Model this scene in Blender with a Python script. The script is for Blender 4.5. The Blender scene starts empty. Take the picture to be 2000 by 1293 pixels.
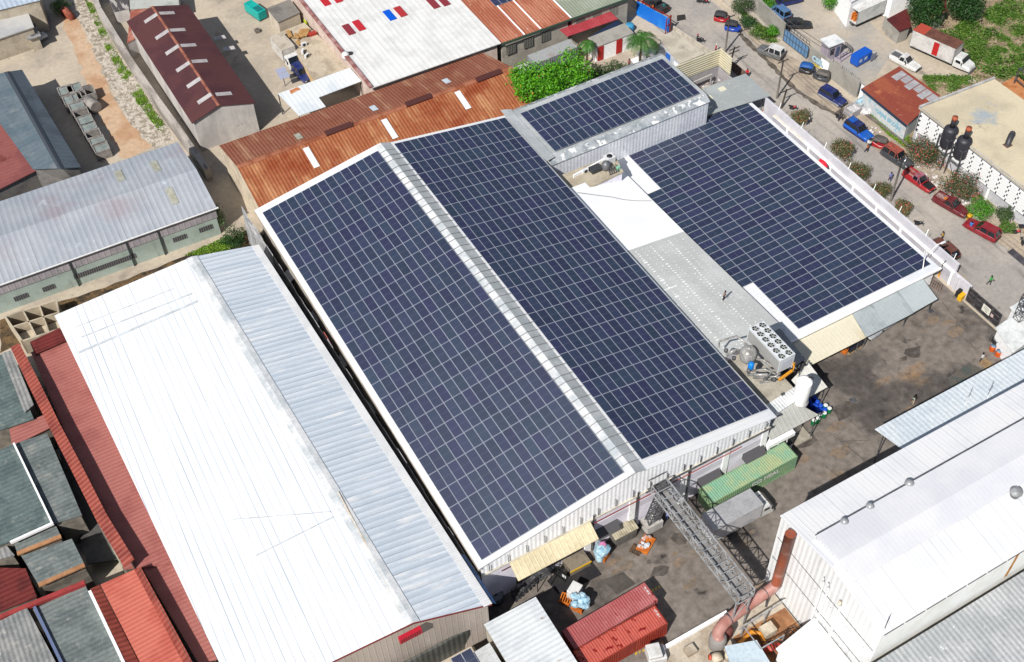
import bpy, bmesh, math, random
from mathutils import Vector, Matrix
rnd = random.Random(7)
PI = math.pi
C = bpy.context.scene.collection
# ---------------------------------------------------------------- camera pose (metres) and the picture's pixel grid (2000 x 1293)
CAM = Vector((-25.223, -116.919, 115.985))
ROT = Matrix(((0.86869074, 0.38967709, -0.30582375), (-0.49459557, 0.6481495, -0.57903148), (-0.02741578, 0.65425835, 0.75577403)))
FPX = 2311.88
def ray(px, py):
    return ROT @ Vector(((px-1000)/FPX, -(py-646.5)/FPX, -1))
def at(px, py, z=0.0):
    """point of the world seen at a place of the survey photograph, at a known height"""
    d = ray(px, py); t = (z-CAM.z)/d.z
    return CAM + d*t
def aty(px, py, y):
    d = ray(px, py); t = (y-CAM.y)/d.y
    return CAM + d*t
def atx(px, py, x):
    d = ray(px, py); t = (x-CAM.x)/d.x
    return CAM + d*t
def onplane(px, py, p, n):
    d = ray(px, py); t = (p-CAM).dot(n)/d.dot(n)
    return CAM + d*t
V = Vector
# ---------------------------------------------------------------- objects
def tag(o, label=None, cat=None, group=None, kind=None):
    if label: o['label'] = label
    if cat: o['category'] = cat
    if group: o['group'] = group
    if kind: o['kind'] = kind
    return o
def thing(name, label, cat, loc=(0,0,0), rz=0.0, group=None):
    o = bpy.data.objects.new(name, None); C.objects.link(o)
    o.location = loc; o.rotation_euler = (0,0,rz); o.empty_display_size = .3
    return tag(o, label, cat, group)
def wm(o):
    m = Matrix.LocRotScale(o.location, o.rotation_euler, None)
    return wm(o.parent) @ m if o.parent else m
class MB:
    """collects faces in world (or local) coordinates; several materials allowed"""
    def __init__(s): s.v=[]; s.f=[]; s.mi=[]; s.m=0; s.sm=set()
    def add(s, vs, fs, smooth=False):
        n=len(s.v); s.v += [tuple(v) for v in vs]
        for f in fs:
            if smooth: s.sm.add(len(s.f))
            s.f.append([i+n for i in f]); s.mi.append(s.m)
        return s
    def poly(s, pts): return s.add(pts, [list(range(len(pts)))])
    def obox(s, o, a, b, c):
        o,a,b,c = V(o),V(a),V(b),V(c)
        vs=[o,o+a,o+a+b,o+b,o+c,o+a+c,o+a+b+c,o+b+c]
        fs=[[0,3,2,1],[4,5,6,7],[0,1,5,4],[1,2,6,5],[2,3,7,6],[3,0,4,7]]
        if a.cross(b).dot(c) < 0: fs=[f[::-1] for f in fs]
        return s.add(vs,fs)
    def box(s, x0,x1,y0,y1,z0,z1): return s.obox((x0,y0,z0),(x1-x0,0,0),(0,y1-y0,0),(0,0,z1-z0))
    def bar(s, p, q, w=.1, h=None, up=(0,0,1)):
        p,q=V(p),V(q); h=h or w; d=q-p
        a=d.cross(V(up))
        if a.length<1e-6: a=d.cross(V((1,0,0)))
        a.normalize(); b=a.cross(d).normalized()
        return s.obox(p-a*w/2-b*h/2, d, a*w, b*h)
    def tube(s, pts, r, n=8, cap=True):
        pts=[V(p) for p in pts]; rs=r if isinstance(r,(list,tuple)) else [r]*len(pts)
        vs=[]; fs=[]; ref=None
        for i,p in enumerate(pts):
            d=(pts[min(i+1,len(pts)-1)]-pts[max(i-1,0)]).normalized()
            if ref is None:
                ref=V((0,0,1)) if abs(d.z)<.9 else V((1,0,0))
            a=d.cross(ref).normalized(); b=d.cross(a).normalized(); ref=-b if False else ref
            for k in range(n):
                t=2*PI*k/n; vs.append(p+(a*math.cos(t)+b*math.sin(t))*rs[i])
        for i in range(len(pts)-1):
            for k in range(n):
                j=(k+1)%n; fs.append([i*n+k,i*n+j,(i+1)*n+j,(i+1)*n+k])
        s.add(vs,fs,True)
        if cap:
            m=len(s.v)-len(vs)
            s.f += [[m+k for k in range(n)], [m+(len(pts)-1)*n+k for k in range(n)][::-1]]; s.mi += [s.m]*2
        return s
    def lathe(s, prof, c=(0,0,0), n=16, axis=None):
        """profile of (radius, height) turned round an axis through c"""
        c=V(c); az=V(axis).normalized() if axis else V((0,0,1))
        ax=az.cross(V((0,1,0))) if abs(az.y)<.9 else az.cross(V((1,0,0))); ax.normalize(); ay=az.cross(ax)
        vs=[];fs=[]
        for r,h in prof:
            for k in range(n):
                t=2*PI*k/n; vs.append(c+az*h+(ax*math.cos(t)+ay*math.sin(t))*max(r,1e-4))
        for i in range(len(prof)-1):
            for k in range(n):
                j=(k+1)%n; fs.append([i*n+k,i*n+j,(i+1)*n+j,(i+1)*n+k])
        fs.append([k for k in range(n)][::-1]); fs.append([(len(prof)-1)*n+k for k in range(n)])
        return s.add(vs,fs,True)
    def slab(s, pts, t):
        """sheet of points with thickness t downwards"""
        n=len(pts); lo=[V(p)-V((0,0,t)) for p in pts]
        fs=[list(range(n)), [n+i for i in range(n)][::-1]]+[[i,n+i,n+(i+1)%n,(i+1)%n] for i in range(n)]
        nrm=(V(pts[1])-V(pts[0])).cross(V(pts[2])-V(pts[1]))
        if nrm.z<0: fs=[f[::-1] for f in fs]
        return s.add(list(pts)+lo, fs)
    def prism(s, pts, z0, z1): return s.slab([V((p[0],p[1],z1)) for p in pts], z1-z0)
    def wall(s, p, q, z0, z1a, t=.15, z1b=None):
        """upright wall from p to q, thickness t to the left of the line"""
        p,q=V((p[0],p[1],0)),V((q[0],q[1],0)); z1b=z1a if z1b is None else z1b
        d=(q-p).normalized(); n=V((-d.y,d.x,0))*t
        k=lambda a,z: V((a.x,a.y,z))
        vs=[k(p,z0),k(q,z0),k(q+n,z0),k(p+n,z0),k(p,z1a),k(q,z1b),k(q+n,z1b),k(p+n,z1a)]
        fs=[[0,3,2,1],[4,5,6,7],[0,1,5,4],[1,2,6,5],[2,3,7,6],[3,0,4,7]]
        if t<0: fs=[f[::-1] for f in fs]
        return s.add(vs,fs)
    def build(s, name, mats, parent=None, world=True, bevel=0):
        me=bpy.data.meshes.new(name); vs=s.v
        if parent is not None and world:
            inv=wm(parent).inverted(); vs=[inv@V(v) for v in vs]
        me.from_pydata([tuple(v) for v in vs],[],s.f)
        if not isinstance(mats,(list,tuple)): mats=[mats]
        for m in mats: me.materials.append(m)
        me.polygons.foreach_set('material_index', s.mi)
        me.polygons.foreach_set('use_smooth', [i in s.sm for i in range(len(s.f))])
        me.update()
        o=bpy.data.objects.new(name, me); C.objects.link(o)
        if parent is not None: o.parent=parent
        if bevel:
            b=o.modifiers.new('bevel','BEVEL'); b.width=bevel; b.segments=2; b.limit_method='ANGLE'
        return o
def copy_tree(o, parent=None):
    c=o.copy(); C.objects.link(c); c.parent=parent
    for ch in list(o.children): copy_tree(ch, c)
    return c
# ---------------------------------------------------------------- materials
def lin(r,g,b):
    f=lambda u:(u/255/12.92) if u/255<=.04045 else ((u/255+.055)/1.055)**2.4
    return (f(r),f(g),f(b),1)
ALB=.66
def P(r,g,b):
    """surface colour estimated from how the surface looks in full sun"""
    c=lin(r,g,b); return (c[0]*ALB,c[1]*ALB,c[2]*ALB,1)
MATS={}
def M(key, col, col2=None, sc=.35, lo=.42, hi=.62, col3=None, sc3=.08, lo3=.45, hi3=.7, stretch=(1,1,1), stretch3=(1,1,1),
      rough=.75, metal=0, spec=.3, corr=None, fine=.12, fsc=3.0, bump=0, bsc=6, col4=None, sc4=2.5, lo4=.62, hi4=.68, detail=6, tile=None, coat=0, seam=None):
    if key in MATS: return MATS[key]
    m=bpy.data.materials.new(key); m.use_nodes=True; nt=m.node_tree; N=nt.nodes; L=nt.links
    bs=N['Principled BSDF']; bs.inputs['Roughness'].default_value=rough; bs.inputs['Metallic'].default_value=min(metal,.15)
    bs.inputs['Specular IOR Level'].default_value=spec; bs.inputs['Coat Weight'].default_value=coat
    tc=N.new('ShaderNodeTexCoord'); src=tc.outputs['Object']
    def noise(scale, st=(1,1,1), det=detail, off=0.0):
        mp=N.new('ShaderNodeMapping'); L.new(src, mp.inputs[0]); mp.inputs['Scale'].default_value=st; mp.inputs['Location'].default_value=(off,off*.7,off*.3)
        n=N.new('ShaderNodeTexNoise'); n.inputs['Scale'].default_value=scale; n.inputs['Detail'].default_value=det; n.inputs['Roughness'].default_value=.6
        L.new(mp.outputs[0], n.inputs['Vector']); return n.outputs['Fac']
    def ramp(v,a,b):
        r=N.new('ShaderNodeMapRange'); r.inputs[1].default_value=a; r.inputs[2].default_value=b; r.interpolation_type='SMOOTHSTEP'
        L.new(v, r.inputs[0]); return r.outputs[0]
    def mix(a,b,f,mode='MIX'):
        x=N.new('ShaderNodeMix'); x.data_type='RGBA'; x.blend_type=mode
        for i,u in ((6,a),(7,b)):
            if isinstance(u,tuple): x.inputs[i].default_value=u
            else: L.new(u,x.inputs[i])
        if isinstance(f,float): x.inputs[0].default_value=f
        else: L.new(f,x.inputs[0])
        return x.outputs[2]
    cur=col
    if col2: cur=mix(cur,col2,ramp(noise(sc,stretch,off=3.1),lo,hi))
    if col3: cur=mix(cur,col3,ramp(noise(sc3,stretch3,off=17.7),lo3,hi3))
    if col4: cur=mix(cur,col4,ramp(noise(sc4,(1,1,1),off=41.3),lo4,hi4))
    if fine:
        r=N.new('ShaderNodeMapRange'); r.inputs[3].default_value=1-fine; r.inputs[4].default_value=1+fine
        L.new(noise(fsc,(1,1,1),4,off=9.0), r.inputs[0]); r.inputs[1].default_value=.3; r.inputs[2].default_value=.7
        h=N.new('ShaderNodeHueSaturation'); L.new(r.outputs[0],h.inputs['Value'])
        if isinstance(cur,tuple): h.inputs['Color'].default_value=cur
        else: L.new(cur,h.inputs['Color'])
        cur=h.outputs[0]
    if tile:
        sx,sy,am=tile
        mp=N.new('ShaderNodeMapping'); mp.inputs['Scale'].default_value=(1/sx,1/sy,0); L.new(src,mp.inputs[0])
        fl=N.new('ShaderNodeVectorMath'); fl.operation='FLOOR'; L.new(mp.outputs[0],fl.inputs[0])
        wn=N.new('ShaderNodeTexWhiteNoise'); wn.noise_dimensions='3D'; L.new(fl.outputs[0],wn.inputs['Vector'])
        r=N.new('ShaderNodeMapRange'); r.inputs[3].default_value=1-am; r.inputs[4].default_value=1+am; L.new(wn.outputs['Value'],r.inputs[0])
        h=N.new('ShaderNodeHueSaturation'); L.new(r.outputs[0],h.inputs['Value']); L.new(cur,h.inputs['Color']) if not isinstance(cur,tuple) else None; cur=h.outputs[0]
    if seam:
        ax,pitch,thr,scol,amt=seam      # uneven lap dirt lines, painted in to stand for the ribs' washed-out shading
        sp=N.new('ShaderNodeSeparateXYZ'); L.new(src,sp.inputs[0])
        mu=N.new('ShaderNodeMath'); mu.operation='MULTIPLY'; mu.inputs[1].default_value=2*PI/pitch; L.new(sp.outputs[ax],mu.inputs[0])
        si=N.new('ShaderNodeMath'); si.operation='SINE'; L.new(mu.outputs[0],si.inputs[0])
        rg=N.new('ShaderNodeMapRange'); rg.inputs[1].default_value=thr; rg.inputs[2].default_value=1; rg.inputs[4].default_value=amt; L.new(si.outputs[0],rg.inputs[0])
        st=[.05,.05,.05]; st[ax]=1.2; nn=noise(1.0,tuple(st),4,off=5.5)
        r2=N.new('ShaderNodeMapRange'); r2.inputs[1].default_value=.36; r2.inputs[2].default_value=.64; L.new(nn,r2.inputs[0])
        mm=N.new('ShaderNodeMath'); mm.operation='MULTIPLY'; L.new(rg.outputs[0],mm.inputs[0]); L.new(r2.outputs[0],mm.inputs[1])
        cur=mix(cur,scol,mm.outputs[0])
    hts=[]
    if corr:
        ax,pitch,depth=corr[:3]
        sp=N.new('ShaderNodeSeparateXYZ'); L.new(src,sp.inputs[0])
        mu=N.new('ShaderNodeMath'); mu.operation='MULTIPLY'; mu.inputs[1].default_value=2*PI/pitch; L.new(sp.outputs[ax],mu.inputs[0])
        si=N.new('ShaderNodeMath'); si.operation='SINE'; L.new(mu.outputs[0],si.inputs[0])
        out=si.outputs[0]
        if len(corr)>3:   # seams: narrow ribs
            po=N.new('ShaderNodeMapRange'); po.inputs[1].default_value=corr[3]; po.inputs[2].default_value=1; L.new(out,po.inputs[0]); out=po.outputs[0]
        hts.append((out,depth*.42))
    if bump: hts.append((noise(bsc,off=2.2),bump))
    nrm=None
    for v,d in hts:
        b=N.new('ShaderNodeBump'); b.inputs['Strength'].default_value=1; b.inputs['Distance'].default_value=d
        L.new(v,b.inputs['Height'])
        if nrm: L.new(nrm,b.inputs['Normal'])
        nrm=b.outputs[0]
    if nrm: L.new(nrm,bs.inputs['Normal'])
    if isinstance(cur,tuple): bs.inputs['Base Color'].default_value=cur
    else: L.new(cur,bs.inputs['Base Color'])
    MATS[key]=m; return m
def plain(key,col,rough=.5,metal=0,spec=.4,**k): return M(key,col,rough=rough,metal=metal,spec=spec,fine=k.pop('fine',.06),**k)
black=plain('black_rubber',lin(28,28,30),.8)
tyre_m=plain('tyre_rubber',lin(30,30,32),.85)
rim_m=plain('wheel_rim',P(170,172,175),.35,.7)
glass_dark=plain('vehicle_glass',lin(22,27,33),.08,0,.6,fine=0)
steel=M('galvanised_steel',P(186,188,190),P(150,152,154),sc=1.2,rough=.45,metal=.6)
dark_steel=M('dark_steel',P(82,82,86),P(112,112,114),sc=1.5,rough=.5,metal=.4)
white_paint=M('white_paint',(.8,.8,.8,1),(.64,.64,.65,1),sc=.9,lo=.55,hi=.8,rough=.5)
white_plast=plain('white_plastic',P(236,238,240),.4)
def paint(key,r,g,b,rough=.38): return M(key,P(r,g,b),P(r*.72+42,g*.72+40,b*.72+36),sc=1.1,lo=.4,hi=.7,rough=rough,spec=.5,fine=.08,fsc=2.5,coat=.2)
skin_m=plain('skin',P(120,78,56),.6); hair_m=plain('hair',lin(22,18,16),.8)
# ---------------------------------------------------------------- roofs and walls
def inset(pts, d):
    c=sum((V(p) for p in pts), V())/len(pts); out=[]
    for p in pts:
        w=c-V(p); w.z=0
        out.append(V(p)+V((math.copysign(min(d,abs(w.x)),w.x), math.copysign(min(d,abs(w.y)),w.y),0)))
    return out
def plane_z(p,q,r):
    n=(q-p).cross(r-p)
    return lambda x,y: p.z-((x-p.x)*n.x+(y-p.y)*n.y)/n.z
def walls_under(mb, pts, d, t, zb=0):
    """closed wall ring under a roof sheet, set in by d"""
    zf=plane_z(V(pts[0]),V(pts[1]),V(pts[2])); b=inset(pts,d)
    n=len(b); vs=[]
    for p in b: vs.append(V((p.x,p.y,zb)))
    for p in b: vs.append(V((p.x,p.y,zf(p.x,p.y)-t-.004)))
    fs=[[i,(i+1)%n,n+(i+1)%n,n+i] for i in range(n)]
    a=sum((b[i].x*b[(i+1)%n].y-b[(i+1)%n].x*b[i].y) for i in range(n))
    if a<0: fs=[f[::-1] for f in fs]
    mb.add(vs,fs)
def edge_angle(p,q): return math.atan2(q[1]-p[1], q[0]-p[0])
def shed(name,label,cat,pts,roof_m,wall_m,t=.12,over=.25,zb=0,rz=0,group=None,walls=True):
    """single-pitch or flat roof over a ring of walls"""
    pts=[V(p) for p in pts]; c=sum(pts,V())/len(pts)
    root=thing(name,label,cat,(c.x,c.y,zb),rz,group)
    MB().slab(pts,t).build('roof',roof_m,root)
    if walls:
        w=MB(); walls_under(w,pts,over,t,zb); w.build('wall',wall_m,root)
    return root
def gabled(name,label,cat,far,near,roof_l,roof_r,wall_m,cap_m=None,t=.12,over=.3,zb=0,rz=0,cap_w=.35,cap_h=.05):
    """far/near = (left eave, ridge, right eave) points"""
    far=[V(p) for p in far]; near=[V(p) for p in near]; c=(near[0]+near[2])/2
    root=thing(name,label,cat,(c.x,c.y,zb),rz)
    ro=MB().slab([near[0],near[1],far[1],far[0]],t); ro.m=0 if roof_l is roof_r else 1
    ro.slab([near[1],near[2],far[2],far[1]],t)
    r=ro.build('roof',[roof_l] if roof_l is roof_r else [roof_l,roof_r],root)
    if cap_m:
        cp=MB()
        for e,s in ((0,-1),(2,1)):
            dn=(near[e]-near[1]).normalized()*cap_w; df=(far[e]-far[1]).normalized()*cap_w; u=V((0,0,cap_h))
            q=[near[1]+u,near[1]+dn+u,far[1]+df+u,far[1]+u]
            cp.slab(q if s<0 else q[::-1],.03)
        cp.build('ridge_cap',cap_m,r)
    # walls
    ax=(near[1]-far[1]); ax.z=0; ax.normalize()
    sd=(near[2]-near[0]); sd.z=0; sd.normalize()
    def prof(P,s):
        L_=P[0]+sd*over+ax*s*over; R_=P[2]-sd*over+ax*s*over; K=P[1]+ax*s*over
        dz=V((0,0,t+.01))
        fl=over/max((P[1]-P[0]).xy.length,.1); fr=over/max((P[1]-P[2]).xy.length,.1)
        L_.z=P[0].z+(P[1].z-P[0].z)*fl; R_.z=P[2].z+(P[1].z-P[2].z)*fr
        return L_-dz,K-dz,R_-dz
    n=prof(near,-1); f=prof(far,1); w=MB(); g=lambda p:V((p.x,p.y,zb))
    w.poly([g(n[0]),g(n[2]),n[2],n[1],n[0]]); w.poly([g(f[2]),g(f[0]),f[0],f[1],f[2]])
    w.poly([g(f[0]),g(n[0]),n[0],f[0]]); w.poly([g(n[2]),g(f[2]),f[2],n[2]])
    w.build('wall',wall_m,root)
    return root
def patch(pts, m, name, parent, z=.02, t=.02):
    """thin sheet lying on a surface"""
    n=(V(pts[1])-V(pts[0])).cross(V(pts[2])-V(pts[0])).normalized()
    if n.z<0: n=-n
    return MB().slab([V(p)+n*(z+t) for p in pts], t).build(name,m,parent)
def jag(pts, step=1.2, amp=.25, seed=1):
    r=random.Random(seed); out=[]
    for i in range(len(pts)):
        a,b=V(pts[i]),V(pts[(i+1)%len(pts)]); k=max(1,int((b-a).length/step))
        for j in range(k):
            p=a.lerp(b,j/k); 
            if j: p=p+V((r.uniform(-amp,amp),r.uniform(-amp,amp),0))
            out.append(p)
    return out
def sheet(name,pts,m,z,jit=0,seed=1):
    pts=[V((p[0],p[1],z)) for p in pts]
    if jit: pts=jag(pts,1.5,jit,seed)
    bm=bmesh.new(); f=bm.faces.new([bm.verts.new(p) for p in pts]); bmesh.ops.triangulate(bm,faces=[f])
    for f in bm.faces:
        if f.normal.z<0: f.normal_flip()
    me=bpy.data.meshes.new(name); bm.to_mesh(me); bm.free(); me.materials.append(m)
    o=bpy.data.objects.new(name,me); C.objects.link(o); return tag(o,kind='structure')
def text_obj(name,s,size,loc,xd,up,m,parent,bold=.0):
    cu=bpy.data.curves.new(name,'FONT'); cu.body=s; cu.size=size; cu.align_x='CENTER'; cu.align_y='CENTER'; cu.extrude=.006; cu.offset=bold
    o=bpy.data.objects.new(name,cu); C.objects.link(o)
    dg=bpy.context.evaluated_depsgraph_get(); dg.update(); me=bpy.data.meshes.new_from_object(o.evaluated_get(dg))
    bpy.data.objects.remove(o); bpy.data.curves.remove(cu)
    x=V(xd).normalized(); u=V(up).normalized(); u=(u-x*u.dot(x)).normalized(); n=x.cross(u)
    mt=Matrix((x,u,n)).transposed().to_4x4(); mt.translation=V(loc)
    if parent is not None: mt=wm(parent).inverted()@mt
    me.transform(mt); me.materials.clear(); me.materials.append(m)
    o=bpy.data.objects.new(name,me); C.objects.link(o)
    if parent is not None: o.parent=parent
    return o
# ================================================================ GROUND
ground_m=M('ground_concrete',P(206,192,172),P(182,170,154),sc=.12,lo=.4,hi=.65,col3=P(150,140,128),sc3=.35,lo3=.58,hi3=.8,col4=P(120,112,104),sc4=1.1,lo4=.66,hi4=.8,fine=.1,fsc=1.5,rough=.9,bump=.02,bsc=8)
yard_m=M('yard_concrete',P(134,125,117),P(92,86,82),sc=.11,lo=.44,hi=.6,col3=P(158,128,96),sc3=.2,lo3=.57,hi3=.74,stretch3=(.5,1.2,1),col4=P(58,54,52),sc4=.32,lo4=.58,hi4=.72,fine=.3,fsc=1.1,tile=(6.2,5.1,.07),detail=9,rough=.85,bump=.015,bsc=5)
road_m=M('street_asphalt',P(172,166,160),P(190,181,170),sc=.1,lo=.42,hi=.66,col3=P(134,129,125),sc3=.5,lo3=.52,hi3=.75,stretch3=(1,.15,1),col4=P(112,107,103),sc4=.9,lo4=.64,hi4=.8,fine=.12,fsc=2,rough=.9)
shoulder_m=M('road_shoulder_earth',P(192,176,156),P(170,156,140),sc=.35,col3=P(140,128,114),sc3=.9,lo3=.55,hi3=.8,fine=.14,fsc=2.5,rough=.95)
dirt_m=M('orange_dirt',P(212,182,152),P(196,156,122),sc=.25,lo=.4,hi=.65,col3=P(178,150,126),sc3=.4,lo3=.55,hi3=.75,stretch3=(1,.12,1),fine=.14,fsc=2,rough=.95)
gravel_m=M('white_gravel',P(214,204,190),P(160,148,132),sc=1.6,lo=.42,hi=.6,col3=P(120,112,98),sc3=3.2,lo3=.58,hi3=.66,fine=.2,fsc=5,rough=.95,bump=.12,bsc=2.5)
soil_m=M('dry_soil',P(176,156,128),P(140,122,98),sc=.6,col3=P(205,192,170),sc3=1.2,lo3=.58,hi3=.7,fine=.2,fsc=4,rough=.95,bump=.06,bsc=3)
lot_m=M('pale_concrete_yard',P(176,172,166),P(196,184,168),sc=.12,lo=.42,hi=.62,col3=P(150,145,140),sc3=.4,lo3=.58,hi3=.8,fine=.1,fsc=1.5,rough=.9)
damp_m=M('damp_stain',P(96,88,78),P(126,116,104),sc=.8,fine=.2,rough=.7)
mb=MB(); mb.poly([(-700,-500,0),(900,-500,0),(900,900,0),(-700,900,0)]); tag(mb.build('ground',ground_m),kind='structure')
sheet('yard',[(-3.5,-115),(74.8,-115),(74.8,-40),(37,-40),(37,-60),(-3.5,-60)],yard_m,.006)
sheet('street',[(75.6,-130),(88.2,-130),(88.0,-20),(87.3,20),(85,70),(73,70),(75.2,20)],road_m,.006)
def gp(*q): return [at(x,y,0) for x,y in q]
sheet('street_shoulder',gp((1428,38),(1452,60),(1500,120),(1560,175),(1640,232),(1700,282),(1790,352),(1880,425),(1960,480),(2010,520),(2060,500),(1960,440),(1880,380),(1800,312),(1690,220),(1560,118),(1484,76),(1440,42)),shoulder_m,.010,.25)
sheet('roadside_verge',gp((1508,215),(1560,250),(1640,325),(1740,405),(1830,488),(1900,560),(1880,565),(1800,490),(1700,405),(1600,310)),shoulder_m,.010,.3)
def ribbon(name,pts,w,m,z,seed=3):
    r=random.Random(seed); P_=jag_line(pts,.7,.12,r); L_,R_=[],[]
    for i,p in enumerate(P_):
        d=(P_[min(i+1,len(P_)-1)]-P_[max(i-1,0)]).normalized(); n=V((-d.y,d.x,0)); k=w*r.uniform(.5,1.2)
        L_.append(p+n*k/2); R_.append(p-n*k/2)
    return sheet(name,L_+R_[::-1],m,z)
def jag_line(pts,step,amp,r):
    out=[]
    for a,b in zip(pts[:-1],pts[1:]):
        a,b=V(a),V(b); k=max(1,int((b-a).length/step))
        for j in range(k): out.append(a.lerp(b,j/k)+(V((r.uniform(-amp,amp),r.uniform(-amp,amp),0)) if j else V()))
    out.append(V(pts[-1])); return out
ribbon('gutter_water',gp((1446,66),(1470,92),(1500,120),(1530,152),(1560,180),(1600,206),(1640,228)),.9,damp_m,.015)
sheet('puddle_stain',gp((1628,222),(1645,210),(1660,218),(1652,232),(1636,232)),damp_m,.019,.15)
sheet('burnt_patch',gp((1322,30),(1338,28),(1340,38),(1322,42)),plain('soot_stain',lin(40,38,36),.9),.015,.2)
sheet('dirt_road',gp((112,26),(140,23),(158,48),(205,150),(250,235),(300,285),(250,312),(232,306),(185,205),(150,112)),dirt_m,.008,.4)
sheet('gravel_strip',gp((142,20),(132,-20),(165,-12),(205,60),(252,140),(300,215),(342,272),(300,292),(250,235),(205,150),(158,48)),gravel_m,.012,.5)
sheet('weedy_lot',[(91,-25),(93,-14),(104,-16),(109,-21),(112,-15),(108,3),(118,14),(150,16),(150,-60),(91,-60)],soil_m,.008,.5)
sheet('loading_yard',[(90.6,-14),(93,-13.5),(104,-8),(106,1),(108,16),(104,40),(90.3,40)],lot_m,.006)
sheet('grass_verge_soil',gp((1690,205),(1770,262),(1800,300),(1790,312),(1700,225)),soil_m,.014,.2)
strip_m=M('alley_rubbish_soil',P(120,96,66),P(84,70,52),sc=.8,lo=.4,hi=.6,col3=P(58,52,44),sc3=.7,lo3=.52,hi3=.6,col4=P(190,180,165),sc4=2.5,lo4=.7,hi4=.74,fine=.25,fsc=4,rough=.95,bump=.1,bsc=3)
sheet('alley_soil',gp((0,625),(130,585),(250,545),(330,512),(440,470),(480,450),(520,480),(500,500),(380,520),(110,640),(0,690)),strip_m,.012,.2)
# yard joints, cracks and worn patches
joint_m=plain('joint_dirt',lin(66,60,56),.9)
crack_m=M('light_crack',P(168,158,146),P(120,112,104),sc=1.5,fine=.2)
for k,(pts,w,m) in enumerate([(gp((1610,700),(1668,722),(1695,742)),.18,joint_m),(gp((1645,805),(1700,860),(1640,862)),.12,joint_m),(gp((1628,852),(1690,900)),.13,joint_m),(gp((1612,910),(1640,932)),.14,joint_m),
      (gp((1870,650),(1895,670),(1905,683),(1918,676)),.14,joint_m),(gp((1060,1215),(1140,1180),(1170,1166)),.1,joint_m),(gp((1170,1160),(1176,1172)),.16,joint_m),(gp((1218,1098),(1235,1110),(1255,1113),(1270,1138)),.14,crack_m),(gp((1195,1100),(1220,1120),(1238,1132)),.12,crack_m),
      (gp((1840,590),(1870,625),(1868,640)),.13,joint_m)]):
    ribbon('pavement_crack',pts,w*.6,m,.012+.0004*k,seed=k)
stain_m=M('oil_stain',P(86,79,74),P(104,96,90),sc=1.2,fine=.3,fsc=2,rough=.7); tan_m=M('tan_wear',P(140,122,104),P(122,112,102),sc=.9,fine=.25,fsc=2)
rs_=random.Random(21)
for k,(px,py,s,m) in enumerate(((1785,688,1.6,stain_m),(1765,700,.7,stain_m),(1650,800,2.2,stain_m),(1575,858,1.8,stain_m),(1560,868,1.1,stain_m),(1632,835,1.3,tan_m),(1645,880,1.6,tan_m),(1632,925,1.2,tan_m),(1820,625,1.2,tan_m),(1865,650,1.4,tan_m),(1700,735,.9,stain_m),(1820,752,.6,stain_m),(1840,755,.5,stain_m),(1225,1105,1.2,tan_m),(1205,1118,.8,tan_m),(1260,1075,.7,stain_m),(1330,1098,1.0,tan_m),(1350,1140,1.2,tan_m),(1290,1115,1.3,stain_m),(1455,1062,.7,tan_m),(1330,1050,1.4,stain_m),(1180,1180,.9,stain_m),(1240,1200,.7,tan_m),(1318,1082,.5,tan_m),(1470,1038,.5,tan_m))):
    c=at(px,py,0); a=rs_.uniform(0,3)
    pts=[c+V((math.cos(t/9*2*PI+a)*s*rs_.uniform(.5,1.3),math.sin(t/9*2*PI+a)*s*.55*rs_.uniform(.5,1.3),0)) for t in range(9)]
    sheet('pavement_stain',pts,m,.0090+.0001*k,.18,k)
dock_m=M('dock_asphalt',P(58,54,54),P(42,40,44),sc=.3,fine=.2,rough=.8)
sheet('dock_ramp',gp((1068,1135),(1112,1090),(1140,1075),(1176,1122),(1100,1160),(1090,1160)),dock_m,.014)
sheet('worn_slab',gp((1176,1133),(1217,1117),(1242,1140),(1205,1162)),M('worn_slab',P(98,92,86),P(80,75,70),sc=.5),.0165)
sheet('green_painted_bay',gp((1852,738),(1892,708),(1920,722),(1858,760)),M('green_bay',P(84,92,88),P(104,98,90),sc=.8,lo=.4,hi=.6,fine=.2),.012)
yel=M('yellow_marking',P(214,178,60),P(150,130,80),sc=1.2,lo=.5,hi=.7,fine=.2)
def stripes(a,b,n,w=.28):
    a,b=at(*a),at(*b); d=(b-a); u=d.normalized(); nn=V((-u.y,u.x,0))*w; mb=MB()
    for i in range(n):
        p=a+d*(i/n); q=a+d*((i+.55)/n); mb.poly([V((*(p).xy,.016)),V((*(q).xy,.016)),V((*(q+nn+u*.15).xy,.016)),V((*(p+nn+u*.15).xy,.016))])
    tag(mb.build('floor_marking',yel),kind='structure')
stripes((1254,1166),(1292,1147),6); stripes((1240,1280),(1298,1257),8)
# ================================================================ MAIN COMPLEX
white_roof=M('white_coated_roof',P(250,251,252),P(238,242,246),sc=.15,lo=.45,hi=.7,fine=.03,rough=.45,corr=(0,.9,.03,.75))
white_roof_y=M('white_coated_roof_across',P(250,251,252),P(236,240,245),sc=.15,lo=.45,hi=.7,fine=.03,rough=.45,corr=(1,.6,.03,.6))
cap_white=M('ridge_flashing',P(240,241,242),P(205,212,216),sc=.3,rough=.4)
cap_grey=M('grey_ridge_flashing',P(186,192,194),P(210,214,216),sc=.25,lo=.45,hi=.65,col4=P(240,240,240),sc4=1.6,lo4=.68,hi4=.72,rough=.4,corr=(1,1.15,.02,.9))
clad_white=M('ribbed_cladding',(.84,.85,.87,1),(.76,.78,.8,1),sc=.2,rough=.45,corr=(0,.52,.03))
clad_side=M('side_cladding',P(196,188,178),P(170,162,152),sc=.3,corr=(1,1.1,.02,.8))
block_m=M('lavender_block_wall',(.72,.69,.76,1),(.62,.6,.67,1),sc=.4,col3=P(150,138,130),sc3=.25,lo3=.62,hi3=.8,fine=.05)
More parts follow.
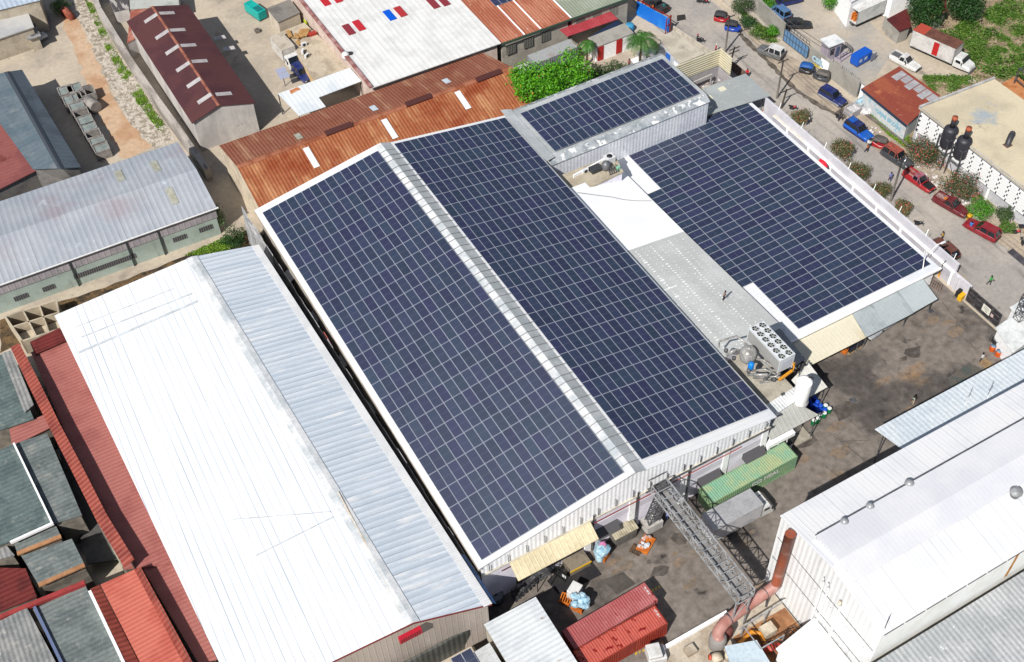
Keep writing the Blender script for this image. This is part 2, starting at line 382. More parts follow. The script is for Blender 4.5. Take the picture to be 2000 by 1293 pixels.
grey_band=M('grey_wall_panel',(.56,.54,.6,1),(.5,.48,.54,1),sc=.5,fine=.05)
red_pipe=plain('red_pipe',P(150,62,54),.5)
EX0,EX1=-.62,37.45; RX=18.3; YN,YF=-60.95,1.35
zl=lambda x: 8.80+.1706*x
zr=lambda x: 11.31-.1614*(x-19.94)
ZRIDGE=11.9
wh=thing('solar_warehouse','long white twin-slope warehouse carrying the two largest solar arrays, beside the dark yard','warehouse',(18,-60,0))
r=MB(); r.slab([(EX0,YN,zl(EX0)),(17.35,YN,zl(17.35)),(17.35,YF,zl(17.35)),(EX0,YF,zl(EX0))],.12)
r.slab([(19.7,YN,zr(19.7)),(EX1,YN,zr(EX1)),(EX1,YF,zr(EX1)),(19.7,YF,zr(19.7))],.12)
roof=r.build('roof',white_roof_y,wh)
cp=MB(); cp.slab([(17.35,YN,zl(17.35)+.02),(RX,YN,ZRIDGE),(RX,YF,ZRIDGE),(17.35,YF,zl(17.35)+.02)],.1); cp.build('ridge_cap',cap_white,roof)
cp=MB(); cp.slab([(RX,YN,ZRIDGE),(19.7,YN,zr(19.7)+.02),(19.7,YF,zr(19.7)+.02),(RX,YF,ZRIDGE)],.1); cp.build('ridge_cap',cap_grey,roof)
rm_=plain('grey_rail',P(130,132,134),.5)
for k in range(48):   # rails crossing the ridge strip
    mb=MB()
    y=-59.6+k*1.26+rnd.uniform(-.2,.2)
    mb.bar((16.9+rnd.uniform(0,.5),y,zl(17.3)+.08),(RX,y+.1,ZRIDGE+.05),.05); mb.bar((RX,y+.1,ZRIDGE+.05),(20.2-rnd.uniform(0,.6),y+.2,zr(19.7)+.1),.05); mb.build('ridge_rail',rm_,roof)
fl=MB(); fl.box(EX0-.06,EX0+.05,YN,YF,zl(EX0)-.45,zl(EX0)-.125); fl.build('gutter',M('gutter_beige',P(196,186,172),P(172,160,146),sc=.4),wh)
fl=MB(); fl.box(36.0,36.2,YN,YF,7.4,8.1); fl.build('gutter',cap_grey,wh)
# front gable
YW=-60.6
fz=lambda px,py: aty(px,py,YW)
gz0=(fz(942.5,1126.6).z+fz(1506.6,829.5).z)/2      # foot of the ribbed cladding
w=MB(); xl,xr=-.25,37.0
w.poly([(xl,YW,gz0),(xr,YW,gz0),(xr,YW,zr(xr)-.14),(19.7,YW,zr(19.7)-.14),(RX,YW,ZRIDGE-.14),(17.35,YW,zl(17.35)-.14),(xl,YW,zl(xl)-.14)])
w.build('gable_cladding',clad_white,wh); w=MB(); w.poly([(xr,YF-.4,0),(xl,YF-.4,0),(xl,YF-.4,zl(xl)-.14),(17.35,YF-.4,zl(17.35)-.14),(RX,YF-.4,ZRIDGE-.14),(19.7,YF-.4,zr(19.7)-.14),(xr,YF-.4,zr(xr)-.14)])
w.build('gable_cladding',clad_white,wh)
w=MB(); w.poly([(xl,YF-.4,0),(xl,YW,0),(xl,YW,zl(xl)-.14),(xl,YF-.4,zl(xl)-.14)]); w.build('side_wall',clad_side,wh); w=MB(); w.poly([(xr,YW,0),(xr,YF-.4,0),(xr,YF-.4,zr(xr)-.14),(xr,YW,zr(xr)-.14)])
w.build('side_wall',clad_side,wh)
w=MB(); w.box(xl,xr,YW,YW+.2,0,gz0); w.build('block_wall',block_m,wh)
b=MB(); b.box(xl-.1,xr+.1,YW-.2,YW-.03,gz0-.05,gz0+.15); b.build('gutter',M('cream_gutter',P(226,220,204),P(200,194,180),sc=.5),wh)
br=MB()
for k in range(17):
    x=xl+.9+k*2.22; br.bar((x,YW-.18,gz0+.4),(x,YW-.18,gz0+1.5),.07); br.bar((x,YW-.2,gz0+1.5),(x,YW-.01,gz0+1.55),.05)
br.build('gutter_bracket',dark_steel,wh)
tr=MB()
tr.box(20,xr,YW-.42,YW-.22,gz0+.2,gz0+.26); tr.bar((20,YW-.4,gz0+.55),(xr,YW-.4,gz0+.55),.05)
tr.build('cable_tray',dark_steel,wh)
pl=[fz(1145,1045).x+.2,fz(1235,980).x,fz(1333,950).x,fz(1415,905).x,xr-.45]
for x in pl:
    MB().box(x-.4,x+.4,YW-.14,YW-.003,0,gz0-.02).build('pilaster',white_paint,wh)
pp=MB(); pp.tube([(2,YW-.2,gz0-.75),(33,YW-.2,gz0-.75)],.07,6); pp.build('pipe',red_pipe,wh)
ba=MB(); edges=[6.9]+pl
for a,b_ in zip(edges[:-1],edges[1:]):
    if b_-a<1.4: continue
    for z0,z1 in ((gz0-2.1,gz0-1.35),(gz0-3.6,gz0-2.7)):
        pass
    ba.box(a+.42,b_-.42,YW-.03,YW-.002,gz0-2.55,gz0-1.45)
ba.build('wall_band',grey_band,wh)
drp=MB()
for x in (pl[0]+.55,pl[1]+.55,pl[2]+.55): drp.tube([(x,YW-.2,gz0+.9),(x,YW-.2,.1)],.08,6)
drp.build('downpipe',dark_steel,wh)
awn=plain('charcoal_awning',P(92,90,94),.7)
def awning(px,py,w,parent):
    c=fz(px,py); x,z=c.x,c.z; y=YW
    o=MB(); o.slab([(x-w/2,y-.9,z-.75),(x+w/2,y-.9,z-.75),(x+w/2,y-.02,z+.2),(x-w/2,y-.02,z+.2)],.06)
    for s in (-1,1): o.poly([(x+s*w/2,y-.02,z+.15),(x+s*w/2,y-.88,z-.8),(x+s*w/2,y-.02,z-.8)])
    o.build('window_awning',awn,parent)
awning(1183,1026,2.9,wh); awning(1383,926,3.0,wh); awning(1470,878,2.9,wh)
# hoods on the long alley wall
for i,(px,py) in enumerate(((569,537),(617,620),(672,705),(728,798),(790,905))):
    p=atx(px,py,-.3); o=MB(); o.slab([(-1.35,p.y-1.0,p.z-.5),(-.27,p.y-1.0,p.z+.3),(-.27,p.y+1.0,p.z+.3),(-1.35,p.y+1.0,p.z-.5)],.07); o.build('window_awning',plain('pale_hood',P(176,176,178),.6),wh)
# loading-dock canopy and dark dock opening
cream=M('cream_sheet',P(236,222,186),P(222,208,172),sc=.4,rough=.55,corr=(0,.62,.04,.6),col3=P(196,176,140),sc3=.5,lo3=.64,hi3=.8)
a,b_=fz(994,1108),fz(1150,1030)
dk=MB(); dk.slab([(a.x,YW-2.0,gz0-.95),(b_.x,YW-2.0,gz0-.95),(b_.x,YW-.02,gz0+.15),(a.x,YW-.02,gz0+.15)],.08); dk.build('dock_canopy',cream,wh)
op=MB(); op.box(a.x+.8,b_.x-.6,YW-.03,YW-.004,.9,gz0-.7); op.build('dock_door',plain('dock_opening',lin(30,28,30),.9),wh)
pf=MB(); pf.box(b_.x-3.3,b_.x-.7,YW-1.7,YW-.01,.0,1.0); pf.build('dock_platform',M('dock_slab',P(150,138,120),P(120,110,98),sc=.8),wh)
ye=MB(); ye.box(b_.x-3.35,b_.x-.65,YW-1.78,YW-1.7,.75,1.0); ye.build('bumper',plain('yellow_bumper',P(240,190,40),.5),wh)
# ---------------------------------------------------------------- middle annex
silver=M('silver_corrugated_wall',(.68,.70,.74,1),(.56,.58,.63,1),sc=.25,lo=.4,hi=.65,rough=.32,metal=.75,corr=(0,.55,.025),col3=(.8,.81,.83,1),sc3=.3,lo3=.5,hi3=.75)
annex_roof=M('grey_sheet_roof',P(176,182,184),P(198,202,204),sc=.25,col4=P(244,244,244),sc4=.8,lo4=.66,hi4=.69,rough=.45,corr=(1,.75,.03,.75))
patched=M('patched_edge_flashing',P(186,192,196),P(150,158,164),sc=.6,col4=P(245,245,246),sc4=.9,lo4=.55,hi4=.58,rough=.4,fine=.1)
AZ=8.42
an=thing('annex_warehouse','flat grey-roofed annex with long silver corrugated wall and a small solar array on top','warehouse',(51,-10,0))
r=MB(); r.slab([(37.5,-9.5,AZ-.12),(64.85,-9.5,AZ-.12),(64.85,1.6,AZ-.1),(37.5,1.6,AZ-.1)],.15); ro=r.build('roof',annex_roof,an)
r=MB(); r.slab([(38.2,-10.6,AZ-.75),(64.85,-10.6,AZ-.75),(64.85,-9.5,AZ-.1),(38.2,-9.5,AZ-.1)],.08); r.build('edge_flashing',patched,ro)
r=MB(); r.slab([(38.0,1.6,AZ-.05),(64.8,1.6,AZ-.05),(64.8,2.3,AZ-.35),(38.0,2.3,AZ-.35)],.06); r.build('edge_flashing',patched,ro)
r=MB(); r.slab([(37.52,-10.4,8.62),(39.0,-10.0,8.42),(39.0,2.2,8.42),(37.52,2.6,8.62)],.08); r.build('valley_flashing',cap_grey,ro)
w=MB(); w.box(37.6,64.7,-10.45,2.0,0,AZ-.85); w.build('wall',silver,an)
# ---------------------------------------------------------------- low roofs between main warehouse and the right array
pale_grey=M('spotted_grey_roof',(.50,.51,.49,1),(.58,.59,.57,1),sc=.2,lo=.4,hi=.65,fine=.05,rough=.55,corr=(1,.98,.03,.85),col3=(.42,.43,.41,1),sc3=.5,lo3=.6,hi3=.8,stretch3=(.15,1,1))
membrane=M('white_membrane_roof',(.9,.9,.9,1),(.86,.86,.87,1),sc=.2,col4=P(190,180,170),sc4=.7,lo4=.72,hi4=.78,fine=.02,rough=.6)
sealant=plain('white_sealant',(.86,.86,.86,1),.6)
lo=thing('low_link_building','flat-looking link roof between the two big solar roofs, half white half spotted grey','building',(43,-28,0))
LZ0,LZ1=7.55,4.2
LA,LB_,LC,LD=at(1118,366,LZ0),at(1232,487,LZ0),at(1420,697,LZ0),None
ln=lambda z,a: at(*a,z)
qa,qb=at(1228,489,LZ0),at(1336,452,LZ1); qc,qd=at(1424,694,LZ0),at(1533,641,LZ1); qe,qf=at(1118,366,LZ0),at(1213,330,LZ1)
ext=lambda p,q,k: p+(p-q).normalized()*k
zfL=plane_z(qa,qb,qc)
lift=lambda p: V((p.x,p.y,zfL(p.x,p.y)))
wx=lambda p,x0: lift(V((x0,p.y+(x0-p.x)*(qb.y-qa.y)/(qb.x-qa.x),0)))
r=MB(); qd=lift(qd); r.slab([wx(qc,36.9),qd,qb,wx(qa,36.9)],.15); rg=r.build('roof',pale_grey,lo)
nL_=(qb-qa).cross(qa-qc).normalized(); nL_=nL_ if nL_.z>0 else -nL_
qd=lift(qd); up=V((0,0,.03)); qf=lift(qf); qe=lift(qe)
r=MB(); r.slab([wx(qa,36.9)+up,qb+up,qf+up,wx(qe,36.9)+up],.2); r.build('roof',membrane,lo)
w=MB(); walls_under(w,[wx(qc,37.2),qd,qf,wx(qe,37.2)],.1,.25); w.build('wall',block_m,lo)
mb=MB(); rr=random.Random(5); ux=(qb-wx(qa,36.9)).normalized(); uy=(wx(qa,36.9)-wx(qc,36.9)).normalized(); Lx=(qb-wx(qa,36.9)).length; Ly=(qa-qc).length
for i,fx in enumerate([.1,.19,.29,.355,.42,.53,.645,.7,.8,.9]):     # sealed screw heads in rows
    y=.3; big=i in (1,4,7)
    while y<Ly-.3:
        s_=(.15 if big else .10)*rr.uniform(.7,1.3)*(1.6 if rr.random()<.05 else 1); l=s_*(2.2 if big else 1.3)
        if rr.random()<.9: mb.obox(wx(qc,36.9)+ux*(fx*Lx-l/2+rr.uniform(-.05,.05))+uy*y+nL_*.004,ux*l,uy*s_,nL_*.012)
        y+=.46 if big else .62
mb.build('sealant_dots',sealant,rg)
mb=MB(); p=onplane(1298,568,qa,nL_); mb.obox(p+nL_*.006,ux*2.4,uy*.18,nL_*.02); mb.build('patch',sealant,rg)
# terrace behind the membrane
TZ=6.6
ter_m=M('beige_terrace',P(202,190,168),P(176,164,144),sc=.4,lo=.4,hi=.65,col3=P(150,140,124),sc3=.7,lo3=.6,hi3=.8)
ta,tb_,tc_=at(1085,352,TZ),at(1200,302,TZ),at(1215,332,TZ)
td=V((36.9,qe.y-.6,TZ))
r=MB(); r.slab([td,V((tc_.x,tc_.y-.3,TZ)),tb_,V((36.9,ta.y+.6,TZ))],.3); r.build('terrace',ter_m,lo)
w=MB(); walls_under(w,[td,V((tc_.x,tc_.y-.3,TZ)),tb_,V((36.9,ta.y+.6,TZ))],.1,.31); w.build('wall',block_m,lo)
r=MB(); pa_,pb_=at(1119,346,TZ),at(1198,303,TZ); r.wall((pb_.x,pb_.y),(pa_.x,pa_.y),TZ,TZ+.45,.2); r.build('parapet',white_paint,lo)
cab=MB(); cab.tube(jag_line([onplane(*q_,qa,nL_)+V((0,0,.08)) for q_ in ((1128,377),(1165,382),(1220,391),(1272,393))],2,.1,random.Random(2)),.04,5); cab.build('cable',plain('grey_cable',P(120,120,122),.7),lo)
# ---------------------------------------------------------------- right-hand low warehouse
RZ=3.44
rw=thing('street_side_warehouse','low white-roofed building along the street wall under the stepped solar array','warehouse',(61,-49,0))
r=MB(); r.slab([(48.62,-49.9,RZ),(73.5,-49.9,RZ+.0),(73.5,-9.1,RZ),(48.62,-9.1,RZ)],.14); rr_=r.build('roof',white_roof_y,rw)
w=MB(); w.box(48.9,73.2,-49.5,-9.4,0,RZ-.16); w.build('wall',white_paint,rw)
e=MB(); e.box(48.5,73.6,-50.15,-49.92,RZ-.25,RZ+.03); e.build('gutter',white_paint,rw)
e=MB(); e.box(48.57,48.6,-47.5,-12,RZ-.1,RZ+.06); e.build('edge_flashing',M('reddish_flashing',P(190,150,142),P(225,220,216),sc=.5,lo=.45,hi=.6),rw)
def canopy(name,label,pts,m,t=.08,posts=(),rz=0,pm=None,pr=.07,group=None):
    pts=[V(p) for p in pts]; c=sum(pts,V())/len(pts)
    o=thing(name,label,'canopy',(c.x,c.y,0),rz,group); MB().slab(pts,t).build('roof',m,o)
    zf=plane_z(*pts[:3]); 
    for (x,y) in posts: MB().tube([(x,y,0),(x,y,zf(x,y)-t-.003)],pr,8).build('post',pm or dark_steel,o)
    return o
cream_old=M('stained_cream_sheet',P(238,230,206),P(226,214,184),sc=.3,lo=.45,hi=.7,stretch=(1,.3,1),col3=P(168,142,100),sc3=.25,lo3=.6,hi3=.82,stretch3=(1.6,.4,1),fine=.06,rough=.55,corr=(0,.55,.03,.7))
grey_old=M('weathered_zinc_sheet',P(186,194,196),P(166,174,178),sc=.25,col3=P(128,132,134),sc3=.4,lo3=.58,hi3=.75,stretch3=(1.5,.35,1),rough=.5,corr=(0,.5,.03,.7),fine=.07)
grey_new=M('pale_zinc_sheet',P(196,204,206),P(186,195,198),sc=.3,rough=.45,corr=(0,.55,.025,.7),fine=.04)
dotted=M('dotted_zinc_sheet',P(152,154,156),P(172,174,176),sc=.35,col4=P(246,246,246),sc4=1.5,lo4=.665,hi4=.68,rough=.45,corr=(0,.55,.04),fine=.08)
canopy('entrance_canopy','stained cream corrugated canopy below the front edge of the right solar roof',[(49.35,-50.2,3.15),(58.7,-50.2,3.15),(57.95,-53.8,2.7),(48.75,-53.8,2.7)],cream_old,posts=[(49.3,-53.4),(57.3,-53.4)])
canopy('parking_canopy','weathered grey zinc canopy with a silver pickup parked under it',[(58.75,-50.2,3.17),(66.3,-50.2,3.17),(65.75,-53.75,2.72),(58.0,-53.8,2.72)],grey_old,posts=[(58.5,-53.4),(65,-53.4)])
canopy('corner_canopy','clean pale zinc canopy nearest the street wall and sliding gate',[(66.34,-50.2,3.19),(70.4,-50.2,3.19),(70.0,-53.5,2.74),(65.8,-53.7,2.74)],grey_new,posts=[(69.4,-53.2)])
canopy('spotted_canopy','grey corrugated canopy speckled with white dots behind the fan unit',[at(1480,664,6.2),at(1523,641,4.9),at(1573,701,4.7),at(1541,722,6.0)],dotted,posts=[tuple(at(1571,699,4.7).xy),tuple(at(1542,718,6.0).xy)])
# ================================================================ SOLAR PANELS
cell_m=bpy.data.materials.new('solar_cells'); cell_m.use_nodes=True
def _cells():
    nt=cell_m.node_tree; N=nt.nodes; L=nt.links; bs=N['Principled BSDF']
    tc=N.new('ShaderNodeTexCoord'); oi=N.new('ShaderNodeObjectInfo'); uv=N.new('ShaderNodeUVMap')
    sp=N.new('ShaderNodeSeparateXYZ'); L.new(uv.outputs[0],sp.inputs[0])
    fr=N.new('ShaderNodeMath'); fr.operation='FRACT'; mu=N.new('ShaderNodeMath'); mu.operation='MULTIPLY'; mu.inputs[1].default_value=6
    L.new(sp.outputs[0],mu.inputs[0]); L.new(mu.outputs[0],fr.inputs[0])
    lt=N.new('ShaderNodeMath'); lt.operation='LESS_THAN'; lt.inputs[1].default_value=.09; L.new(fr.outputs[0],lt.inputs[0])
    no=N.new('ShaderNodeTexNoise'); no.inputs['Scale'].default_value=.9; no.inputs['Detail'].default_value=3
    ge=N.new('ShaderNodeNewGeometry'); L.new(ge.outputs['Position'],no.inputs['Vector'])
    m1=N.new('ShaderNodeMix'); m1.data_type='RGBA'; m1.inputs[6].default_value=lin(35,42,62); m1.inputs[7].default_value=lin(43,50,70); L.new(no.outputs[0],m1.inputs[0])
    at_=N.new('ShaderNodeAttribute'); at_.attribute_name='tint'; s1=N.new('ShaderNodeMath'); s1.operation='ADD'; L.new(oi.outputs['Random'],s1.inputs[0]); L.new(at_.outputs['Fac'],s1.inputs[1])
    f1=N.new('ShaderNodeMath'); f1.operation='FRACT'; L.new(s1.outputs[0],f1.inputs[0])
    v1=N.new('ShaderNodeMapRange'); v1.inputs[3].default_value=.82; v1.inputs[4].default_value=1.22; L.new(f1.outputs[0],v1.inputs[0])
    w1=N.new('ShaderNodeTexWhiteNoise'); w1.noise_dimensions='1D'; L.new(s1.outputs[0],w1.inputs['W']); u1=N.new('ShaderNodeMapRange'); u1.inputs[3].default_value=.475; u1.inputs[4].default_value=.53; L.new(w1.outputs['Value'],u1.inputs[0])
    hs=N.new('ShaderNodeHueSaturation'); L.new(m1.outputs[2],hs.inputs['Color']); L.new(v1.outputs[0],hs.inputs['Value']); L.new(u1.outputs[0],hs.inputs['Hue'])
    m2=N.new('ShaderNodeMix'); m2.data_type='RGBA'; m2.inputs[7].default_value=lin(84,94,120); L.new(lt.outputs[0],m2.inputs[0]); L.new(hs.outputs[0],m2.inputs[6])
    L.new(m2.outputs[2],bs.inputs['Base Color']); bs.inputs['Roughness'].default_value=.22; bs.inputs['Specular IOR Level'].default_value=.5
_cells()
frame_m=plain('panel_frame',P(178,184,198),.4,.2)
line_m=plain('panel_midline',P(112,118,136),.5)
PW,PLN=1.1655,2.415
pw,pl_=1.134,2.384
def panel_faces(mb,mt):
    """one framed panel, top at z = 0, long side along local y; collects the uv of its cells"""
    f=.035; hx,hy=pw/2,pl_/2; g=.012; T=lambda x,y,z: mt@V((x,y,z))
    mb.m=0
    o=[T(-hx,-hy,0),T(hx,-hy,0),T(hx,hy,0),T(-hx,hy,0)]; i=[T(-hx+f,-hy+f,0),T(hx-f,-hy+f,0),T(hx-f,hy-f,0),T(-hx+f,hy-f,0)]
    d=[T(-hx,-hy,-.035),T(hx,-hy,-.035),T(hx,hy,-.035),T(-hx,hy,-.035)]
    mb.add(o+i+d,[[0,1,5,4],[1,2,6,5],[2,3,7,6],[3,0,4,7],[8,9,1,0],[9,10,2,1],[10,11,3,2],[11,8,0,3]])
    mb.m=1
    mb.add([T(-hx+f,-hy+f,-.003),T(hx-f,-hy+f,-.003),T(hx-f,-g,-.003),T(-hx+f,-g,-.003),T(-hx+f,g,-.003),T(hx-f,g,-.003),T(hx-f,hy-f,-.003),T(-hx+f,hy-f,-.003)],[[0,1,2,3],[4,5,6,7]])
    mb.m=2; mb.add([T(-hx+f,-g,-.003),T(hx-f,-g,-.003),T(hx-f,g,-.003),T(-hx+f,g,-.003)],[[0,1,2,3]])
def cell_uv(o):
    me=o.data; uv=me.uv_layers.new(name='UVMap')
    for p in me.polygons:
        for k,li in enumerate(p.loop_indices): uv.data[li].uv=((0,0),(1,0),(1,1),(0,1))[k%4]
def grid(o,u,v,nu,nv,du,dv,turn,skip=None,name=''):
    """panel placements: o = corner at the first row, u across, v down the rows"""
    u=V(u).normalized(); v=V(v).normalized(); n=u.cross(-v).normalized(); out=[]
    for j in range(nv):
        for i in range(nu):
            if skip and skip(i,j): continue
            c=V(o)+u*(i+.5)*du+v*(j+.5)*dv; tl=Matrix.Rotation(rnd.gauss(0,.004),4,'X')@Matrix.Rotation(rnd.gauss(0,.004),4,'Y')
            x,y=(u,-v) if not turn else (-v,-u)
            n_=x.cross(y); m=Matrix((x,y,n_)).transposed().to_4x4(); m.translation=c; m=m@tl
            out.append((m,name,i,j))
    return out
a=.169; a2=.16
PAN=grid((0,0,9.03),(math.cos(a),0,math.sin(a)),(0,-1,0),15,25,PW,PLN,False,name='left')
PAN+=grid((19.94,.69,11.49),(math.cos(a2),0,-math.sin(a2)),(0,-1,0),15,25,PW,PLN,False,name='right')
PAN+=grid((51.09,-9.32,3.58),(1,0,0),(0,-1,0),9,34,PLN,PW,True,name='street')
PAN+=grid((51.09-PLN,-9.32,3.58),(1,0,0),(0,-1,0),1,34,PLN,PW,True,skip=lambda i,j: j<8 or j>25,name='street')
PAN+=grid((39.57,.52,8.56),(1,0,0),(0,-1,0),21,4,PW,PLN,False,name='annex')
def seen_size(m):
    q=(m.translation-CAM); return 1/q.length
order=sorted(range(len(PAN)),key=lambda k:-seen_size(PAN[k][0]))
one=set(order[:298])
pm=MB(); panel_faces(pm,Matrix()); proto=pm.build('solar_module',[frame_m,cell_m,line_m]); cell_uv(proto)
lab={'left':'dark blue solar panel in the nearer half of the left slope of the twin-slope warehouse','right':'dark blue solar panel in the nearer half of the right slope of the twin-slope warehouse'}
first=True
rest=MB()
for k,(m,nm,i,j) in enumerate(PAN):
    if k in one:
        o=proto if first else proto.copy()
        if not first: C.objects.link(o)
        first=False
        o.matrix_world=m; tag(o,lab.get(nm,'dark blue solar panel on the low roof beside the street wall'),'solar panel','solar panels on the near end of the '+nm+' slope')
    else: panel_faces(rest,m)
ra=rest.build('solar_array',[frame_m,cell_m,line_m]); cell_uv(ra); tag(ra,kind='stuff'); ta_=ra.data.attributes.new('tint','FLOAT','FACE'); ta_.data.foreach_set('value',[((k//11)*.61803)%1 for k in range(len(ra.data.polygons))])
rl=MB()
for y in (-.1,):
    pass
# ================================================================ PLANT ROOM BETWEEN THE ROOFS
conc=M('bare_concrete',P(196,188,172),P(170,162,148),sc=.5,col3=P(140,132,120),sc3=.8,lo3=.6,hi3=.8)
pr_=thing('plant_platform','concrete plant platform carrying the fan unit, round tank and grey pipework','platform',(41,-52,0))
MB().box(37.0,43.1,-57.9,-49.5,0,6.2).build('slab',conc,pr_)
# chiller: 2 x 6 fans
ch_x0,ch_x1,ch_y0,ch_y1,cz0,cz1=42.45,44.6,-55.0,-49.15,3.35,5.5
ch=thing('chiller','large grey rooftop chiller with twelve round fans on top','chiller',(43.5,-52,3.0))
panel_m=plain('chiller_panel',P(176,176,174),.45); rimw=plain('chiller_white',P(226,230,234),.4)
b=MB(); b.box(ch_x0+.08,ch_x1-.08,ch_y0+.08,ch_y1-.08,cz0,cz1-.12); b.build('cabinet',panel_m,ch)
b=MB(); b.box(ch_x0,ch_x1,ch_y0,ch_y1,cz1-.25,cz1)
for x in (ch_x0,ch_x1-.1):
    for y in (ch_y0,ch_y1-.1): b.box(x,x+.1,y,y+.1,3.0,cz1-.25)
b.box(ch_x0+.1,ch_x1-.1,ch_y0,ch_y0+.08,cz0,cz1-.25); b.build('frame',rimw,ch)
b=MB(); b.box(ch_x0+.35,ch_x1-.35,ch_y0-.02,ch_y0,cz0+.3,cz1-.5); b.build('control_panel',plain('panel_blue_white',P(206,214,228),.3),ch)
fan_d=plain('fan_dark',lin(38,40,40),.6); fan_l=plain('fan_blade',P(176,180,176),.4)
for i in range(2):
    for j in range(6):
        cx=ch_x0+.56+i*1.03; cy=ch_y0+.5+j*.965
        f=MB(); f.lathe([(.43,0),(.46,.09),(.41,.09),(.40,.02)],(cx,cy,cz1+.001),20); f.m=1
        f.lathe([(.40,.015),(.40,.02)],(cx,cy,cz1+.001),20)
        fo=f.build('fan',[rimw,fan_d],ch)
        bl=MB(); bl.lathe([(.1,.03),(.1,.06)],(cx,cy,cz1),10)
        for k in range(5):
            t=2*PI*k/5+i+j; d=V((math.cos(t),math.sin(t),0)); n=V((-d.y,d.x,0))
            bl.poly([V((cx,cy,cz1+.05))+d*.08-n*.05,V((cx,cy,cz1+.04))+d*.38-n*.02,V((cx,cy,cz1+.065))+d*.38+n*.13,V((cx,cy,cz1+.06))+d*.08+n*.05])
        bl.build('blade',fan_l,fo)
# round tank
tk=thing('round_tank','shiny insulated round tank with domed top beside the fan unit','tank',(40.9,-51.4,3.0))
alu=M('aluminium_jacket',P(186,184,180),P(150,148,144),sc=1.2,rough=.32,metal=.8,fine=.15,fsc=4)
b=MB(); b.lathe([(.8,0),(.88,.15),(.96,.5),(1.0,1.0),(.9,1.45),(.65,1.75),(.3,1.9),(.1,1.92),(.1,2.05)],(40.9,-51.4,3.15),24); b.build('vessel',alu,tk)
b=MB()
for k in range(4):
    t=PI/4+k*PI/2; b.tube([(40.9+.8*math.cos(t),-51.4+.8*math.sin(t),3.0),(40.9+.8*math.cos(t),-51.4+.8*math.sin(t),3.6)],.06,6)
b.build('leg',dark_steel,tk)
b=MB(); b.tube([(41.3,-52.4,3.9),(41.9,-53.0,3.9),(42.2,-53.6,3.7)],.14,8); b.build('pipe',alu,tk)
pg=thing('insulated_pipework','tangle of grey insulated pipes between the tank and the eave','pipework',(40,-54,3.0))
for k,pts in enumerate([[(39.0,-48.4,3.3),(39.0,-48.4,4.4),(40.2,-48.6,4.4),(41.2,-48.7,4.3),(41.9,-49.3,3.6)],[(41.8,-49.6,3.6),(41.9,-52.0,3.5),(42.0,-54.6,3.5),(40.5,-55.2,3.5)],[(40.2,-53.2,3.3),(41.5,-53.9,3.5),(42.1,-55.1,3.5)],[(39.4,-53.4,3.3),(41.3,-54.6,3.4)],[(39.7,-54.1,3.3),(41.9,-55.3,3.4),(42.4,-55.4,3.9)],[(39.1,-49.8,3.3),(40.0,-49.9,3.7),(40.2,-50.4,4.1)],[(39.9,-55.0,3.3),(41.0,-55.6,3.5)]]):
    MB().tube(pts,.17 if k%2 else .13,8).build('pipe',alu,pg)
for x,y in ((39.6,-50.6),(39.9,-53.0),(40.8,-54.9),(41.6,-55.5),(39.5,-49.2)):
    MB().lathe([(.1,0),(.24,.1),(.26,.4),(.1,.55)],(x,y,3.0),10).build('pump',dark_steel,pg)
bt=thing('blue_cylinder','bright blue chemical drum among the grey pipes','drum',(40.35,-52.75,3.0))
MB().lathe([(.33,0),(.35,.05),(.35,1.0),(.28,1.15),(.1,1.2)],(40.35,-52.75,3.0),16).build('shell',plain('bright_blue_plastic',P(20,140,235),.4),bt)
lf=thing('yellow_hoist','yellow jib hoist lying beside the fan unit','hoist',(43.2,-55.7,3.0))
yp=plain('hoist_yellow',P(232,158,36),.45)
b=MB(); b.bar((42.1,-55.75,3.12),(44.2,-55.45,3.2),.3,.22); b.build('beam',yp,lf)
b=MB(); b.bar((44.5,-55.3,3.0),(44.6,-55.2,4.1),.14); b.bar((44.6,-55.2,4.05),(44.2,-55.4,4.2),.2); b.build('post',yp,lf)
# parapet roof strip and silo
ws=shed('narrow_store','narrow white corrugated roof strip in front of the plant platform','shed',[(38.2,-57.92,6.45),at(1558,752,6.3),at(1552,785,6.3),(38.2,-59.55,6.45)],M('white_fine_rib',P(246,248,248),P(232,236,236),sc=.4,rough=.5,corr=(0,.4,.04)),white_paint,over=.1)
p=at(1529,770,6.45); MB().box(p.x-.2,p.x+.2,p.y-.15,p.y+.15,6.4,6.56).build('vent',dark_steel,ws)
sp0=at(1562,783,5.4)
si=thing('white_silo','tall smooth white cylindrical silo rising through the grey canopy','silo',(sp0.x,sp0.y,0))
b=MB(); b.lathe([(.92,0),(.92,9.0),(.9,9.1),(.6,9.2),(.1,9.24)],(sp0.x,sp0.y,0.0),28); b.build('shell',M('silo_white',(.82,.82,.82,1),(.76,.76,.76,1),sc=.5,fine=.02,rough=.4),si)
b=MB(); b.lathe([(1.0,0),(1.0,.1)],(sp0.x,sp0.y,5.45),28); b.build('flange',M('flange_grey',P(200,200,200),rough=.6),si)
b=MB(); b.tube([(sp0.x+1.05,sp0.y-.1,5.3),(sp0.x+1.05,sp0.y-.1,9.2),(sp0.x+.5,sp0.y,9.5)],.1,6); b.build('vent_pipe',dark_steel,si)
zinc_seam=M('grey_standing_seam',P(190,190,184),P(178,178,172),sc=.3,rough=.45,corr=(0,.62,.05,.5),fine=.05)
canopy('front_canopy','grey ribbed canopy at the corner of the twin-slope warehouse, white silo standing through it',[V((37.1,at(1512,799,5.9).y,5.95)),at(1555,786,5.7),at(1599,810,4.5),V((37.1,at(1503,861,4.5).y,4.55))],zinc_seam,posts=[tuple(at(1594,812,4.4).xy)])
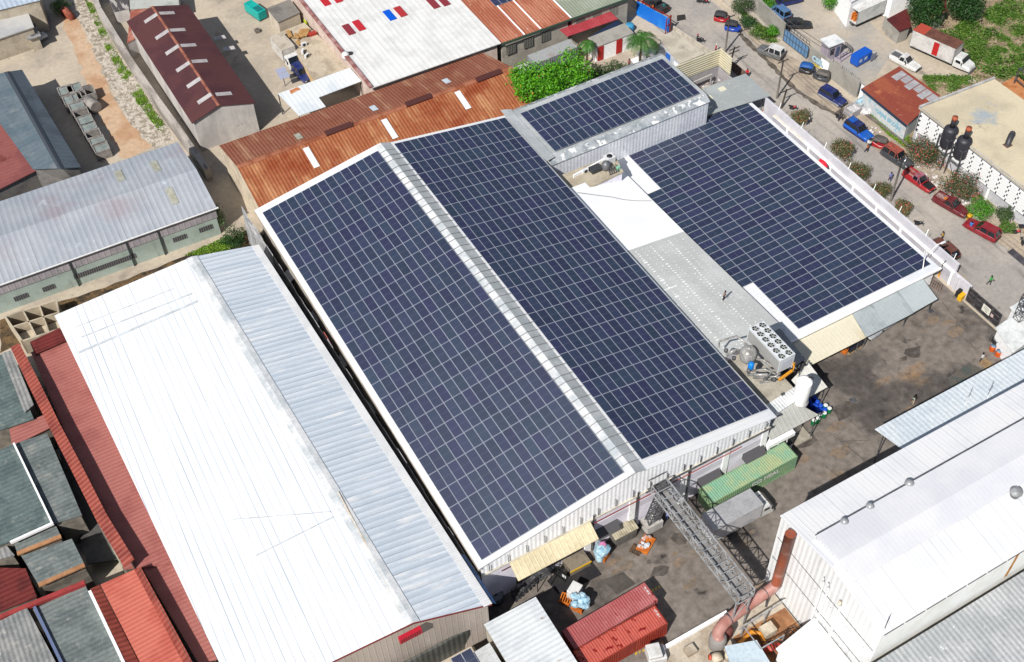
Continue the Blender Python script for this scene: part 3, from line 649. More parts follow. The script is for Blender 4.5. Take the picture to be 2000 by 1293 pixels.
canopy('porch_canopy','square white corrugated porch beside the silo and blue drums',[at(1546,742,4.4),at(1579,708,4.4),at(1616,756,4.0),at(1572,780,4.1)],M('white_sheet',P(244,242,234),P(228,226,216),sc=.5,rough=.5,corr=(0,.5,.03,.6)),posts=[tuple(at(1611,757,4.0).xy),tuple(at(1579,714,4.3).xy)])
fw=thing('site_office','small glazed site office under the grey ribbed canopy','office',(40,-59.2,0))
MB().box(37.1,41.0,-61.1,-60.2,0,3.2).build('wall',white_paint,fw)
for x in (37.4,38.7,40.0): MB().box(x,x+1.0,-61.16,-61.1,1.0,2.6).build('window',glass_dark,fw)
MB().box(41.6,44.0,-61.2,-59.2,0,.25).build('step',conc,fw)
fl_=thing('floodlight','twin floodlight on a short mast above the porch','lamp',tuple(at(1560,735,4.4).xy)+(0,))
fp=at(1560,735,4.4); MB().tube([(fp.x,fp.y,0),(fp.x,fp.y,6.4)],.05,6).build('mast',dark_steel,fl_)
for dx in (-.25,.25): MB().box(fp.x-.15+dx,fp.x+.15+dx,fp.y-.1,fp.y+.15,6.2,6.55).build('lamp_head',dark_steel,fl_)
# drums
blue_d=plain('blue_drum',P(24,64,190),.35); green_d=plain('green_drum',P(10,122,70),.4); lid_w=plain('white_lid',P(244,244,240),.5)
def drum(px,py,kind,label,group):
    p=at(px,py,.9)
    o=thing('drum',label,'drum',(p.x,p.y,0),0,group)
    b=MB(); b.lathe([(.28,0),(.29,.03),(.29,.28),(.305,.3),(.29,.32),(.29,.58),(.305,.6),(.29,.62),(.29,.86),(.27,.88)],(p.x,p.y,0),18); b.build('barrel',blue_d if kind=='b' else green_d,o)
    b=MB(); b.lathe([(.275,0),(.275,.03),(.2,.035)],(p.x,p.y,.88),18); b.build('lid',plain('blue_lid',P(40,92,215),.3) if kind=='b' else lid_w,o)
q=lambda x,y:(1440+x/4.03,640+y/4.03)
for x,y in ((568,572),(610,546),(632,578),(592,600),(622,616),(659,608),(638,646),(692,640),(660,646)): drum(*q(x,y),'b','blue plastic drum packed in the cluster beside the porch canopy','blue drums beside the porch')
for x,y in ((697,608),(727,632),(688,668),(652,680),(636,710),(605,726)): drum(*q(x,y),'g','green drum with a white lid beside the cluster of blue drums','green drums with white lids')
# terrace equipment behind the white membrane
def ac(name,label,c,w=.9,d=.35,h=.65,rz=0,m=None):
    o=thing(name,label,'air conditioner',c,rz); c=V(c); R_=Matrix.Rotation(rz,3,'Z')
    b=MB(); b.box(-w/2,w/2,-d/2,d/2,.05,h); b.v=[c+R_@V(v) for v in b.v]; b.build('case',m or white_plast,o,bevel=.02)
    b=MB(); b.lathe([(.26,0),(.26,.02),(.05,.03)],(0,-d/2-.001,h/2+.03),16,axis=(0,-1,0)); b.v=[c+R_@V(v) for v in b.v]; b.build('fan_grille',fan_d,o)
    return o
ac('condenser','white condenser on the beige terrace behind the membrane roof',at(1143,337,TZ))
p=at(1163,333,TZ); o=thing('black_water_box','square black lidded box on the beige terrace','box',p)
MB().box(p.x-.8,p.x+.8,p.y-.55,p.y+.55,TZ,TZ+.6).build('case',plain('black_box',lin(52,54,56),.6),o)
p=at(1183,330,TZ); o=thing('grey_pressure_tank','dark grey pressure tank beside the black box on the terrace','tank',p)
MB().lathe([(.5,0),(.62,.1),(.62,.9),(.5,1.15),(.2,1.3),(.1,1.4)],p,18).build('vessel',plain('tank_grey',P(120,122,126),.4,.3),o)
p=at(1190,316,TZ); o=thing('top_fan_condenser','white square condenser with a fan on top beside the silver wall','air conditioner',p)
MB().box(p.x-.65,p.x+.65,p.y-.55,p.y+.55,TZ,TZ+1.05).build('case',white_plast,o); MB().lathe([(.42,0),(.42,.02)],(p.x,p.y,TZ+1.05),18).build('fan',fan_d,o)
p=at(1197,335,TZ); o=thing('pump_skid','black pump skid with a green motor on the terrace','pump',p)
b=MB()
for k in range(5): b.bar((p.x-.7+.35*k,p.y-.5,TZ),(p.x-.6+.33*k,p.y+.5,TZ+.7),.1)
b.box(p.x-.8,p.x+.8,p.y-.5,p.y-.4,TZ,TZ+.15); b.build('frame',dark_steel,o)
MB().box(p.x+.6,p.x+1.1,p.y-.2,p.y+.2,TZ,TZ+.5).build('motor',plain('mint_green',P(150,214,180),.5),o)
LIFT=V((-1.93,-1.84,TZ))
for o_ in (ch,tk,pg,bt,lf): o_.location=V(o_.location)+LIFT
# ================================================================ YARD
def container(name,label,p0,p1,w,h,z,m,inner,group=None,length=None,text=None,ttop=None,tm=None,end_text=None,door_right=False):
    """p0,p1: near top edge seen in the photograph; box lies behind that edge"""
    a,b=at(*p0,z+h),at(*p1,z+h); d=(b-a); L_=length or d.length; u=d.normalized(); n=V((-u.y,u.x,0))
    rz=math.atan2(u.y,u.x); o=thing(name,label,'container',(a.x,a.y,z),rz,group)
    loc=lambda x,y,zz: a+u*x+n*y+V((0,0,zz-h))
    def corr(mb,x0,x1,y,side,zb,zt):
        k=int((x1-x0)/.28); dx=(x1-x0)/k
        for i in range(k):
            xs=[x0+i*dx,x0+(i+.32)*dx,x0+(i+.5)*dx,x0+(i+.82)*dx,x0+(i+1)*dx]; ys=[0,0,.045,.045,0]
            for s in range(4): mb.poly([loc(xs[s],y+side*ys[s],zb),loc(xs[s+1],y+side*ys[s+1],zb),loc(xs[s+1],y+side*ys[s+1],zt),loc(xs[s],y+side*ys[s],zt)] if side>0 else [loc(xs[s+1],y+side*ys[s+1],zb),loc(xs[s],y+side*ys[s],zb),loc(xs[s],y+side*ys[s],zt),loc(xs[s+1],y+side*ys[s+1],zt)])
    s=MB(); corr(s,.08,L_-.08,.03,1,.15,h-.1); corr(s,.08,L_-.08,w-.03,-1,.15,h-.1)
    s.poly([loc(.06,w-.03,.1),loc(.06,.03,.1),loc(.06,.03,h-.06),loc(.06,w-.03,h-.06)]); s.poly([loc(L_-.06,.03,.1),loc(L_-.06,w-.03,.1),loc(L_-.06,w-.03,h-.06),loc(L_-.06,.03,h-.06)])
    s.build('wall',m,o)
    t=MB(); k=int(L_/.3); dx=(L_-.16)/k
    for i in range(k):
        xs=[.08+i*dx,.08+(i+.3)*dx,.08+(i+.5)*dx,.08+(i+.8)*dx,.08+(i+1)*dx]; zs=[-.05,-.05,-.015,-.015,-.05]
        for q_ in range(4): t.poly([loc(xs[q_],.06,h+zs[q_]),loc(xs[q_+1],.06,h+zs[q_+1]),loc(xs[q_+1],w-.06,h+zs[q_+1]),loc(xs[q_],w-.06,h+zs[q_])])
    t.build('roof',inner,o)
    f=MB()
    for y in (0,w-.1):
        f.obox(loc(0,y,h-.12),u*L_,n*.1,V((0,0,.12))); f.obox(loc(0,y,0),u*L_,n*.1,V((0,0,.15)))
    for x in (0,L_-.12):
        f.obox(loc(x,.1,h-.13),u*.12,n*(w-.2),V((0,0,.12)))
        for y in (0,w-.14): f.obox(loc(x,y,.15),u*.13,n*.14,V((0,0,h-.27)))
    f.build('frame',m,o)
    for k_,y in enumerate((.12,w/2+.02)):
        d_=MB(); x=0 if not door_right else L_
        d_.obox(loc(x-.03,y,.14),u*.05,n*(w/2-.14),V((0,0,h-.3)))
        for q_ in (.3,.75): d_.obox(loc(x-.06,y+q_,.14),u*.03,n*.04,V((0,0,h-.3)))
        d_.build('door',m,o)
    if text: text_obj('lettering',text,.95,loc(L_*.63,-.025,1.75),u,V((0,0,1)),tm,o,bold=.02)
    if end_text: text_obj('lettering',end_text,.3,loc(L_-.35,w*.62,h+.004),-n,u,tm,o,bold=.01)
    return o,loc,L_
white_t=plain('white_lettering',P(240,240,236),.6)
g1=M('green_container',P(140,170,128),P(122,158,124),sc=.5,col3=P(150,128,90),sc3=.7,lo3=.62,hi3=.8,fine=.1,rough=.55)
g2=M('green_container_roof',P(142,184,152),P(176,188,142),sc=.28,lo=.42,hi=.62,col3=P(124,188,162),sc3=.2,lo3=.5,hi3=.75,stretch3=(1,1,1),fine=.08,rough=.55)
container('shipping_container','long faded green shipping container with white letters on its side',(1391.4,983.6),(1557.5,892),2.44,2.59,0,g1,g2,length=12.19,text='CO HEAL',tm=white_t)
r1=M('dusty_red_container',P(176,92,92),P(190,112,112),sc=.4,fine=.08,rough=.55,col4=P(130,26,26),sc4=.55,lo4=.63,hi4=.66)
r2=M('orange_red_container',P(204,98,84),P(188,90,80),sc=.4,fine=.08,rough=.5,col4=P(140,16,16),sc4=.7,lo4=.62,hi4=.65)
r3=M('orange_red_wall',P(170,66,50),P(150,56,44),sc=.4,fine=.1,rough=.55)
container('shipping_container','dusty pinkish red shipping container with its roof rust-spotted, behind the brighter red ones',(1123,1268),(1249,1193),2.44,2.59,0,r1,r1,length=12.19*.86,end_text='TL 40 2',tm=white_t,door_right=True)
container('shipping_container','short bright orange-red container standing nearest the striped floor markings',(1209,1271),(1277,1233),2.44,2.59,0,r3,r2,length=6.06,end_text='UT 20 1',tm=white_t,door_right=True)
container('shipping_container','short orange-red container with dark red splashes, cut by the photo bottom',(1144,1309),(1207.5,1272.5),2.44,2.56,0,r3,r2,length=6.06)
# ---- conveyor gallery
def lattice(mb,a,b,up,side,n,r=.05):
    """four chords and bracing between a and b; up/side are half-extents"""
    a,b=V(a),V(b); cs=[-side-up,side-up,side+up,-side+up]
    for c in cs: mb.bar(a+c,b+c,r*1.6)
    for i in range(n+1):
        p=a.lerp(b,i/n)
        for k in range(4): mb.bar(p+cs[k],p+cs[(k+1)%4],r)
        if i<n:
            q_=a.lerp(b,(i+1)/n)
            for k in (1,3): mb.bar(p+cs[k],q_+cs[(k+1)%4],r) if i%2 else mb.bar(p+cs[(k+1)%4],q_+cs[k],r)
            mb.bar(p+cs[0],q_+cs[1],r)
cv=thing('conveyor_bridge','grey steel lattice conveyor bridge crossing the yard from the warehouse gable','conveyor',(20.9,-69,0))
ca,cb=at(1287,948,8.2),at(1458,1166,7.6)
m_=MB(); lattice(m_,ca,cb,V((0,0,.65)),V((.95,0,0)),15,.075); m_.build('truss',steel,cv)
m_=MB(); d_=(cb-ca); m_.obox(ca+V((-.5,0,-.35)),d_,V((1.0,0,0)),V((0,0,.08))); m_.build('belt',M('dusty_belt',P(156,154,152),P(130,128,126),sc=.8),cv)
m_=MB(); n_=22
for i in range(n_):
    p=ca.lerp(cb,(i+.5)/n_); m_.bar(p+V((-.62,0,-.24)),p+V((.62,0,-.24)),.07)
m_.build('roller',steel,cv)
m_=MB()
for i in range(3): m_.obox(ca+V((-.7,-.1-i*.3,-.2+i*.1)),(1.4,0,0),(0,-.18,0),(0,0,.5))
m_.bar(ca+V((-1,.6,-.8)),ca+V((1,.6,-.8)),.15); m_.bar(ca+V((-1,.6,.9)),ca+V((1,.6,.9)),.1); m_.build('drive_head',dark_steel,cv)
tb=at(1275,1032,0)
m_=MB(); tx,ty=tb.x,tb.y+.3
lattice(m_,(tx,ty,1.3),(ca.x,ca.y-.9,7.5),V((0,.45,0)),V((.7,0,0)),9,.07); m_.build('tower',dark_steel,cv)
m_=MB(); m_.box(tx-1.05,tx+1.05,ty-.75,ty+.75,0,1.35); m_.build('footing',M('footing_concrete',P(206,202,198),P(186,182,176),sc=.7),cv,bevel=.03)
m_=MB()
e_=cb+V((0,.3,-.6)); m_.bar(e_+V((-.9,0,0)),V((e_.x-.9,e_.y,0)),.14); m_.bar(e_+V((.9,0,0)),V((e_.x+.9,e_.y,0)),.14); m_.bar(e_+V((-.9,0,-4)),e_+V((.9,0,-1)),.08); m_.build('trestle',steel,cv)
# ---- box truck in the yard
def wheel(parent,c,r=.42,w=.28,ax=(0,1,0),name='wheel'):
    b=MB(); a_=V(ax).normalized(); c=V(c)
    b.lathe([(r*.62,-w/2),(r*.93,-w/2),(r,-w/2+.05),(r,w/2-.05),(r*.93,w/2),(r*.62,w/2)],c,18,axis=a_); o=b.build(name,tyre_m,parent)
    b=MB(); b.lathe([(r*.62,-w/2+.02),(r*.3,-w/2+.06),(r*.12,-w/2-.01)],c,14,axis=a_); b.lathe([(r*.12,w/2+.01),(r*.3,w/2-.06),(r*.62,w/2-.02)],c,14,axis=a_); b.build('rim',rim_m,o)
    return o
def placed(x,y,rz,z=0):
    m=Matrix.Translation((x,y,z))@Matrix.Rotation(rz,4,'Z')
    return lambda v: m@V(v)
class LB(MB):
    """local builder: vertices given in the thing's own frame (x forward)"""
    def build(s,name,mats,parent=None,bevel=0): return MB.build(s,name,mats,parent,world=False,bevel=bevel)
def box_truck(label,x,y,rz,L_box,H,W,colbox,colroof,colcab,bonnet=False,fan=None,name='box_truck',zb=1.05,door=None,open_rear=False,roof_patch=None):
    o=thing(name,label,'truck',(x,y,0),rz)
    lc=1.9; xr=-L_box/2-lc/2+.3; xf=xr+L_box
    bm_=LB()
    if open_rear:
        bm_.box(xr,xf,-W/2,-W/2+.06,zb,zb+H-.03); bm_.box(xr,xf,W/2-.06,W/2,zb,zb+H-.03); bm_.box(xf-.06,xf,-W/2+.06,W/2-.06,zb,zb+H-.03); bm_.box(xr,xf-.06,-W/2+.06,W/2-.06,zb,zb+.08)
    else: bm_.box(xr,xf,-W/2,W/2,zb,zb+H-.03)
    cb_=bm_.build('cargo_box',colbox,o)
    t_=LB(); t_.box(xr-.02,xf+.02,-W/2-.02,W/2+.02,zb+H-.03,zb+H+.02); t_.build('roof',colroof,cb_)
    t_=LB()
    for x_ in (xr-.01,xf-.09):
        for y_ in (-W/2-.015,W/2-.085): t_.box(x_,x_+.1,y_,y_+.1,zb,zb+H-.03)
    t_.box(xr,xf,-W/2-.012,W/2+.012,zb-.1,zb); t_.build('trim',steel,cb_)
    ch_=LB(); ch_.box(xr,xf+1.6,-.45,.45,.55,zb-.1); ch_.build('chassis',dark_steel,o)
    cw=W*.92; c0=xf+.12
    c=LB()
    if bonnet:
        sec=[(c0,.75,2.25,cw/2),(c0+1.15,.75,2.3,cw/2),(c0+1.6,.75,1.55,cw/2*.98),(c0+2.7,.7,1.3,cw/2*.82),(c0+2.85,.75,1.0,cw/2*.75)]
    else: sec=[(c0,.6,2.3,cw/2),(c0+.3,.6,2.45,cw/2),(c0+1.1,.55,2.4,cw/2),(c0+1.75,.5,1.45,cw/2),(c0+1.85,.5,.95,cw/2*.96)]
    ring=[]
    for X,z0,z1,hw in sec: ring+= [(X,-hw,z0),(X,hw,z0),(X,hw,z1-.25),(X,hw*.9,z1),(X,-hw*.9,z1),(X,-hw,z1-.25)]
    fs=[]
    for i in range(len(sec)-1):
        for k in range(6): j=(k+1)%6; fs.append([i*6+k,(i+1)*6+k,(i+1)*6+j,i*6+j])
    fs.append([0,1,2,3,4,5]); m0=(len(sec)-1)*6; fs.append([m0+k for k in range(6)][::-1])
    c.add(ring,[f[::-1] for f in fs]); c.build('cab',colcab,o)
    A=sec[1 if bonnet else 2]; B=sec[2 if bonnet else 3]
    w_=LB(); e=.03
    w_.add([(A[0]+.08,-A[3]*.82,A[2]-.06+e),(A[0]+.08,A[3]*.82,A[2]-.06+e),(B[0]+.02,B[3]*.86,B[2]+.1+e),(B[0]+.02,-B[3]*.86,B[2]+.1+e)],[[0,3,2,1]])
    w_.build('windscreen',glass_dark,o)
    for s in (-1,1):
        w_=LB(); y_=s*(A[3]+.008); w_.add([(c0+.35,y_,1.55),(A[0]+.1,y_,1.55),(A[0]-.05,y_,2.05),(c0+.35,y_,2.05)],[[0,1,2,3] if s<0 else [3,2,1,0]]); w_.build('side_window',glass_dark,o)
        h_=LB(); X=sec[-1][0]; h_.box(X-.02,X+.05,s*.6-.15,s*.6+.15,.85,1.05); h_.build('headlight',plain('lamp_glass',P(230,230,225),.2),o)
        m__=LB(); m__.box(A[0]+.25,A[0]+.35,s*(A[3]+.12)-.08,s*(A[3]+.12)+.08,1.5,1.95); m__.build('mirror',black,o)
    b_=LB(); X=sec[-1][0]; b_.box(X-.05,X+.12,-cw/2,cw/2,.4,.68); b_.build('bumper',plain('truck_bumper',P(120,120,122),.5),o)
    for x_ in (c0+(1.75 if bonnet else .95),xr+L_box*.22):
        for s in (-1,1): wheel(o,(x_,s*(W/2-.2),.47),.47,.3)
    if door:
        d_=LB(); d_.box(xr+L_box*.52,xr+L_box*.52+.95,-W/2-.03,-W/2-.002,zb+.1,zb+H-.35); d_.build('side_door',door,o)
    if roof_patch:
        t_=LB(); t_.box(xr,xr+L_box*.26,-W/2,W/2,zb+H+.021,zb+H+.03); t_.build('roof_patch',roof_patch,cb_)
    if fan:
        for s in (-1,1):
            f=LB(); f.box(c0+.1,c0+1.0,s*.45-.02,s*.45+.02,2.45,2.5); f.build('roof_mark',dark_steel,o)
    return o
truckbox=M('dirty_white_box',P(208,206,208),P(176,176,182),sc=.5,lo=.45,hi=.65,col3=P(150,146,150),sc3=.8,lo3=.6,hi3=.75,fine=.06)
truckroof=M('aluminium_truck_roof',P(190,190,192),P(176,176,180),sc=.4,rough=.4,metal=.5,corr=(1,.36,.03,.8))
white_cab=paint('white_vehicle_paint',236,236,234)
a_,b__=at(1365,1006.5,3.55),at(1460.5,956,3.55); mid=(at(1365,1006.5,3.55)+at(1489,987,3.55))/2; u_=(b__-a_).normalized(); rz_=math.atan2(u_.y,u_.x)
box_truck('grey-roofed box truck with white cab parked alongside the green container',mid.x+u_.x*.9,mid.y+u_.y*.9,rz_,(b__-a_).length,2.5,2.45,truckbox,truckroof,white_cab,fan=1)
# ---- loading dock clutter
orange_w=M('orange_crate',P(226,128,40),P(190,100,34),sc=1.5,fine=.1); bag_b=M('blue_plastic_bag',P(150,196,220),P(196,222,234),sc=2.5,lo=.4,hi=.6,rough=.35,fine=.15,bump=.08,bsc=5); bag_w=M('white_sack',P(232,230,228),P(190,188,190),sc=2.5,fine=.12,rough=.6,bump=.06,bsc=5)
def lump(mb,c,r,seed,sq=.8):
    rr=random.Random(seed); bm=bmesh.new(); bmesh.ops.create_icosphere(bm,subdivisions=2,radius=r)
    for v in bm.verts: k=1+rr.uniform(-.18,.18); v.co=V((v.co.x*k,v.co.y*k,v.co.z*k*sq))
    bm.verts.index_update()
    mb.add([V(c)+v.co for v in bm.verts],[[v.index for v in f.verts] for f in bm.faces]); bm.free()
def pallet_box(name,label,p,s,h,m,rz=.5,cat='crate'):
    o=thing(name,label,cat,p,rz); R_=Matrix.Rotation(rz,3,'Z'); b=MB()
    b.box(-s/2,s/2,-s/2,s/2,0,.12); b.box(-s/2,s/2,-s/2,-s/2+.06,.12,h); b.box(-s/2,s/2,s/2-.06,s/2,.12,h); b.box(-s/2,-s/2+.06,-s/2+.06,s/2-.06,.12,h); b.box(s/2-.06,s/2,-s/2+.06,s/2-.06,.12,h)
    b.v=[V(p)+R_@V(v) for v in b.v]; b.build('box',m,o); return o
def bag_heap(name,label,p,r,n,m,seed,group=None,cat='bags',h=.5):
    rr=random.Random(seed); b=MB()
    for k in range(n):
        t=rr.uniform(0,2*PI); q_=r*math.sqrt(rr.random())*.75; s=rr.uniform(.3,.5)
        lump(b,V(p)+V((q_*math.cos(t),q_*math.sin(t),.2+rr.uniform(0,h))),s,seed*31+k,.75)
    return tag(b.build(name,m),label,cat,group)
p=at(1131,1186,0); pallet_box('crate','open orange crate under the heap of pale blue plastic bags',p,1.3,1.0,orange_w,.55)
bag_heap('bag_heap','heap of pale blue plastic bags in the orange crate near the white pallet stack',p+V((0,0,.75)),1.15,11,bag_b,4,h=.9)
p=at(1178,1088,0); pallet_box('crate','small orange crate holding the bulging blue and pink bag by the gable wall',p,1.1,.9,orange_w,.4)
b=MB(); lump(b,p+V((-.1,.1,1.5)),.95,77,.95); lump(b,p+V((-.6,-.2,.9)),.5,78,1.4); bb=b.build('bag_heap',bag_b); tag(bb,'bulging pale blue bag with a pink top on an orange crate by the gable wall','bags')
b=MB(); lump(b,p+V((.05,.25,2.2)),.42,79,.6); tag(b.build('pink_bag',plain('pink_plastic',P(240,150,200),.4),bb),None)
wrap=M('shrink_wrapped_white',P(240,240,238),P(216,214,210),sc=1.2,rough=.35,fine=.05,bump=.02,bsc=6)
p=at(1128,1172,0); o=thing('wrapped_pallet','white shrink-wrapped pallet stack standing in the dark yard','pallet',p,.52)
R_=Matrix.Rotation(.52,3,'Z')
b=MB(); b.box(-.75,.75,-.6,.6,.14,1.75); b.v=[p+V((0,.6,0))+R_@V(v) for v in b.v]; b.build('load',wrap,o,bevel=.06)
b=MB(); b.box(-.7,.7,-.55,.55,0,.13); b.v=[p+V((0,.6,0))+R_@V(v) for v in b.v]; b.build('base',orange_w,o)
p=at(1105,1173,0); o=thing('stacked_pallets','orange wooden pallets leaning beside the white pallet stack','pallet',p,.5)
for k in range(3):
    b=MB()
    for i in range(5): b.box(-.6,.6,-.6+.27*i,-.48+.27*i,.02+.2*k,.12+.2*k)
    b.box(-.6,-.5,-.6,.6,-.0+.2*k+.12,.16+.2*k); b.box(.5,.6,-.6,.6,.12+.2*k,.16+.2*k); R2=Matrix.Rotation(.5+.1*k,3,'Z'); b.v=[p+R2@V(v) for v in b.v]; b.build('pallet',orange_w,o)
p=at(1262,1063,0); o=thing('bottle_pallet','low orange pallet heaped with clear bottles beside the concrete footing','pallet',p,.55)
R_=Matrix.Rotation(.52,3,'Z'); b=MB(); b.box(-1.2,1.0,-.7,.7,0,.3); b.v=[p+R_@V(v) for v in b.v]; b.build('base',orange_w,o)
b=MB()
for k in range(16): lump(b,p+R_@V((rnd.uniform(-.9,.8),rnd.uniform(-.5,.5),.45+rnd.uniform(0,.15))),.24,300+k,.7)
b.build('bottles',M('mixed_bottles',P(216,220,226),P(214,140,96),sc=1.8,lo=.5,hi=.56,fine=.2),o)
p=at(1243,1075,0); o=thing('dark_pallet','broken dark wooden pallet beside the orange bottle pallet','pallet',p,.52)
b=MB()
for i in range(6): b.box(-.6,.6,-.6+.22*i,-.46+.22*i,.1,.16)
for i in (-.55,0,.5): b.box(i,i+.08,-.6,.6,0,.1)
b.v=[p+R_@V(v) for v in b.v]; b.build('board',M('dark_wood',P(70,58,46),P(120,88,60),sc=2),o)
# lean-to cabinet at the gable
p=at(1222,1058,0); o=shed('dock_cabinet','small lean-to cabinet with a ribbed beige roof against the gable wall','cabinet',[(p.x-1.6,p.y+1.7,2.3),(p.x+1.5,p.y+1.7,2.3),(p.x+1.5,p.y-.2,1.95),(p.x-1.6,p.y-.2,1.95)],M('beige_rib',P(196,186,160),P(160,150,126),sc=.8,rough=.6,corr=(0,.28,.03)),M('cabinet_grey',P(120,116,110),P(90,86,82),sc=.8),over=.12,t=.06)
# dark steel stair and cage by the dock
st=thing('steel_stair','black steel stair and railings by the loading dock','stairs',at(1030,1140,0))
bs_=MB(); p=at(1040,1150,0)
for k in range(9): bs_.box(p.x-2.4+.3*k,p.x-2.1+.3*k,p.y-.5,p.y+.5,.25*k,.25*k+.04)
bs_.box(p.x+.3,p.x+2.0,p.y-.6,p.y+1.6,2.2,2.26); bs_.build('steps',dark_steel,st)
bs_=MB()
for s in (-.5,.5):
    bs_.bar((p.x-2.4,p.y+s,1.0),(p.x+.3,p.y+s,3.2),.06); bs_.bar((p.x-2.4,p.y+s,.5),(p.x+.3,p.y+s,2.7),.05)
    for k in range(5): bs_.bar((p.x-2.3+.6*k,p.y+s,.45*k),(p.x-2.3+.6*k,p.y+s,1.05+.48*k),.05)
for q_ in ((.3,-.6),(2,-.6),(2,1.6),(.3,1.6)): bs_.bar((p.x+q_[0],p.y+q_[1],0),(p.x+q_[0],p.y+q_[1],3.2),.08)
for z in (2.7,3.2): bs_.bar((p.x+.3,p.y-.6,z),(p.x+2,p.y-.6,z),.05); bs_.bar((p.x+2,p.y-.6,z),(p.x+2,p.y+1.6,z),.05)
for k in range(8): bs_.bar((p.x-3.2+.4*k,p.y-1.6,0),(p.x-3.2+.4*k,p.y-1.5,1.3),.05)
bs_.bar((p.x-3.2,p.y-1.6,1.3),(p.x-.2,p.y-1.5,1.3),.06); bs_.bar((p.x-3.2,p.y-1.6,.6),(p.x-.2,p.y-1.5,.6),.05); bs_.build('railing',black,st)
gt=thing('dock_gate','black steel frame gate standing open in the dock ramp','gate',at(1090,1120,0)); b=MB()
g0,g1_=at(1076,1117,0),at(1103,1137,0)
for z in (.15,.8,1.5,2.1): b.bar(g0+V((0,0,z)),g1_+V((0,0,z)),.06)
for k in range(5): q_=g0.lerp(g1_,k/4); b.bar(q_,q_+V((0,0,2.1)),.06)
b.build('frame',black,gt); b=MB(); q_=g0.lerp(g1_,.8)+V((0,0,.9)); b.obox(q_+V((0,-.05,0)),(g1_-g0).normalized()*.5,V((0,.02,0)),V((0,0,.6))); b.build('notice',white_plast,gt)
for k,(px,py) in enumerate(((954,1140),(968,1161))):
    p=at(px,py,1.1); o=thing('cooling_fan','dark round cooling fan in the shaded corner, '+('nearer the alley mouth' if k==0 else 'nearer the bottom shed'),'fan',(p.x,p.y,0))
    b=MB(); b.lathe([(.85,0),(.85,1.1)],(p.x,p.y,0),24); b.build('casing',plain('fan_casing',P(90,92,98),.6),o)
    b=MB(); b.lathe([(.78,0),(.76,.03)],(p.x,p.y,1.1),24); b.m=1; b.lathe([(.2,.03),(.2,.06)],(p.x,p.y,1.1),12); b.build('grille',[plain('fan_grille_grey',P(150,152,158),.5),black],o)
# small drain covers
for k,(px,py,lb) in enumerate(((1666,782,'square dark drain cover in the middle of the yard'),(1817,607,'square dark drain cover near the corner canopy'))):
    p=at(px,py,0); b=MB(); b.box(p.x-.35,p.x+.35,p.y-.35,p.y+.35,.012,.03); tag(b.build('drain_cover',dark_steel),lb,'drain cover')
# ================================================================ WHITE FACTORY HALL, bottom right
hall_roof=M('hall_white_roof',P(250,250,252),P(240,242,246),sc=.2,fine=.02,rough=.45,corr=(0,.5,.03,.7),seam=(0,1.0,.9,P(196,198,204),.55))
lav=M('translucent_ridge_sheet',P(230,231,238),P(241,241,245),sc=.15,lo=.4,hi=.65,fine=.02,rough=.3,corr=(0,.5,.02,.7))
hall_wall=M('silver_hall_cladding',(.66,.67,.68,1),(.74,.75,.76,1),sc=.2,stretch=(1,1,.25),col3=P(150,148,138),sc3=.35,stretch3=(1,1,.15),lo3=.6,hi3=.8,rough=.4,metal=.3,corr=(1,.62,.05),fine=.05)
hall_side=M('white_hall_side',(.84,.85,.83,1),(.76,.77,.73,1),sc=.3,col3=P(176,150,104),sc3=.3,stretch3=(1,1,.08),lo3=.66,hi3=.8,rough=.5,corr=(0,3.4,.02,.985),fine=.04)
H0,H1=27.45,92; ya,yb,yr=-73.3,-88.5,-80.9; hz,hr=13.0,14.3
hl=thing('factory_hall','tall white factory hall with a lavender ridge light along its roof, at the lower right','factory',(27.5,-81,0))
r=MB(); r.slab([(H0,ya,hz),(H1,ya,hz),(H1,yr,hr),(H0,yr,hr)],.15); r.slab([(H0,yr,hr),(H1,yr,hr),(H1,yb,hz),(H0,yb,hz)],.15); ro=r.build('roof',hall_roof,hl)
x0,x1=28.3,90; s_=(hr-hz)/(yr-ya)
zA=lambda y: hr-abs(y-yr)*abs(hr-hz)/abs(yr-ya)
m=MB(); y0,y1=-77.5,-83.3; zt=hr+.55; zu=zA(y0)+.75
m.slab([(x0,y0,zu),(x1,y0,zu),(x1,yr,zt),(x0,yr,zt)][::1],.06); m.slab([(x0,yr,zt),(x1,yr,zt),(x1,y1,zu),(x0,y1,zu)],.06); mo=m.build('ridge_light',lav,hl)
m=MB(); m.poly([(x0+.05,y0-.02,zA(y0)),(x0+.05,y0-.02,zu-.06),(x0+.05,yr,zt-.06),(x0+.05,y1+.02,zu-.06),(x0+.05,y1+.02,zA(y1)),(x0+.05,yr,hr)])
m.build('ridge_light_end',M('ridge_end_rib',P(236,238,242),P(220,222,228),sc=.5,corr=(1,.4,.04)),mo)
m=MB(); m.box(x0,x1,y0+.0,y0+.12,zu-.12,zu-.0); m.build('ridge_gutter',dark_steel,mo)
w=MB(); w.poly([(H0+.12,ya-.1,0),(H0+.12,ya-.1,hz-.17),(H0+.12,yr,hr-.17),(H0+.12,yb+.1,hz-.17),(H0+.12,yb+.1,0)]); w.build('gable_wall',hall_wall,hl)
w=MB(); w.poly([(H0+.12,yb+.1,0),(H0+.12,yb+.1,hz-.17),(H1,yb+.1,hz-.17),(H1,yb+.1,0)]); w.poly([(H1,ya-.1,0),(H1,ya-.1,hz-.17),(H0+.12,ya-.1,hz-.17),(H0+.12,ya-.1,0)]); w.build('side_wall',hall_side,hl)
rs=MB()
for px,py in ((1990,1140),): 
    p=aty(1905,1180,yb); rs.box(p.x+3.0,p.x+3.45,yb+.085,yb+.095,8,hz-.2)
rs.build('rust_streak',M('rust_streak',P(214,160,80),P(196,120,50),sc=1,fine=.1),hl)
g=MB()
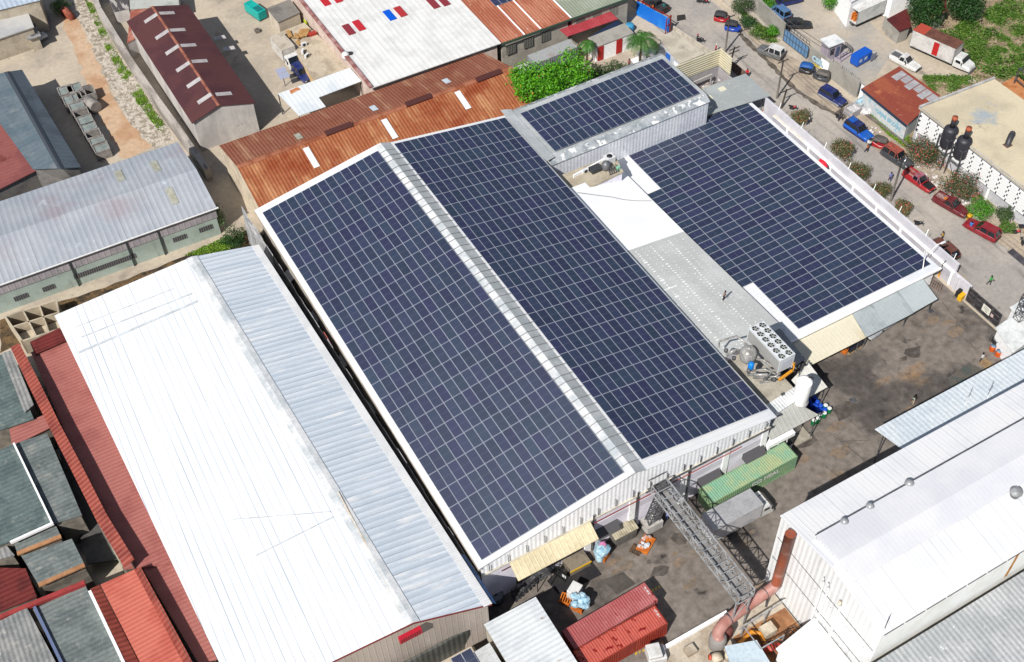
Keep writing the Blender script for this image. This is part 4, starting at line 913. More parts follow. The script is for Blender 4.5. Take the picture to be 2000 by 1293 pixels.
for k in range(24):
    x=H0+.3+k*2.6; g.box(x,x+2.35,yb-.05,yb+.02,hz-.2,hz-.08)
g.build('gutter',plain('charcoal_gutter',P(70,68,70),.6),hl)
lr=MB()
for k in range(12): lr.box(H0+.05,H0+.115,ya-.4-1.22*k-.06,ya-.4-1.22*k,8.2 if k%2 else 5.2,8.25 if k%2 else 5.25)
for z in (5.4,9.2): lr.box(H0+.08,H0+.117,yb+.3,ya-.3,z,z+.07)
lr.build('wall_rail',dark_steel,hl)
for (px,py,s) in ((1649,1020,.45),(1699,990,.45),(1776,945,.5),(1984,962,.65)):
    p=at(px,py,hr); zb_=zA(p.y)
    o=thing('roof_vent','round white turbine vent on the '+{1649:'left end of the ridge light of the tall hall',1699:'ridge light, second from its left end',1776:'ridge light near its middle',1984:'right roof slope, bent like a hook'}[px],'vent',(p.x,p.y,zb_))
    MB().lathe([(s*.7,-.15),(s*.75,.5),(s,.55),(s,.75),(s*.6,1.0),(.05,1.08)],(p.x,p.y,zb_),16).build('cowl',rim_m if px!=1984 else steel,o)
    MB().lathe([(s*.72,.3),(s*.76,.45)],(p.x,p.y,zb_),16).build('collar',dark_steel,o)
an_=thing('roof_antenna','small forked dark antenna at the near corner of the white hall roof','antenna',at(1728,1228,hz)); p=at(1728,1228,hz)
MB().tube([p+V((0,0,-.1)),p+V((.1,.1,1.4))],.05,6).tube([p+V((.05,.05,.7)),p+V((.35,.2,1.5))],.04,6).build('rod',dark_steel,an_)
for px,lb in ((1886,'thin white aerial by the step in the hall roof'),(1930,'thin white aerial further along the hall canopy')):
    p=at(px,788 if px==1886 else 775,hz); o=thing('aerial',lb,'antenna',p); MB().tube([p+V((0,0,-.3)),p+V((0,0,2.0))],.05,6).tube([p+V((-.3,0,.7)),p+V((.3,0,.7))],.03,5).build('rod',white_plast,o)
# white pipes on the gable wall
for k,(a,b,wd,lb) in enumerate((((1608,1132),(1582,1225),.07,'slim white vent pipe up the silver gable wall'),((1616,1142),(1590,1240),.09,'white vent pipe with a hooked top on the silver gable wall'),((1640,1178),(1612,1270),.15,'thick white flue with a tan cap on the silver gable wall'))):
    pa,pb=atx(*a,H0-.15),atx(*b,H0-.15); o=thing('vent_pipe',lb,'pipe',(pb.x,pb.y,0)); y=(pa.y+pb.y)/2
    MB().tube([(pb.x,y,0),(pb.x,y,pa.z-.3),(pb.x-.15,y+.1,pa.z+.2)],wd,10).build('flue',white_paint,o)
    MB().lathe([(wd*1.1,0),(wd*1.3,.15),(wd*1.2,.5),(wd*.5,.6)],(pb.x-.15,y+.1,pa.z),10).build('cap',M('tan_cap',P(214,190,150),P(240,238,232),sc=2) if k==2 else white_plast,o)
# big rust-coloured duct
duct_m=M('rust_duct',P(166,88,62),P(150,96,78),sc=.4,col3=P(190,150,140),sc3=.25,lo3=.5,hi3=.7,fine=.08,rough=.5)
duct_p=M('pinkish_duct',P(190,140,130),P(176,120,108),sc=.5,col3=P(200,168,160),sc3=.5,lo3=.55,hi3=.7,rough=.5)
du=thing('exhaust_duct','large rust-red exhaust duct climbing the hall gable and running to the cyclone','duct',(26.8,-75.7,0))
MB().tube([(26.75,-75.7,13.5),(26.75,-75.7,3.6),(26.5,-75.75,3.15)],.55,20).build('riser',duct_m,du)
MB().tube([(26.75,-75.7,3.5),(26.3,-75.75,3.05),(22,-76.1,3.0),(19.6,-76.4,3.0),(18.6,-76.8,2.9),(18.3,-77.0,2.3)],.62,20).build('run',duct_p,du)
f=MB()
for x in (25.2,22.5,20.2): f.lathe([(.66,-.06),(.68,0),(.66,.06)],(x,-75.8-(25.2-x)*.1,3.02),20,axis=(1,0.09,0))
for z in (6,9,12): f.box(26.7,27.4,-75.9,-75.0,z,z+.12)
f.build('bracket',dark_steel,du)
for x in (25.6,22.8): MB().tube([(x,-76.2,0),(x,-76.0,2.4)],.12,8).build('post',dark_steel,du)
pad=thing('equipment_pad','low beige concrete equipment pad with an upstand along the yard edge','platform',(18,-80,0))
pm_=M('beige_pad',P(206,194,176),P(176,160,140),sc=.4,lo=.4,hi=.65,col3=P(150,100,70),sc3=.3,lo3=.6,hi3=.75)
MB().box(12.6,27.3,-98,-74.9,0,.35).build('slab',pm_,pad)
MB().box(12.6,21.5,-74.9,-74.5,0,.75).build('upstand',white_paint,pad)
b=MB(); b.box(20.4,27.2,-82,-77.3,.36,.40); b.build('rusty_floor',M('rusty_floor',P(178,128,88),P(150,104,70),sc=.6,fine=.15),pad)
cy=thing('cyclone','grey stained cyclone cylinder standing on the beige pad','cyclone',(18.3,-77.2,.35))
cm=M('stained_grey_steel',P(150,146,142),P(176,170,164),sc=.6,stretch=(1,1,.3),col3=P(140,96,70),sc3=.8,lo3=.62,hi3=.75,fine=.1)
MB().lathe([(.6,0),(.85,.3),(.9,.7),(.92,2.0),(.75,2.2),(.66,2.3)],(18.3,-77.2,.35),22).build('vessel',cm,cy)
MB().lathe([(.62,0),(.62,.12)],(18.3,-77.2,2.6),22).build('flange',duct_p,cy)
c2=thing('cyclone','narrow dark red cyclone cylinder behind the grey one','cyclone',(19.9,-76.9,.35)); MB().lathe([(.45,0),(.5,.2),(.52,1.7),(.4,1.9)],(19.9,-76.9,.35),18).build('vessel',M('dark_red_steel',P(120,66,58),P(100,58,52),sc=1),c2)
yl=thing('yellow_pipe','bent yellow gas pipe on the rusty floor by the hall','pipe',(21,-78,.4)); MB().tube([(20.4,-78.3,.7),(22.2,-77.9,.9),(22.9,-78.5,.9),(22.6,-80.2,.7)],.24,12).build('tube',plain('pipe_yellow',P(232,150,40),.45),yl)
bl_=thing('blower','cream blower housing with an orange-red inlet at the foot of the cyclone','blower',(17.3,-78.4,.35))
b=MB(); b.lathe([(.55,-.4),(.6,0),(.55,.4)],(17.4,-78.5,.95),18,axis=(.3,1,0)); b.lathe([(.5,0),(.52,.9),(.3,1.1)],(18.7,-78.9,.35),16); b.build('housing',M('cream_steel',P(220,208,186),P(196,182,160),sc=1),bl_)
MB().lathe([(.3,0),(.3,.2)],(16.9,-78.1,.9),14,axis=(-.8,.4,.2)).build('inlet',plain('orange_red',P(206,84,60),.5),bl_)
for k,(x,y,lb) in enumerate(((15.6,-76.3,'low beige concrete box at the yard edge of the equipment pad'),(15.1,-79.0,'low beige concrete box in the middle of the equipment pad'))):
    o=tag(MB().box(x-.6,x+.6,y-.5,y+.5,.36,.85).build('concrete_box',pm_),lb,'box')
fr=thing('pipe_frame','steel pipe frame standing beside the hall foot','frame',(24,-78,.35)); b=MB()
for x in (21.2,24.2): b.bar((x,-77.6,.35),(x,-77.6,2.6),.12); b.bar((x,-80.5,.35),(x,-80.5,2.6),.12)
b.bar((20.6,-77.6,2.5),(26.4,-77.4,2.6),.14); b.bar((21.2,-80.5,2.6),(24.2,-80.5,2.6),.12); b.bar((21.2,-77.6,2.6),(21.2,-80.5,2.6),.1); b.build('frame',steel,fr)
shed('lean_to','pale sloping white lean-to roof at the foot of the hall gable',"shed",[(22.2,-81.5,3.4),(27.4,-81.0,4.2),(27.4,-88.0,4.2),(22.2,-88.5,3.4)],M('pale_white_sheet',P(240,242,240),P(222,226,224),sc=.5,corr=(1,.8,.02,.8)),white_paint)
shed('pump_house','pale blue flat pump-house roof at the bottom edge beside the red pipes','shed',[at(1415,1262,2.6),at(1478,1250,2.6),at(1520,1320,2.6),at(1440,1340,2.6)],M('pale_blue_sheet',P(206,222,232),P(190,208,220),sc=.5,rough=.4),conc)
mc=thing('boiler_skid','dark machinery skid with red housings, hoses and cream cabinet under the hall','machine',at(1510,1240,.4)); p=at(1500,1235,.4)
b=MB(); b.box(p.x-.9,p.x+.6,p.y-.6,p.y+.6,.4,1.5); b.build('cabinet',M('cream_steel',P(220,208,186)),mc)
b=MB()
for k in range(5): lump(b,p+V((-1.6+.5*k,-1.5-.2*k,.6)),.45,k+50)
b.build('housing',plain('red_machine',P(186,66,48),.5),mc)
b=MB()
for k in range(7): b.tube([p+V((-2+.6*k,-.6-rnd.random(),.5)),p+V((-1.6+.6*k,-1.6,1.5+rnd.random()*.7)),p+V((-1.2+.7*k,-3,.8))],.06,6)
b.build('hose',black,mc)
vn=thing('parked_van','white van cab at the bottom edge beside the striped marking','van',at(1280,1285,0),-.3)
b=LB(); b.box(-1,1,-.85,.85,.4,1.3); b.box(-1.0,.5,-.8,.8,1.3,1.95); b.build('body',white_cab,vn,bevel=.12); b=LB(); b.box(.51,.55,-.7,.7,1.35,1.85); b.build('windscreen',glass_dark,vn)
for x in (-.6,.6):
    for s in (-.8,.8): wheel(vn,(x,s,.35),.35,.2)
# canopy on the far side of the hall
canopy('hall_canopy','long pale blue ribbed canopy along the far side of the tall white hall',[(46.6,-67.2,7.1),(86,-67.2,7.1),(86,-73.1,7.6),(47.5,-73.1,7.6)],M('pale_blue_rib',P(226,234,240),P(214,224,232),sc=.3,col3=P(214,190,160),sc3=.2,lo3=.72,hi3=.8,rough=.4,corr=(0,.6,.03)),posts=[(48,-67.6),(56,-67.6),(64,-67.6),(72,-67.6)])
gr=shed('grey_side_hall','low grey corrugated roof along the near side of the white hall, cut by the corner','hall',[(20,-88.9,8.0),(92,-88.9,8.0),(92,-106,7.0),(20,-106,7.0)],M('old_grey_rib',P(178,182,184),P(196,198,200),sc=.3,col3=P(140,142,144),sc3=.3,lo3=.6,hi3=.8,col4=P(244,244,244),sc4=1.2,lo4=.68,hi4=.7,rough=.5,corr=(0,.55,.05)),conc)
# guard post by the sliding gate
gz=shed('guard_post','white flat-roofed guard post beyond the sliding gate at the right edge','guard post',[at(1944,640,3.0),at(1985,612,3.0),at(2030,650,3.0),at(1978,690,3.0)],M('white_flat',P(240,242,242),P(214,218,218),sc=.5),white_paint)
g2_=shed('guard_annex','second pale flat roof behind the guard post with lattice on it','guard post',[at(1972,600,3.3),at(2040,560,3.3),at(2080,610,3.3),at(2012,655,3.3)],MATS['white_flat'],white_paint)
lt_=thing('lattice_mast','dark steel lattice mast base standing on the guard post roof','mast',at(1988,620,3.0)); p=at(1990,622,3.31)
b=MB(); lattice(b,p,p+V((.3,.2,4.0)),V((0,.5,0)),V((.5,0,0)),5,.06); b.build('lattice',dark_steel,lt_)
p=at(1954,672,0); o=thing('generator','black open-frame generator with orange parts beside the guard post','generator',p,-.4)
b=LB(); b.box(-1.1,1.1,-.6,.6,.15,1.0); b.build('engine',plain('engine_black',lin(44,44,46),.6),o,bevel=.08); b=LB(); b.box(.2,.9,-.5,.4,1.0,1.3); b.build('motor',plain('engine_orange',P(226,120,40),.5),o)
b=LB()
for x in (-1.2,1.2):
    for y in (-.7,.7): b.bar((x,y,0),(x,y,1.35),.07)
for y in (-.7,.7): b.bar((-1.2,y,1.35),(1.2,y,1.35),.07); b.bar((-1.2,y,.1),(1.2,y,.1),.07)
for x in (-1.2,-.4,.4,1.2): b.bar((x,-.7,1.35),(x,.7,1.35),.06)
b.build('frame',dark_steel,o)
for px,py,lb in ((1937,684,'orange drum with a grey lid, left of the pair below the generator'),(1948,694,'orange drum with a grey lid, right of the pair below the generator')):
    p=at(px,py,0); o=thing('drum',lb,'drum',p); MB().lathe([(.36,0),(.38,.05),(.36,.4),(.38,.45),(.36,.8),(.34,.85)],p,16).build('barrel',plain('orange_drum',P(236,104,36),.4),o); MB().lathe([(.35,0),(.35,.03)],p+V((0,0,.85)),16).build('lid',plain('grey_lid',P(120,140,160),.5),o)
p=at(1926,712,0); b=MB()
for k in range(6): b.box(p.x-.7,p.x+.7,p.y-.7+.25*k,p.y-.53+.25*k,.1,.15)
for k in (-.6,0,.5): b.box(p.x+k,p.x+k+.1,p.y-.7,p.y+.75,.02,.1)
tag(b.build('wooden_pallet',M('tan_wood',P(176,148,110),P(150,122,88),sc=1.5)),'tan wooden pallet beside the person in white near the hall canopy','pallet')
# pallet of dark panels and orange crates under the cream canopy
p=at(1665,680,0); o=thing('panel_pallet','pallet of dark solar panels stood on edge under the cream canopy','pallet',p,.1); b=LB()
for k in range(4): b.box(-1.15,1.15,-.5+.25*k,-.46+.25*k,.15,1.25)
b.build('panels',plain('panel_back',lin(34,38,52),.3),o); b=LB(); b.box(-1.2,1.2,-.6,.5,0,.15); b.build('base',M('tan_wood',P(176,148,110)),o)
p=at(1648,686,0); o=thing('stacked_pallets','orange pallets stacked under the cream canopy edge','pallet',p,.3); b=LB()
for k in range(4):
    for i in range(5): b.box(-.5,.5,-.5+.22*i,-.38+.22*i,.03+.17*k,.1+.17*k)
    b.box(-.5,-.4,-.5,.5,.1+.17*k,.17+.17*k); b.box(.4,.5,-.5,.5,.1+.17*k,.17+.17*k)
b.build('pallet',orange_w,o)
# long storage sheds at the bottom centre
tin=M('white_rust_tin',P(232,236,238),P(216,222,226),sc=.3,col3=P(176,140,120),sc3=.5,lo3=.66,hi3=.7,stretch3=(.35,1,1),fine=.05,rough=.5,corr=(1,.55,.05))
shed('tin_shed','white ribbed tin shed with rust spots at the bottom centre','shed',[(-2.2,-64.4,4.0),(3.95,-64.5,4.2),(3.8,-82,4.2),(-2.3,-82,4.0)],tin,conc,over=.15)
s2=shed('tin_shed','dull white ribbed shed with one solar panel, below the beige gable','shed',[(-11.0,-66.6,3.2),(-2.6,-66.3,3.6),(-2.6,-84,3.6),(-11,-84,3.2)],M('dull_white_rib',P(214,216,216),P(196,198,198),sc=.3,rough=.5,corr=(1,.75,.04,.6)),conc,over=.15)
pn=V((-.04,0,1)).normalized(); pc=onplane(915,1281,V((-6,-70,3.45)),pn)
for k,dx in enumerate((-1.17,0)):
    o=proto.copy(); C.objects.link(o); o.matrix_world=Matrix.Translation(pc+V((dx,-.6,.18)))@Matrix.Rotation(-.04,4,'Y'); tag(o,'dark solar panel on the dull white shed at the bottom edge, '+('left' if k==0 else 'right')+' one of two','solar panel','solar panels on the dull white shed')
# ================================================================ STREET WALL, GATES AND KERB OBJECTS
wallw=M('white_street_wall',P(230,228,234),P(212,210,218),sc=.25,col3=P(190,184,188),sc3=.3,stretch3=(1,1,.3),lo3=.6,hi3=.8,fine=.04)
ledge=M('beige_ledge',P(222,208,184),P(236,232,224),sc=.3,lo=.4,hi=.6)
sw=thing('street_wall','long white boundary wall with framed panels between the right array and the street','wall',(75.4,-32,0))
b=MB(); b.box(75.5,75.75,-51.0,-10.5,0,3.75); b.box(75.45,75.8,-51.02,-10.48,3.75,3.85); b.build('upper_wall',wallw,sw)
b=MB(); b.box(75.35,75.5,-51.0,-13,0,2.3); b.build('panel',M('wall_panel_grey',P(206,204,212),P(192,190,198),sc=.4,fine=.05),sw)
b=MB(); b.box(75.15,75.498,-51.0,-13,2.3,2.45)
y=-50.9
while y<-13: b.box(75.2,75.345,y,y+.35,0,2.298); y+=4.9
b.build('pilaster',white_paint,sw)
b=MB(); b.box(75.3,75.6,-54.0,-51.0,0,2.5); b.box(75.1,75.298,-52,-51.6,0,2.45); b.build('low_wall',wallw,sw)
b=MB(); b.box(75.16,75.49,-20,-13,2.452,2.47); b.build('ledge',ledge,sw)
wire=plain('fence_wire',lin(60,58,56),.6)
b=MB()
for k in range(8): b.bar((75.6,-50+k*5.2,3.85),(76.0,-50+k*5.2+.15,4.7),.07)
b.build('fence_arm',white_paint,sw)
red=tag(MB().slab([at(1597,318,3.3),at(1602,309,3.6),at(1612,315,3.5),at(1617,327,3.2),at(1604,322,3.1)],.05).build('red_sheet',plain('bright_red',P(232,10,44),.5)),'bright red sheet hanging behind the right solar roof against the white wall','sheet')
gt=thing('sliding_gate','long black steel sliding gate with a white notice, closing the yard','gate',(75.2,-56.7,0))
b=MB(); b.box(75.2,75.26,-59.6,-54.0,.1,2.5); b.build('sheet',M('gate_black',lin(40,36,38),lin(60,54,56),sc=1),gt)
b=MB()
for z in (.1,1.0,1.75,2.5): b.box(75.1,75.19,-59.6,-54.0,z,z+.09)
for k in range(5): b.box(75.1,75.19,-59.6+1.38*k,-59.5+1.38*k,.2,2.5)
b.build('frame',dark_steel,gt)
nb=MB().box(75.04,75.09,-58.0,-56.7,.85,2.0).build('notice',plain('notice_cream',P(240,240,226),.6),gt)
nt=MB()
for k,(z,y0,y1) in enumerate(((1.72,-57.7,-57.0),(1.5,-57.75,-56.95),(1.28,-57.6,-57.1),(1.06,-57.7,-57.3))): nt.box(75.03,75.038,y0,y1,z,z+.08)
nt.build('notice_print',plain('print_grey',P(140,140,126),.7),nb)
MB().box(75.04,75.09,-58.6,-58.2,1.05,1.5).build('notice',plain('pink_notice',P(226,196,196),.6),gt)
p=at(1876,584,0); o=thing('gate_motor','yellow and black gate motor at the end of the white wall','motor',p,.2)
b=LB(); b.box(-.5,.5,-.3,.3,0,.9); b.build('case',plain('motor_yellow',P(240,186,30),.45),o,bevel=.05); b=LB(); b.box(-.3,.5,.31,.8,.2,1.2); b.build('engine',black,o)
lp=thing('gate_lamp','dark bent lamp post with a yellow base inside the white wall','lamp post',at(1833,538,0)); p=at(1833,540,0)
MB().tube([p,p+V((0,0,2.4)),p+V((.5,-.1,3.2)),p+V((1.2,-.2,3.6))],.07,8).build('post',dark_steel,lp); MB().tube([p,p+V((0,0,.9))],.12,8).build('base',plain('post_yellow',P(232,160,30),.5),lp); MB().obox(p+V((1.1,-.35,3.52)),(.6,0,0.05),(0,.25,0),(0,0,.1)).build('lamp_head',dark_steel,lp)
wl=thing('wall_lamp','thin white lamp post leaning from the corner of the right solar roof','lamp post',at(1800,532,0)); p=at(1802,528,3.44)
MB().tube([p,p+V((.05,.6,3.2))],.06,8).tube([p+V((.02,.4,2.2)),p+V((2.0,.5,3.3)),p+V((2.6,.4,3.3))],.05,8).build('post',white_paint,wl); MB().obox(p+V((2.5,.25,3.22)),(.7,0,0),(0,.3,0),(0,0,.12)).build('lamp_head',white_plast,wl)
mf=thing('mesh_gate','rusty brown wire mesh gate standing beside the corner canopy','gate',at(1815,565,0)); b=MB(); a_,b_=at(1812,556,0),at(1836,570,0)
for z in (.1,.7,1.3): b.bar(a_+V((0,0,z)),b_+V((0,0,z)),.05)
for k in range(7): q_=a_.lerp(b_,k/6); b.bar(q_,q_+V((0,0,1.3)),.05)
b.build('frame',M('rusty_bar',P(110,84,76),P(140,110,96),sc=2),mf)
# north enclosure: cream fence, bags, zinc canopy
crib=M('cream_horizontal_rib',P(236,228,198),P(226,216,184),sc=.4,rough=.55,corr=(2,.42,.06),fine=.04)
en=thing('storage_enclosure','walled storage corner with a tall cream ribbed fence on top of grey block walls','enclosure',(70,-1,0))
b=MB(); b.box(64.8,74.6,-.35,-.1,0,4.0); b.box(74.35,74.6,-6.2,-.35,0,3.4); b.build('block_wall',M('grey_block_wall',P(186,182,184),P(170,166,168),sc=.5,corr=(0,1.9,.02,.97)),en)
b=MB(); b.box(64.8,74.62,-.45,-.36,4.0,7.0); b.box(74.2,74.34,-3.3,-.46,4.0,7.0); b.build('fence_sheet',crib,en)
b=MB(); b.bar((66,-1.2,3.2),(72.5,-1.2,3.4),.2,.25)
for x in (66,69,72.4): b.bar((x,-1.2,0),(x,-1.2,3.3),.16)
b.build('rack',M('grey_rack',P(196,192,190),rough=.6),en)
for k,(px,py,r_,n,m,lb) in enumerate(((1362,160,1.5,9,bag_w,'heap of white sacks in the walled storage corner'),(1388,160,1.3,8,M('brown_white_sack',P(200,190,184),P(160,140,128),sc=1.2,bump=.06),'heap of brownish sacks in the walled storage corner'),(1405,152,1.4,9,bag_w,'white sacks piled against the right wall of the storage corner'),(1374,176,.9,4,bag_w,'white bundle at the edge of the zinc canopy'))):
    p=at(px,py,1.4); bag_heap('sack_heap',lb,V((p.x,p.y,0)),r_,n,m,60+k,cat='sacks',h=1.6)
p=at(1365,178,1.4); lump_=MB(); lump(lump_,V((p.x,p.y,.9)),.9,91,1.1); tag(lump_.build('yellow_sack',plain('yellow_sack',P(232,170,60),.6)),'bulging yellow sack beside the zinc canopy','sack')
p=at(1407,163,1.2); lump_=MB(); lump(lump_,V((p.x,p.y,.5)),.7,92,.7); tag(lump_.build('blue_sack',plain('blue_sack',P(30,66,170),.6)),'dark blue sack under the white sacks','sack')
canopy('zinc_canopy','wide grey zinc canopy with cream patches beside the storage corner',[(65.2,-3.9,4.3),(76.4,-4.4,4.1),(76.6,-10.3,3.7),(65.2,-9.3,4.0)],M('grey_zinc_sheet',P(170,176,176),P(182,188,188),sc=.3,col4=P(226,220,196),sc4=.35,lo4=.68,hi4=.7,rough=.5,corr=(1,.8,.03,.8),fine=.06),posts=[(66,-5),(75.8,-5),(75.8,-9.6),(66,-9)])
for k,(px,py,s) in enumerate(((1380,193,1.8),(1410,174,1.1),(1386,212,1.3))):
    p=at(px,py,4.05); zf=plane_z(V((65.2,-3.9,4.3)),V((76.4,-4.4,4.1)),V((76.6,-10.3,3.7))); tag(MB().slab([(p.x-s/2,p.y-.5,zf(p.x-s/2,p.y-.5)+.05),(p.x+s/2,p.y-.5,zf(p.x+s/2,p.y-.5)+.05),(p.x+s/2,p.y+.4,zf(p.x+s/2,p.y+.4)+.05),(p.x-s/2,p.y+.4,zf(p.x-s/2,p.y+.4)+.05)],.03).build('roof_patch_sheet',plain('cream_patch',P(236,232,206),.6)),('large','small','grey-edged')[k]+' cream patch sheet lying on the wide zinc canopy','sheet')
for k,(px,py) in enumerate(((1490,222),(1497,226))):
    p=at(px,py,.5); l_=MB(); lump(l_,V((p.x,p.y,.45)),.55,93+k,.8); tag(l_.build('clay_pot',plain('clay_orange',P(206,140,96),.7)),('left' if k==0 else 'right')+' round clay-coloured jar in the shade behind the right array','jar')
sf=thing('street_fence','rusty wire fence between the storage corner and the street','fence',at(1440,148,0)); b=MB(); a_,b_=at(1420,132,0),at(1455,160,0)
for z in (.2,1.0,1.8): b.bar(a_+V((0,0,z)),b_+V((0,0,z)),.06)
for k in range(9): q_=a_.lerp(b_,k/8); b.bar(q_,q_+V((0,0,1.85)),.06)
b.build('bar',MATS['rusty_bar'],sf); b=MB(); b.wall(a_,b_,.1,1.75,.02); b.build('mesh',M('brown_mesh',P(112,92,84),P(140,120,108),sc=3,fine=.3,fsc=9),sf)
# concrete hut with blue door
ht_=shed('concrete_hut','concrete hut with a stained flat roof and a blue door by the street','hut',[at(1284,73,3.3),at(1316,60,3.3),at(1377,104,3.3),at(1329,124,3.3)],M('stained_flat_concrete',P(212,202,184),P(188,178,162),sc=.3,lo=.4,hi=.6,col3=P(150,142,132),sc3=.35,lo3=.5,hi3=.75,fine=.1),M('pale_blue_white',P(224,228,234),P(196,204,216),sc=.6),over=.35,t=.2)
pA,pB=at(1284,73,3.3),at(1329,124,3.3)
for t_,m_,nm in ((.45,plain('blue_door',P(30,110,220),.4),'door'),(.8,white_paint,'door')):
    c_=pA.lerp(pB,t_); MB().box(c_.x+.12,c_.x+.24,c_.y-.5,c_.y+.5,.05,2.3).build(nm,m_,ht_)
bg=thing('blue_gate','bright blue corrugated steel gate in a red frame','gate',at(1275,48,0)); a_,b_=at(1242,30,0),at(1306,65,0)
u_=(b_-a_).normalized(); n_=V((-u_.y,u_.x,0)); b=MB(); L_=(b_-a_).length; k=int(L_/.35)
for i in range(k):
    p=a_+u_*(L_*i/k); q_=a_+u_*(L_*(i+.5)/k); r_=a_+u_*(L_*(i+1)/k); o1=n_*.06
    for s,e in ((p,q_+o1),(q_+o1,r_)): b.poly([s+V((0,0,.1)),e+V((0,0,.1)),e+V((0,0,2.8)),s+V((0,0,2.8))])
b.build('sheet',M('gate_blue',P(24,120,226),P(40,140,236),sc=.5,fine=.06,rough=.4),bg)
rf=plain('red_frame',P(150,40,36),.5); b=MB()
for t_ in (0,.16,1.0): q_=a_.lerp(b_,t_); b.bar(q_+n_*.2,q_+n_*.2+V((0,0,3.4)),.18)
b.bar(a_+n_*.3+V((0,0,2.9)),b_+n_*.3+V((0,0,2.9)),.12); q_=b_+n_*.2; b.bar(q_+n_*-1+V((0,0,0)),q_+n_*-1+V((0,0,3.0)),.14); b.bar(q_+V((0,0,3.3)),q_-n_+V((0,0,3.0)),.12); b.bar(q_+V((0,0,1.8)),q_-n_+V((0,0,1.7)),.1); b.build('frame',rf,bg)
tag(MB().wall(at(1228,-10,0),at(1243,8,0),0,3.0,.2).build('cream_wall',M('cream_render',P(226,214,186),P(206,194,168),sc=.6)),'short cream wall at the top beside the blue gate','wall')
tag(MB().wall(at(1312,57,0),at(1420,130,0),0,.7,.25).build('kerb_wall',M('kerb_concrete',P(214,204,188),P(186,178,164),sc=.8)),'low cream kerb wall along the street beside the concrete hut','wall')
# poles
wood=M('pole_wood',P(84,76,68),P(58,52,48),sc=1.5,stretch=(1,1,.1)); pconc=M('pole_concrete',P(128,120,112),P(106,100,94),sc=1)
def pole(label,base,top_px,h,arms=1,m=None,lean=(0,0),box=False,adir=(1,0,0)):
    p=at(*base,0); o=thing('utility_pole',label,'utility pole',p); t=p+V((lean[0],lean[1],h))
    MB().tube([p,t],[.17,.11],10).build('shaft',m or pconc,o)
    for k in range(arms):
        z=t-V((0,0,.25+.7*k)); d=V(adir).normalized(); c_=MB().bar(z-d*1.0,z+d*1.0,.12).build('crossarm',wood,o)
        i_=MB()
        for s in (-.9,-.45,.45,.9): i_.lathe([(.05,0),(.07,.08),(.04,.2)],z+d*s+V((0,0,.06)),8)
        i_.build('insulator',plain('insulator_grey',P(150,140,130),.3),c_)
    if box:
        MB().lathe([(.28,0),(.32,.1),(.32,.8),(.2,.9)],t+V((.4,0,-2.0)),12).build('transformer',plain('transformer_grey',P(90,92,96),.5),o)
        MB().bar(t+V((.1,0,-2.6)),t+V((1.5,.6,-1.2)),.14).build('bracket',white_paint,o)
    return o,t
ph={}
for nm,lb,base,h,arms,m,kw in (('a','tall grey concrete utility pole standing behind the cream ribbed fence',(1416,103),7.0,1,None,{}),
    ('b','dark leaning wooden pole with two crossarms by the storage corner',(1422,140),4.6,2,wood,dict(lean=(.5,-.2))),
    ('c','grey utility pole at the corner of the wide zinc canopy',(1517,192),7.2,1,None,{}),
    ('d','short dark pole with crossarm leaning over the white wall end',(1526,211),3.2,1,wood,dict(lean=(.6,.2),box=False)),
    ('e','grey utility pole with a transformer between the oleander bushes',(1739,393),8.2,1,None,dict(box=True))):
    o,t=pole(lb,base,None,h,arms,m,**kw); ph[nm]=t
def wirerun(name,label,a,b,n,spread,sag):
    for k in range(n):
        o=V((spread*(k-(n-1)/2),0,0)); pts=[]
        for i in range(11): u=i/10; p=a.lerp(b,u)+o; p.z-=sag*4*u*(1-u); pts.append(p)
        tag(MB().tube(pts,.02,4).build(name,wire),label+', wire '+('nearest the wall','in the middle','nearest the road')[k],'wire','overhead wires along the street')
wirerun('overhead_wire','thin overhead wire strung between the grey street poles',ph['c'],ph['e'],3,.7,.5)
wirerun('overhead_wire','thin overhead wire from the transformer pole to the right edge',ph['e'],ph['e']+V((2,-40,0)),3,.7,.5)
wirerun('overhead_wire','thin overhead wire between the cream fence and the zinc canopy',ph['a'],ph['c'],3,.7,.3)
# ---- east side of the street
gw=M('grey_render_wall',P(176,172,164),P(158,154,146),sc=.3,col3=P(198,190,178),sc3=.4,lo3=.55,hi3=.75,fine=.07)
a_,b_=at(1577,122,0),at(1672,190,0)
w=thing('grey_wall','grey rendered yard wall with graffiti and razor wire, right of the street','wall',(90.5,-8,0))
MB().wall(a_,b_,0,3.0,.25).build('render',gw,w)
u_=(b_-a_).normalized(); n_=V((-u_.y,u_.x,0)); 
if n_.x>0: n_=-n_
def on(t,z,e=.012): return a_+u_*t+n_*e+V((0,0,z))
gp_=MB()
gp_.poly([on(2.6,.1),on(4.4,.1),on(4.4,2.5),on(2.6,2.5)]); gp_.build('white_patch',white_paint,w)
dist=(b_-a_).length
xd=u_
text_obj('graffiti','CSIL',1.25,on(2.0,1.45,.03),xd,V((0,0,1)),plain('graffiti_blue_white',P(196,226,240),.6),w,bold=.07)
text_obj('graffiti','CSIL',1.2,on(2.05,1.42,.02),xd,V((0,0,1)),plain('graffiti_dark',lin(50,70,96),.6),w,bold=.12)
text_obj('graffiti','M4YOR',.6,on(2.2,.5,.03),xd,V((0,0,1)),plain('graffiti_yellow',P(222,200,60),.6),w,bold=.04)
rz=MB()
for t_ in range(0,int(dist*10),2):
    if t_<50: continue
    a0=t_*1.6; rz.bar(on(t_/10,3.25+.22*math.sin(a0),-.12+.2*math.cos(a0)),on(t_/10+.2,3.25+.22*math.sin(a0+1.9),-.12+.2*math.cos(a0+1.9)),.03)
for t_ in range(5,int(dist),2): rz.bar(on(t_,3.0,-.1),on(t_,3.6,-.1),.06)
rz.build('razor_wire',dark_steel,w)
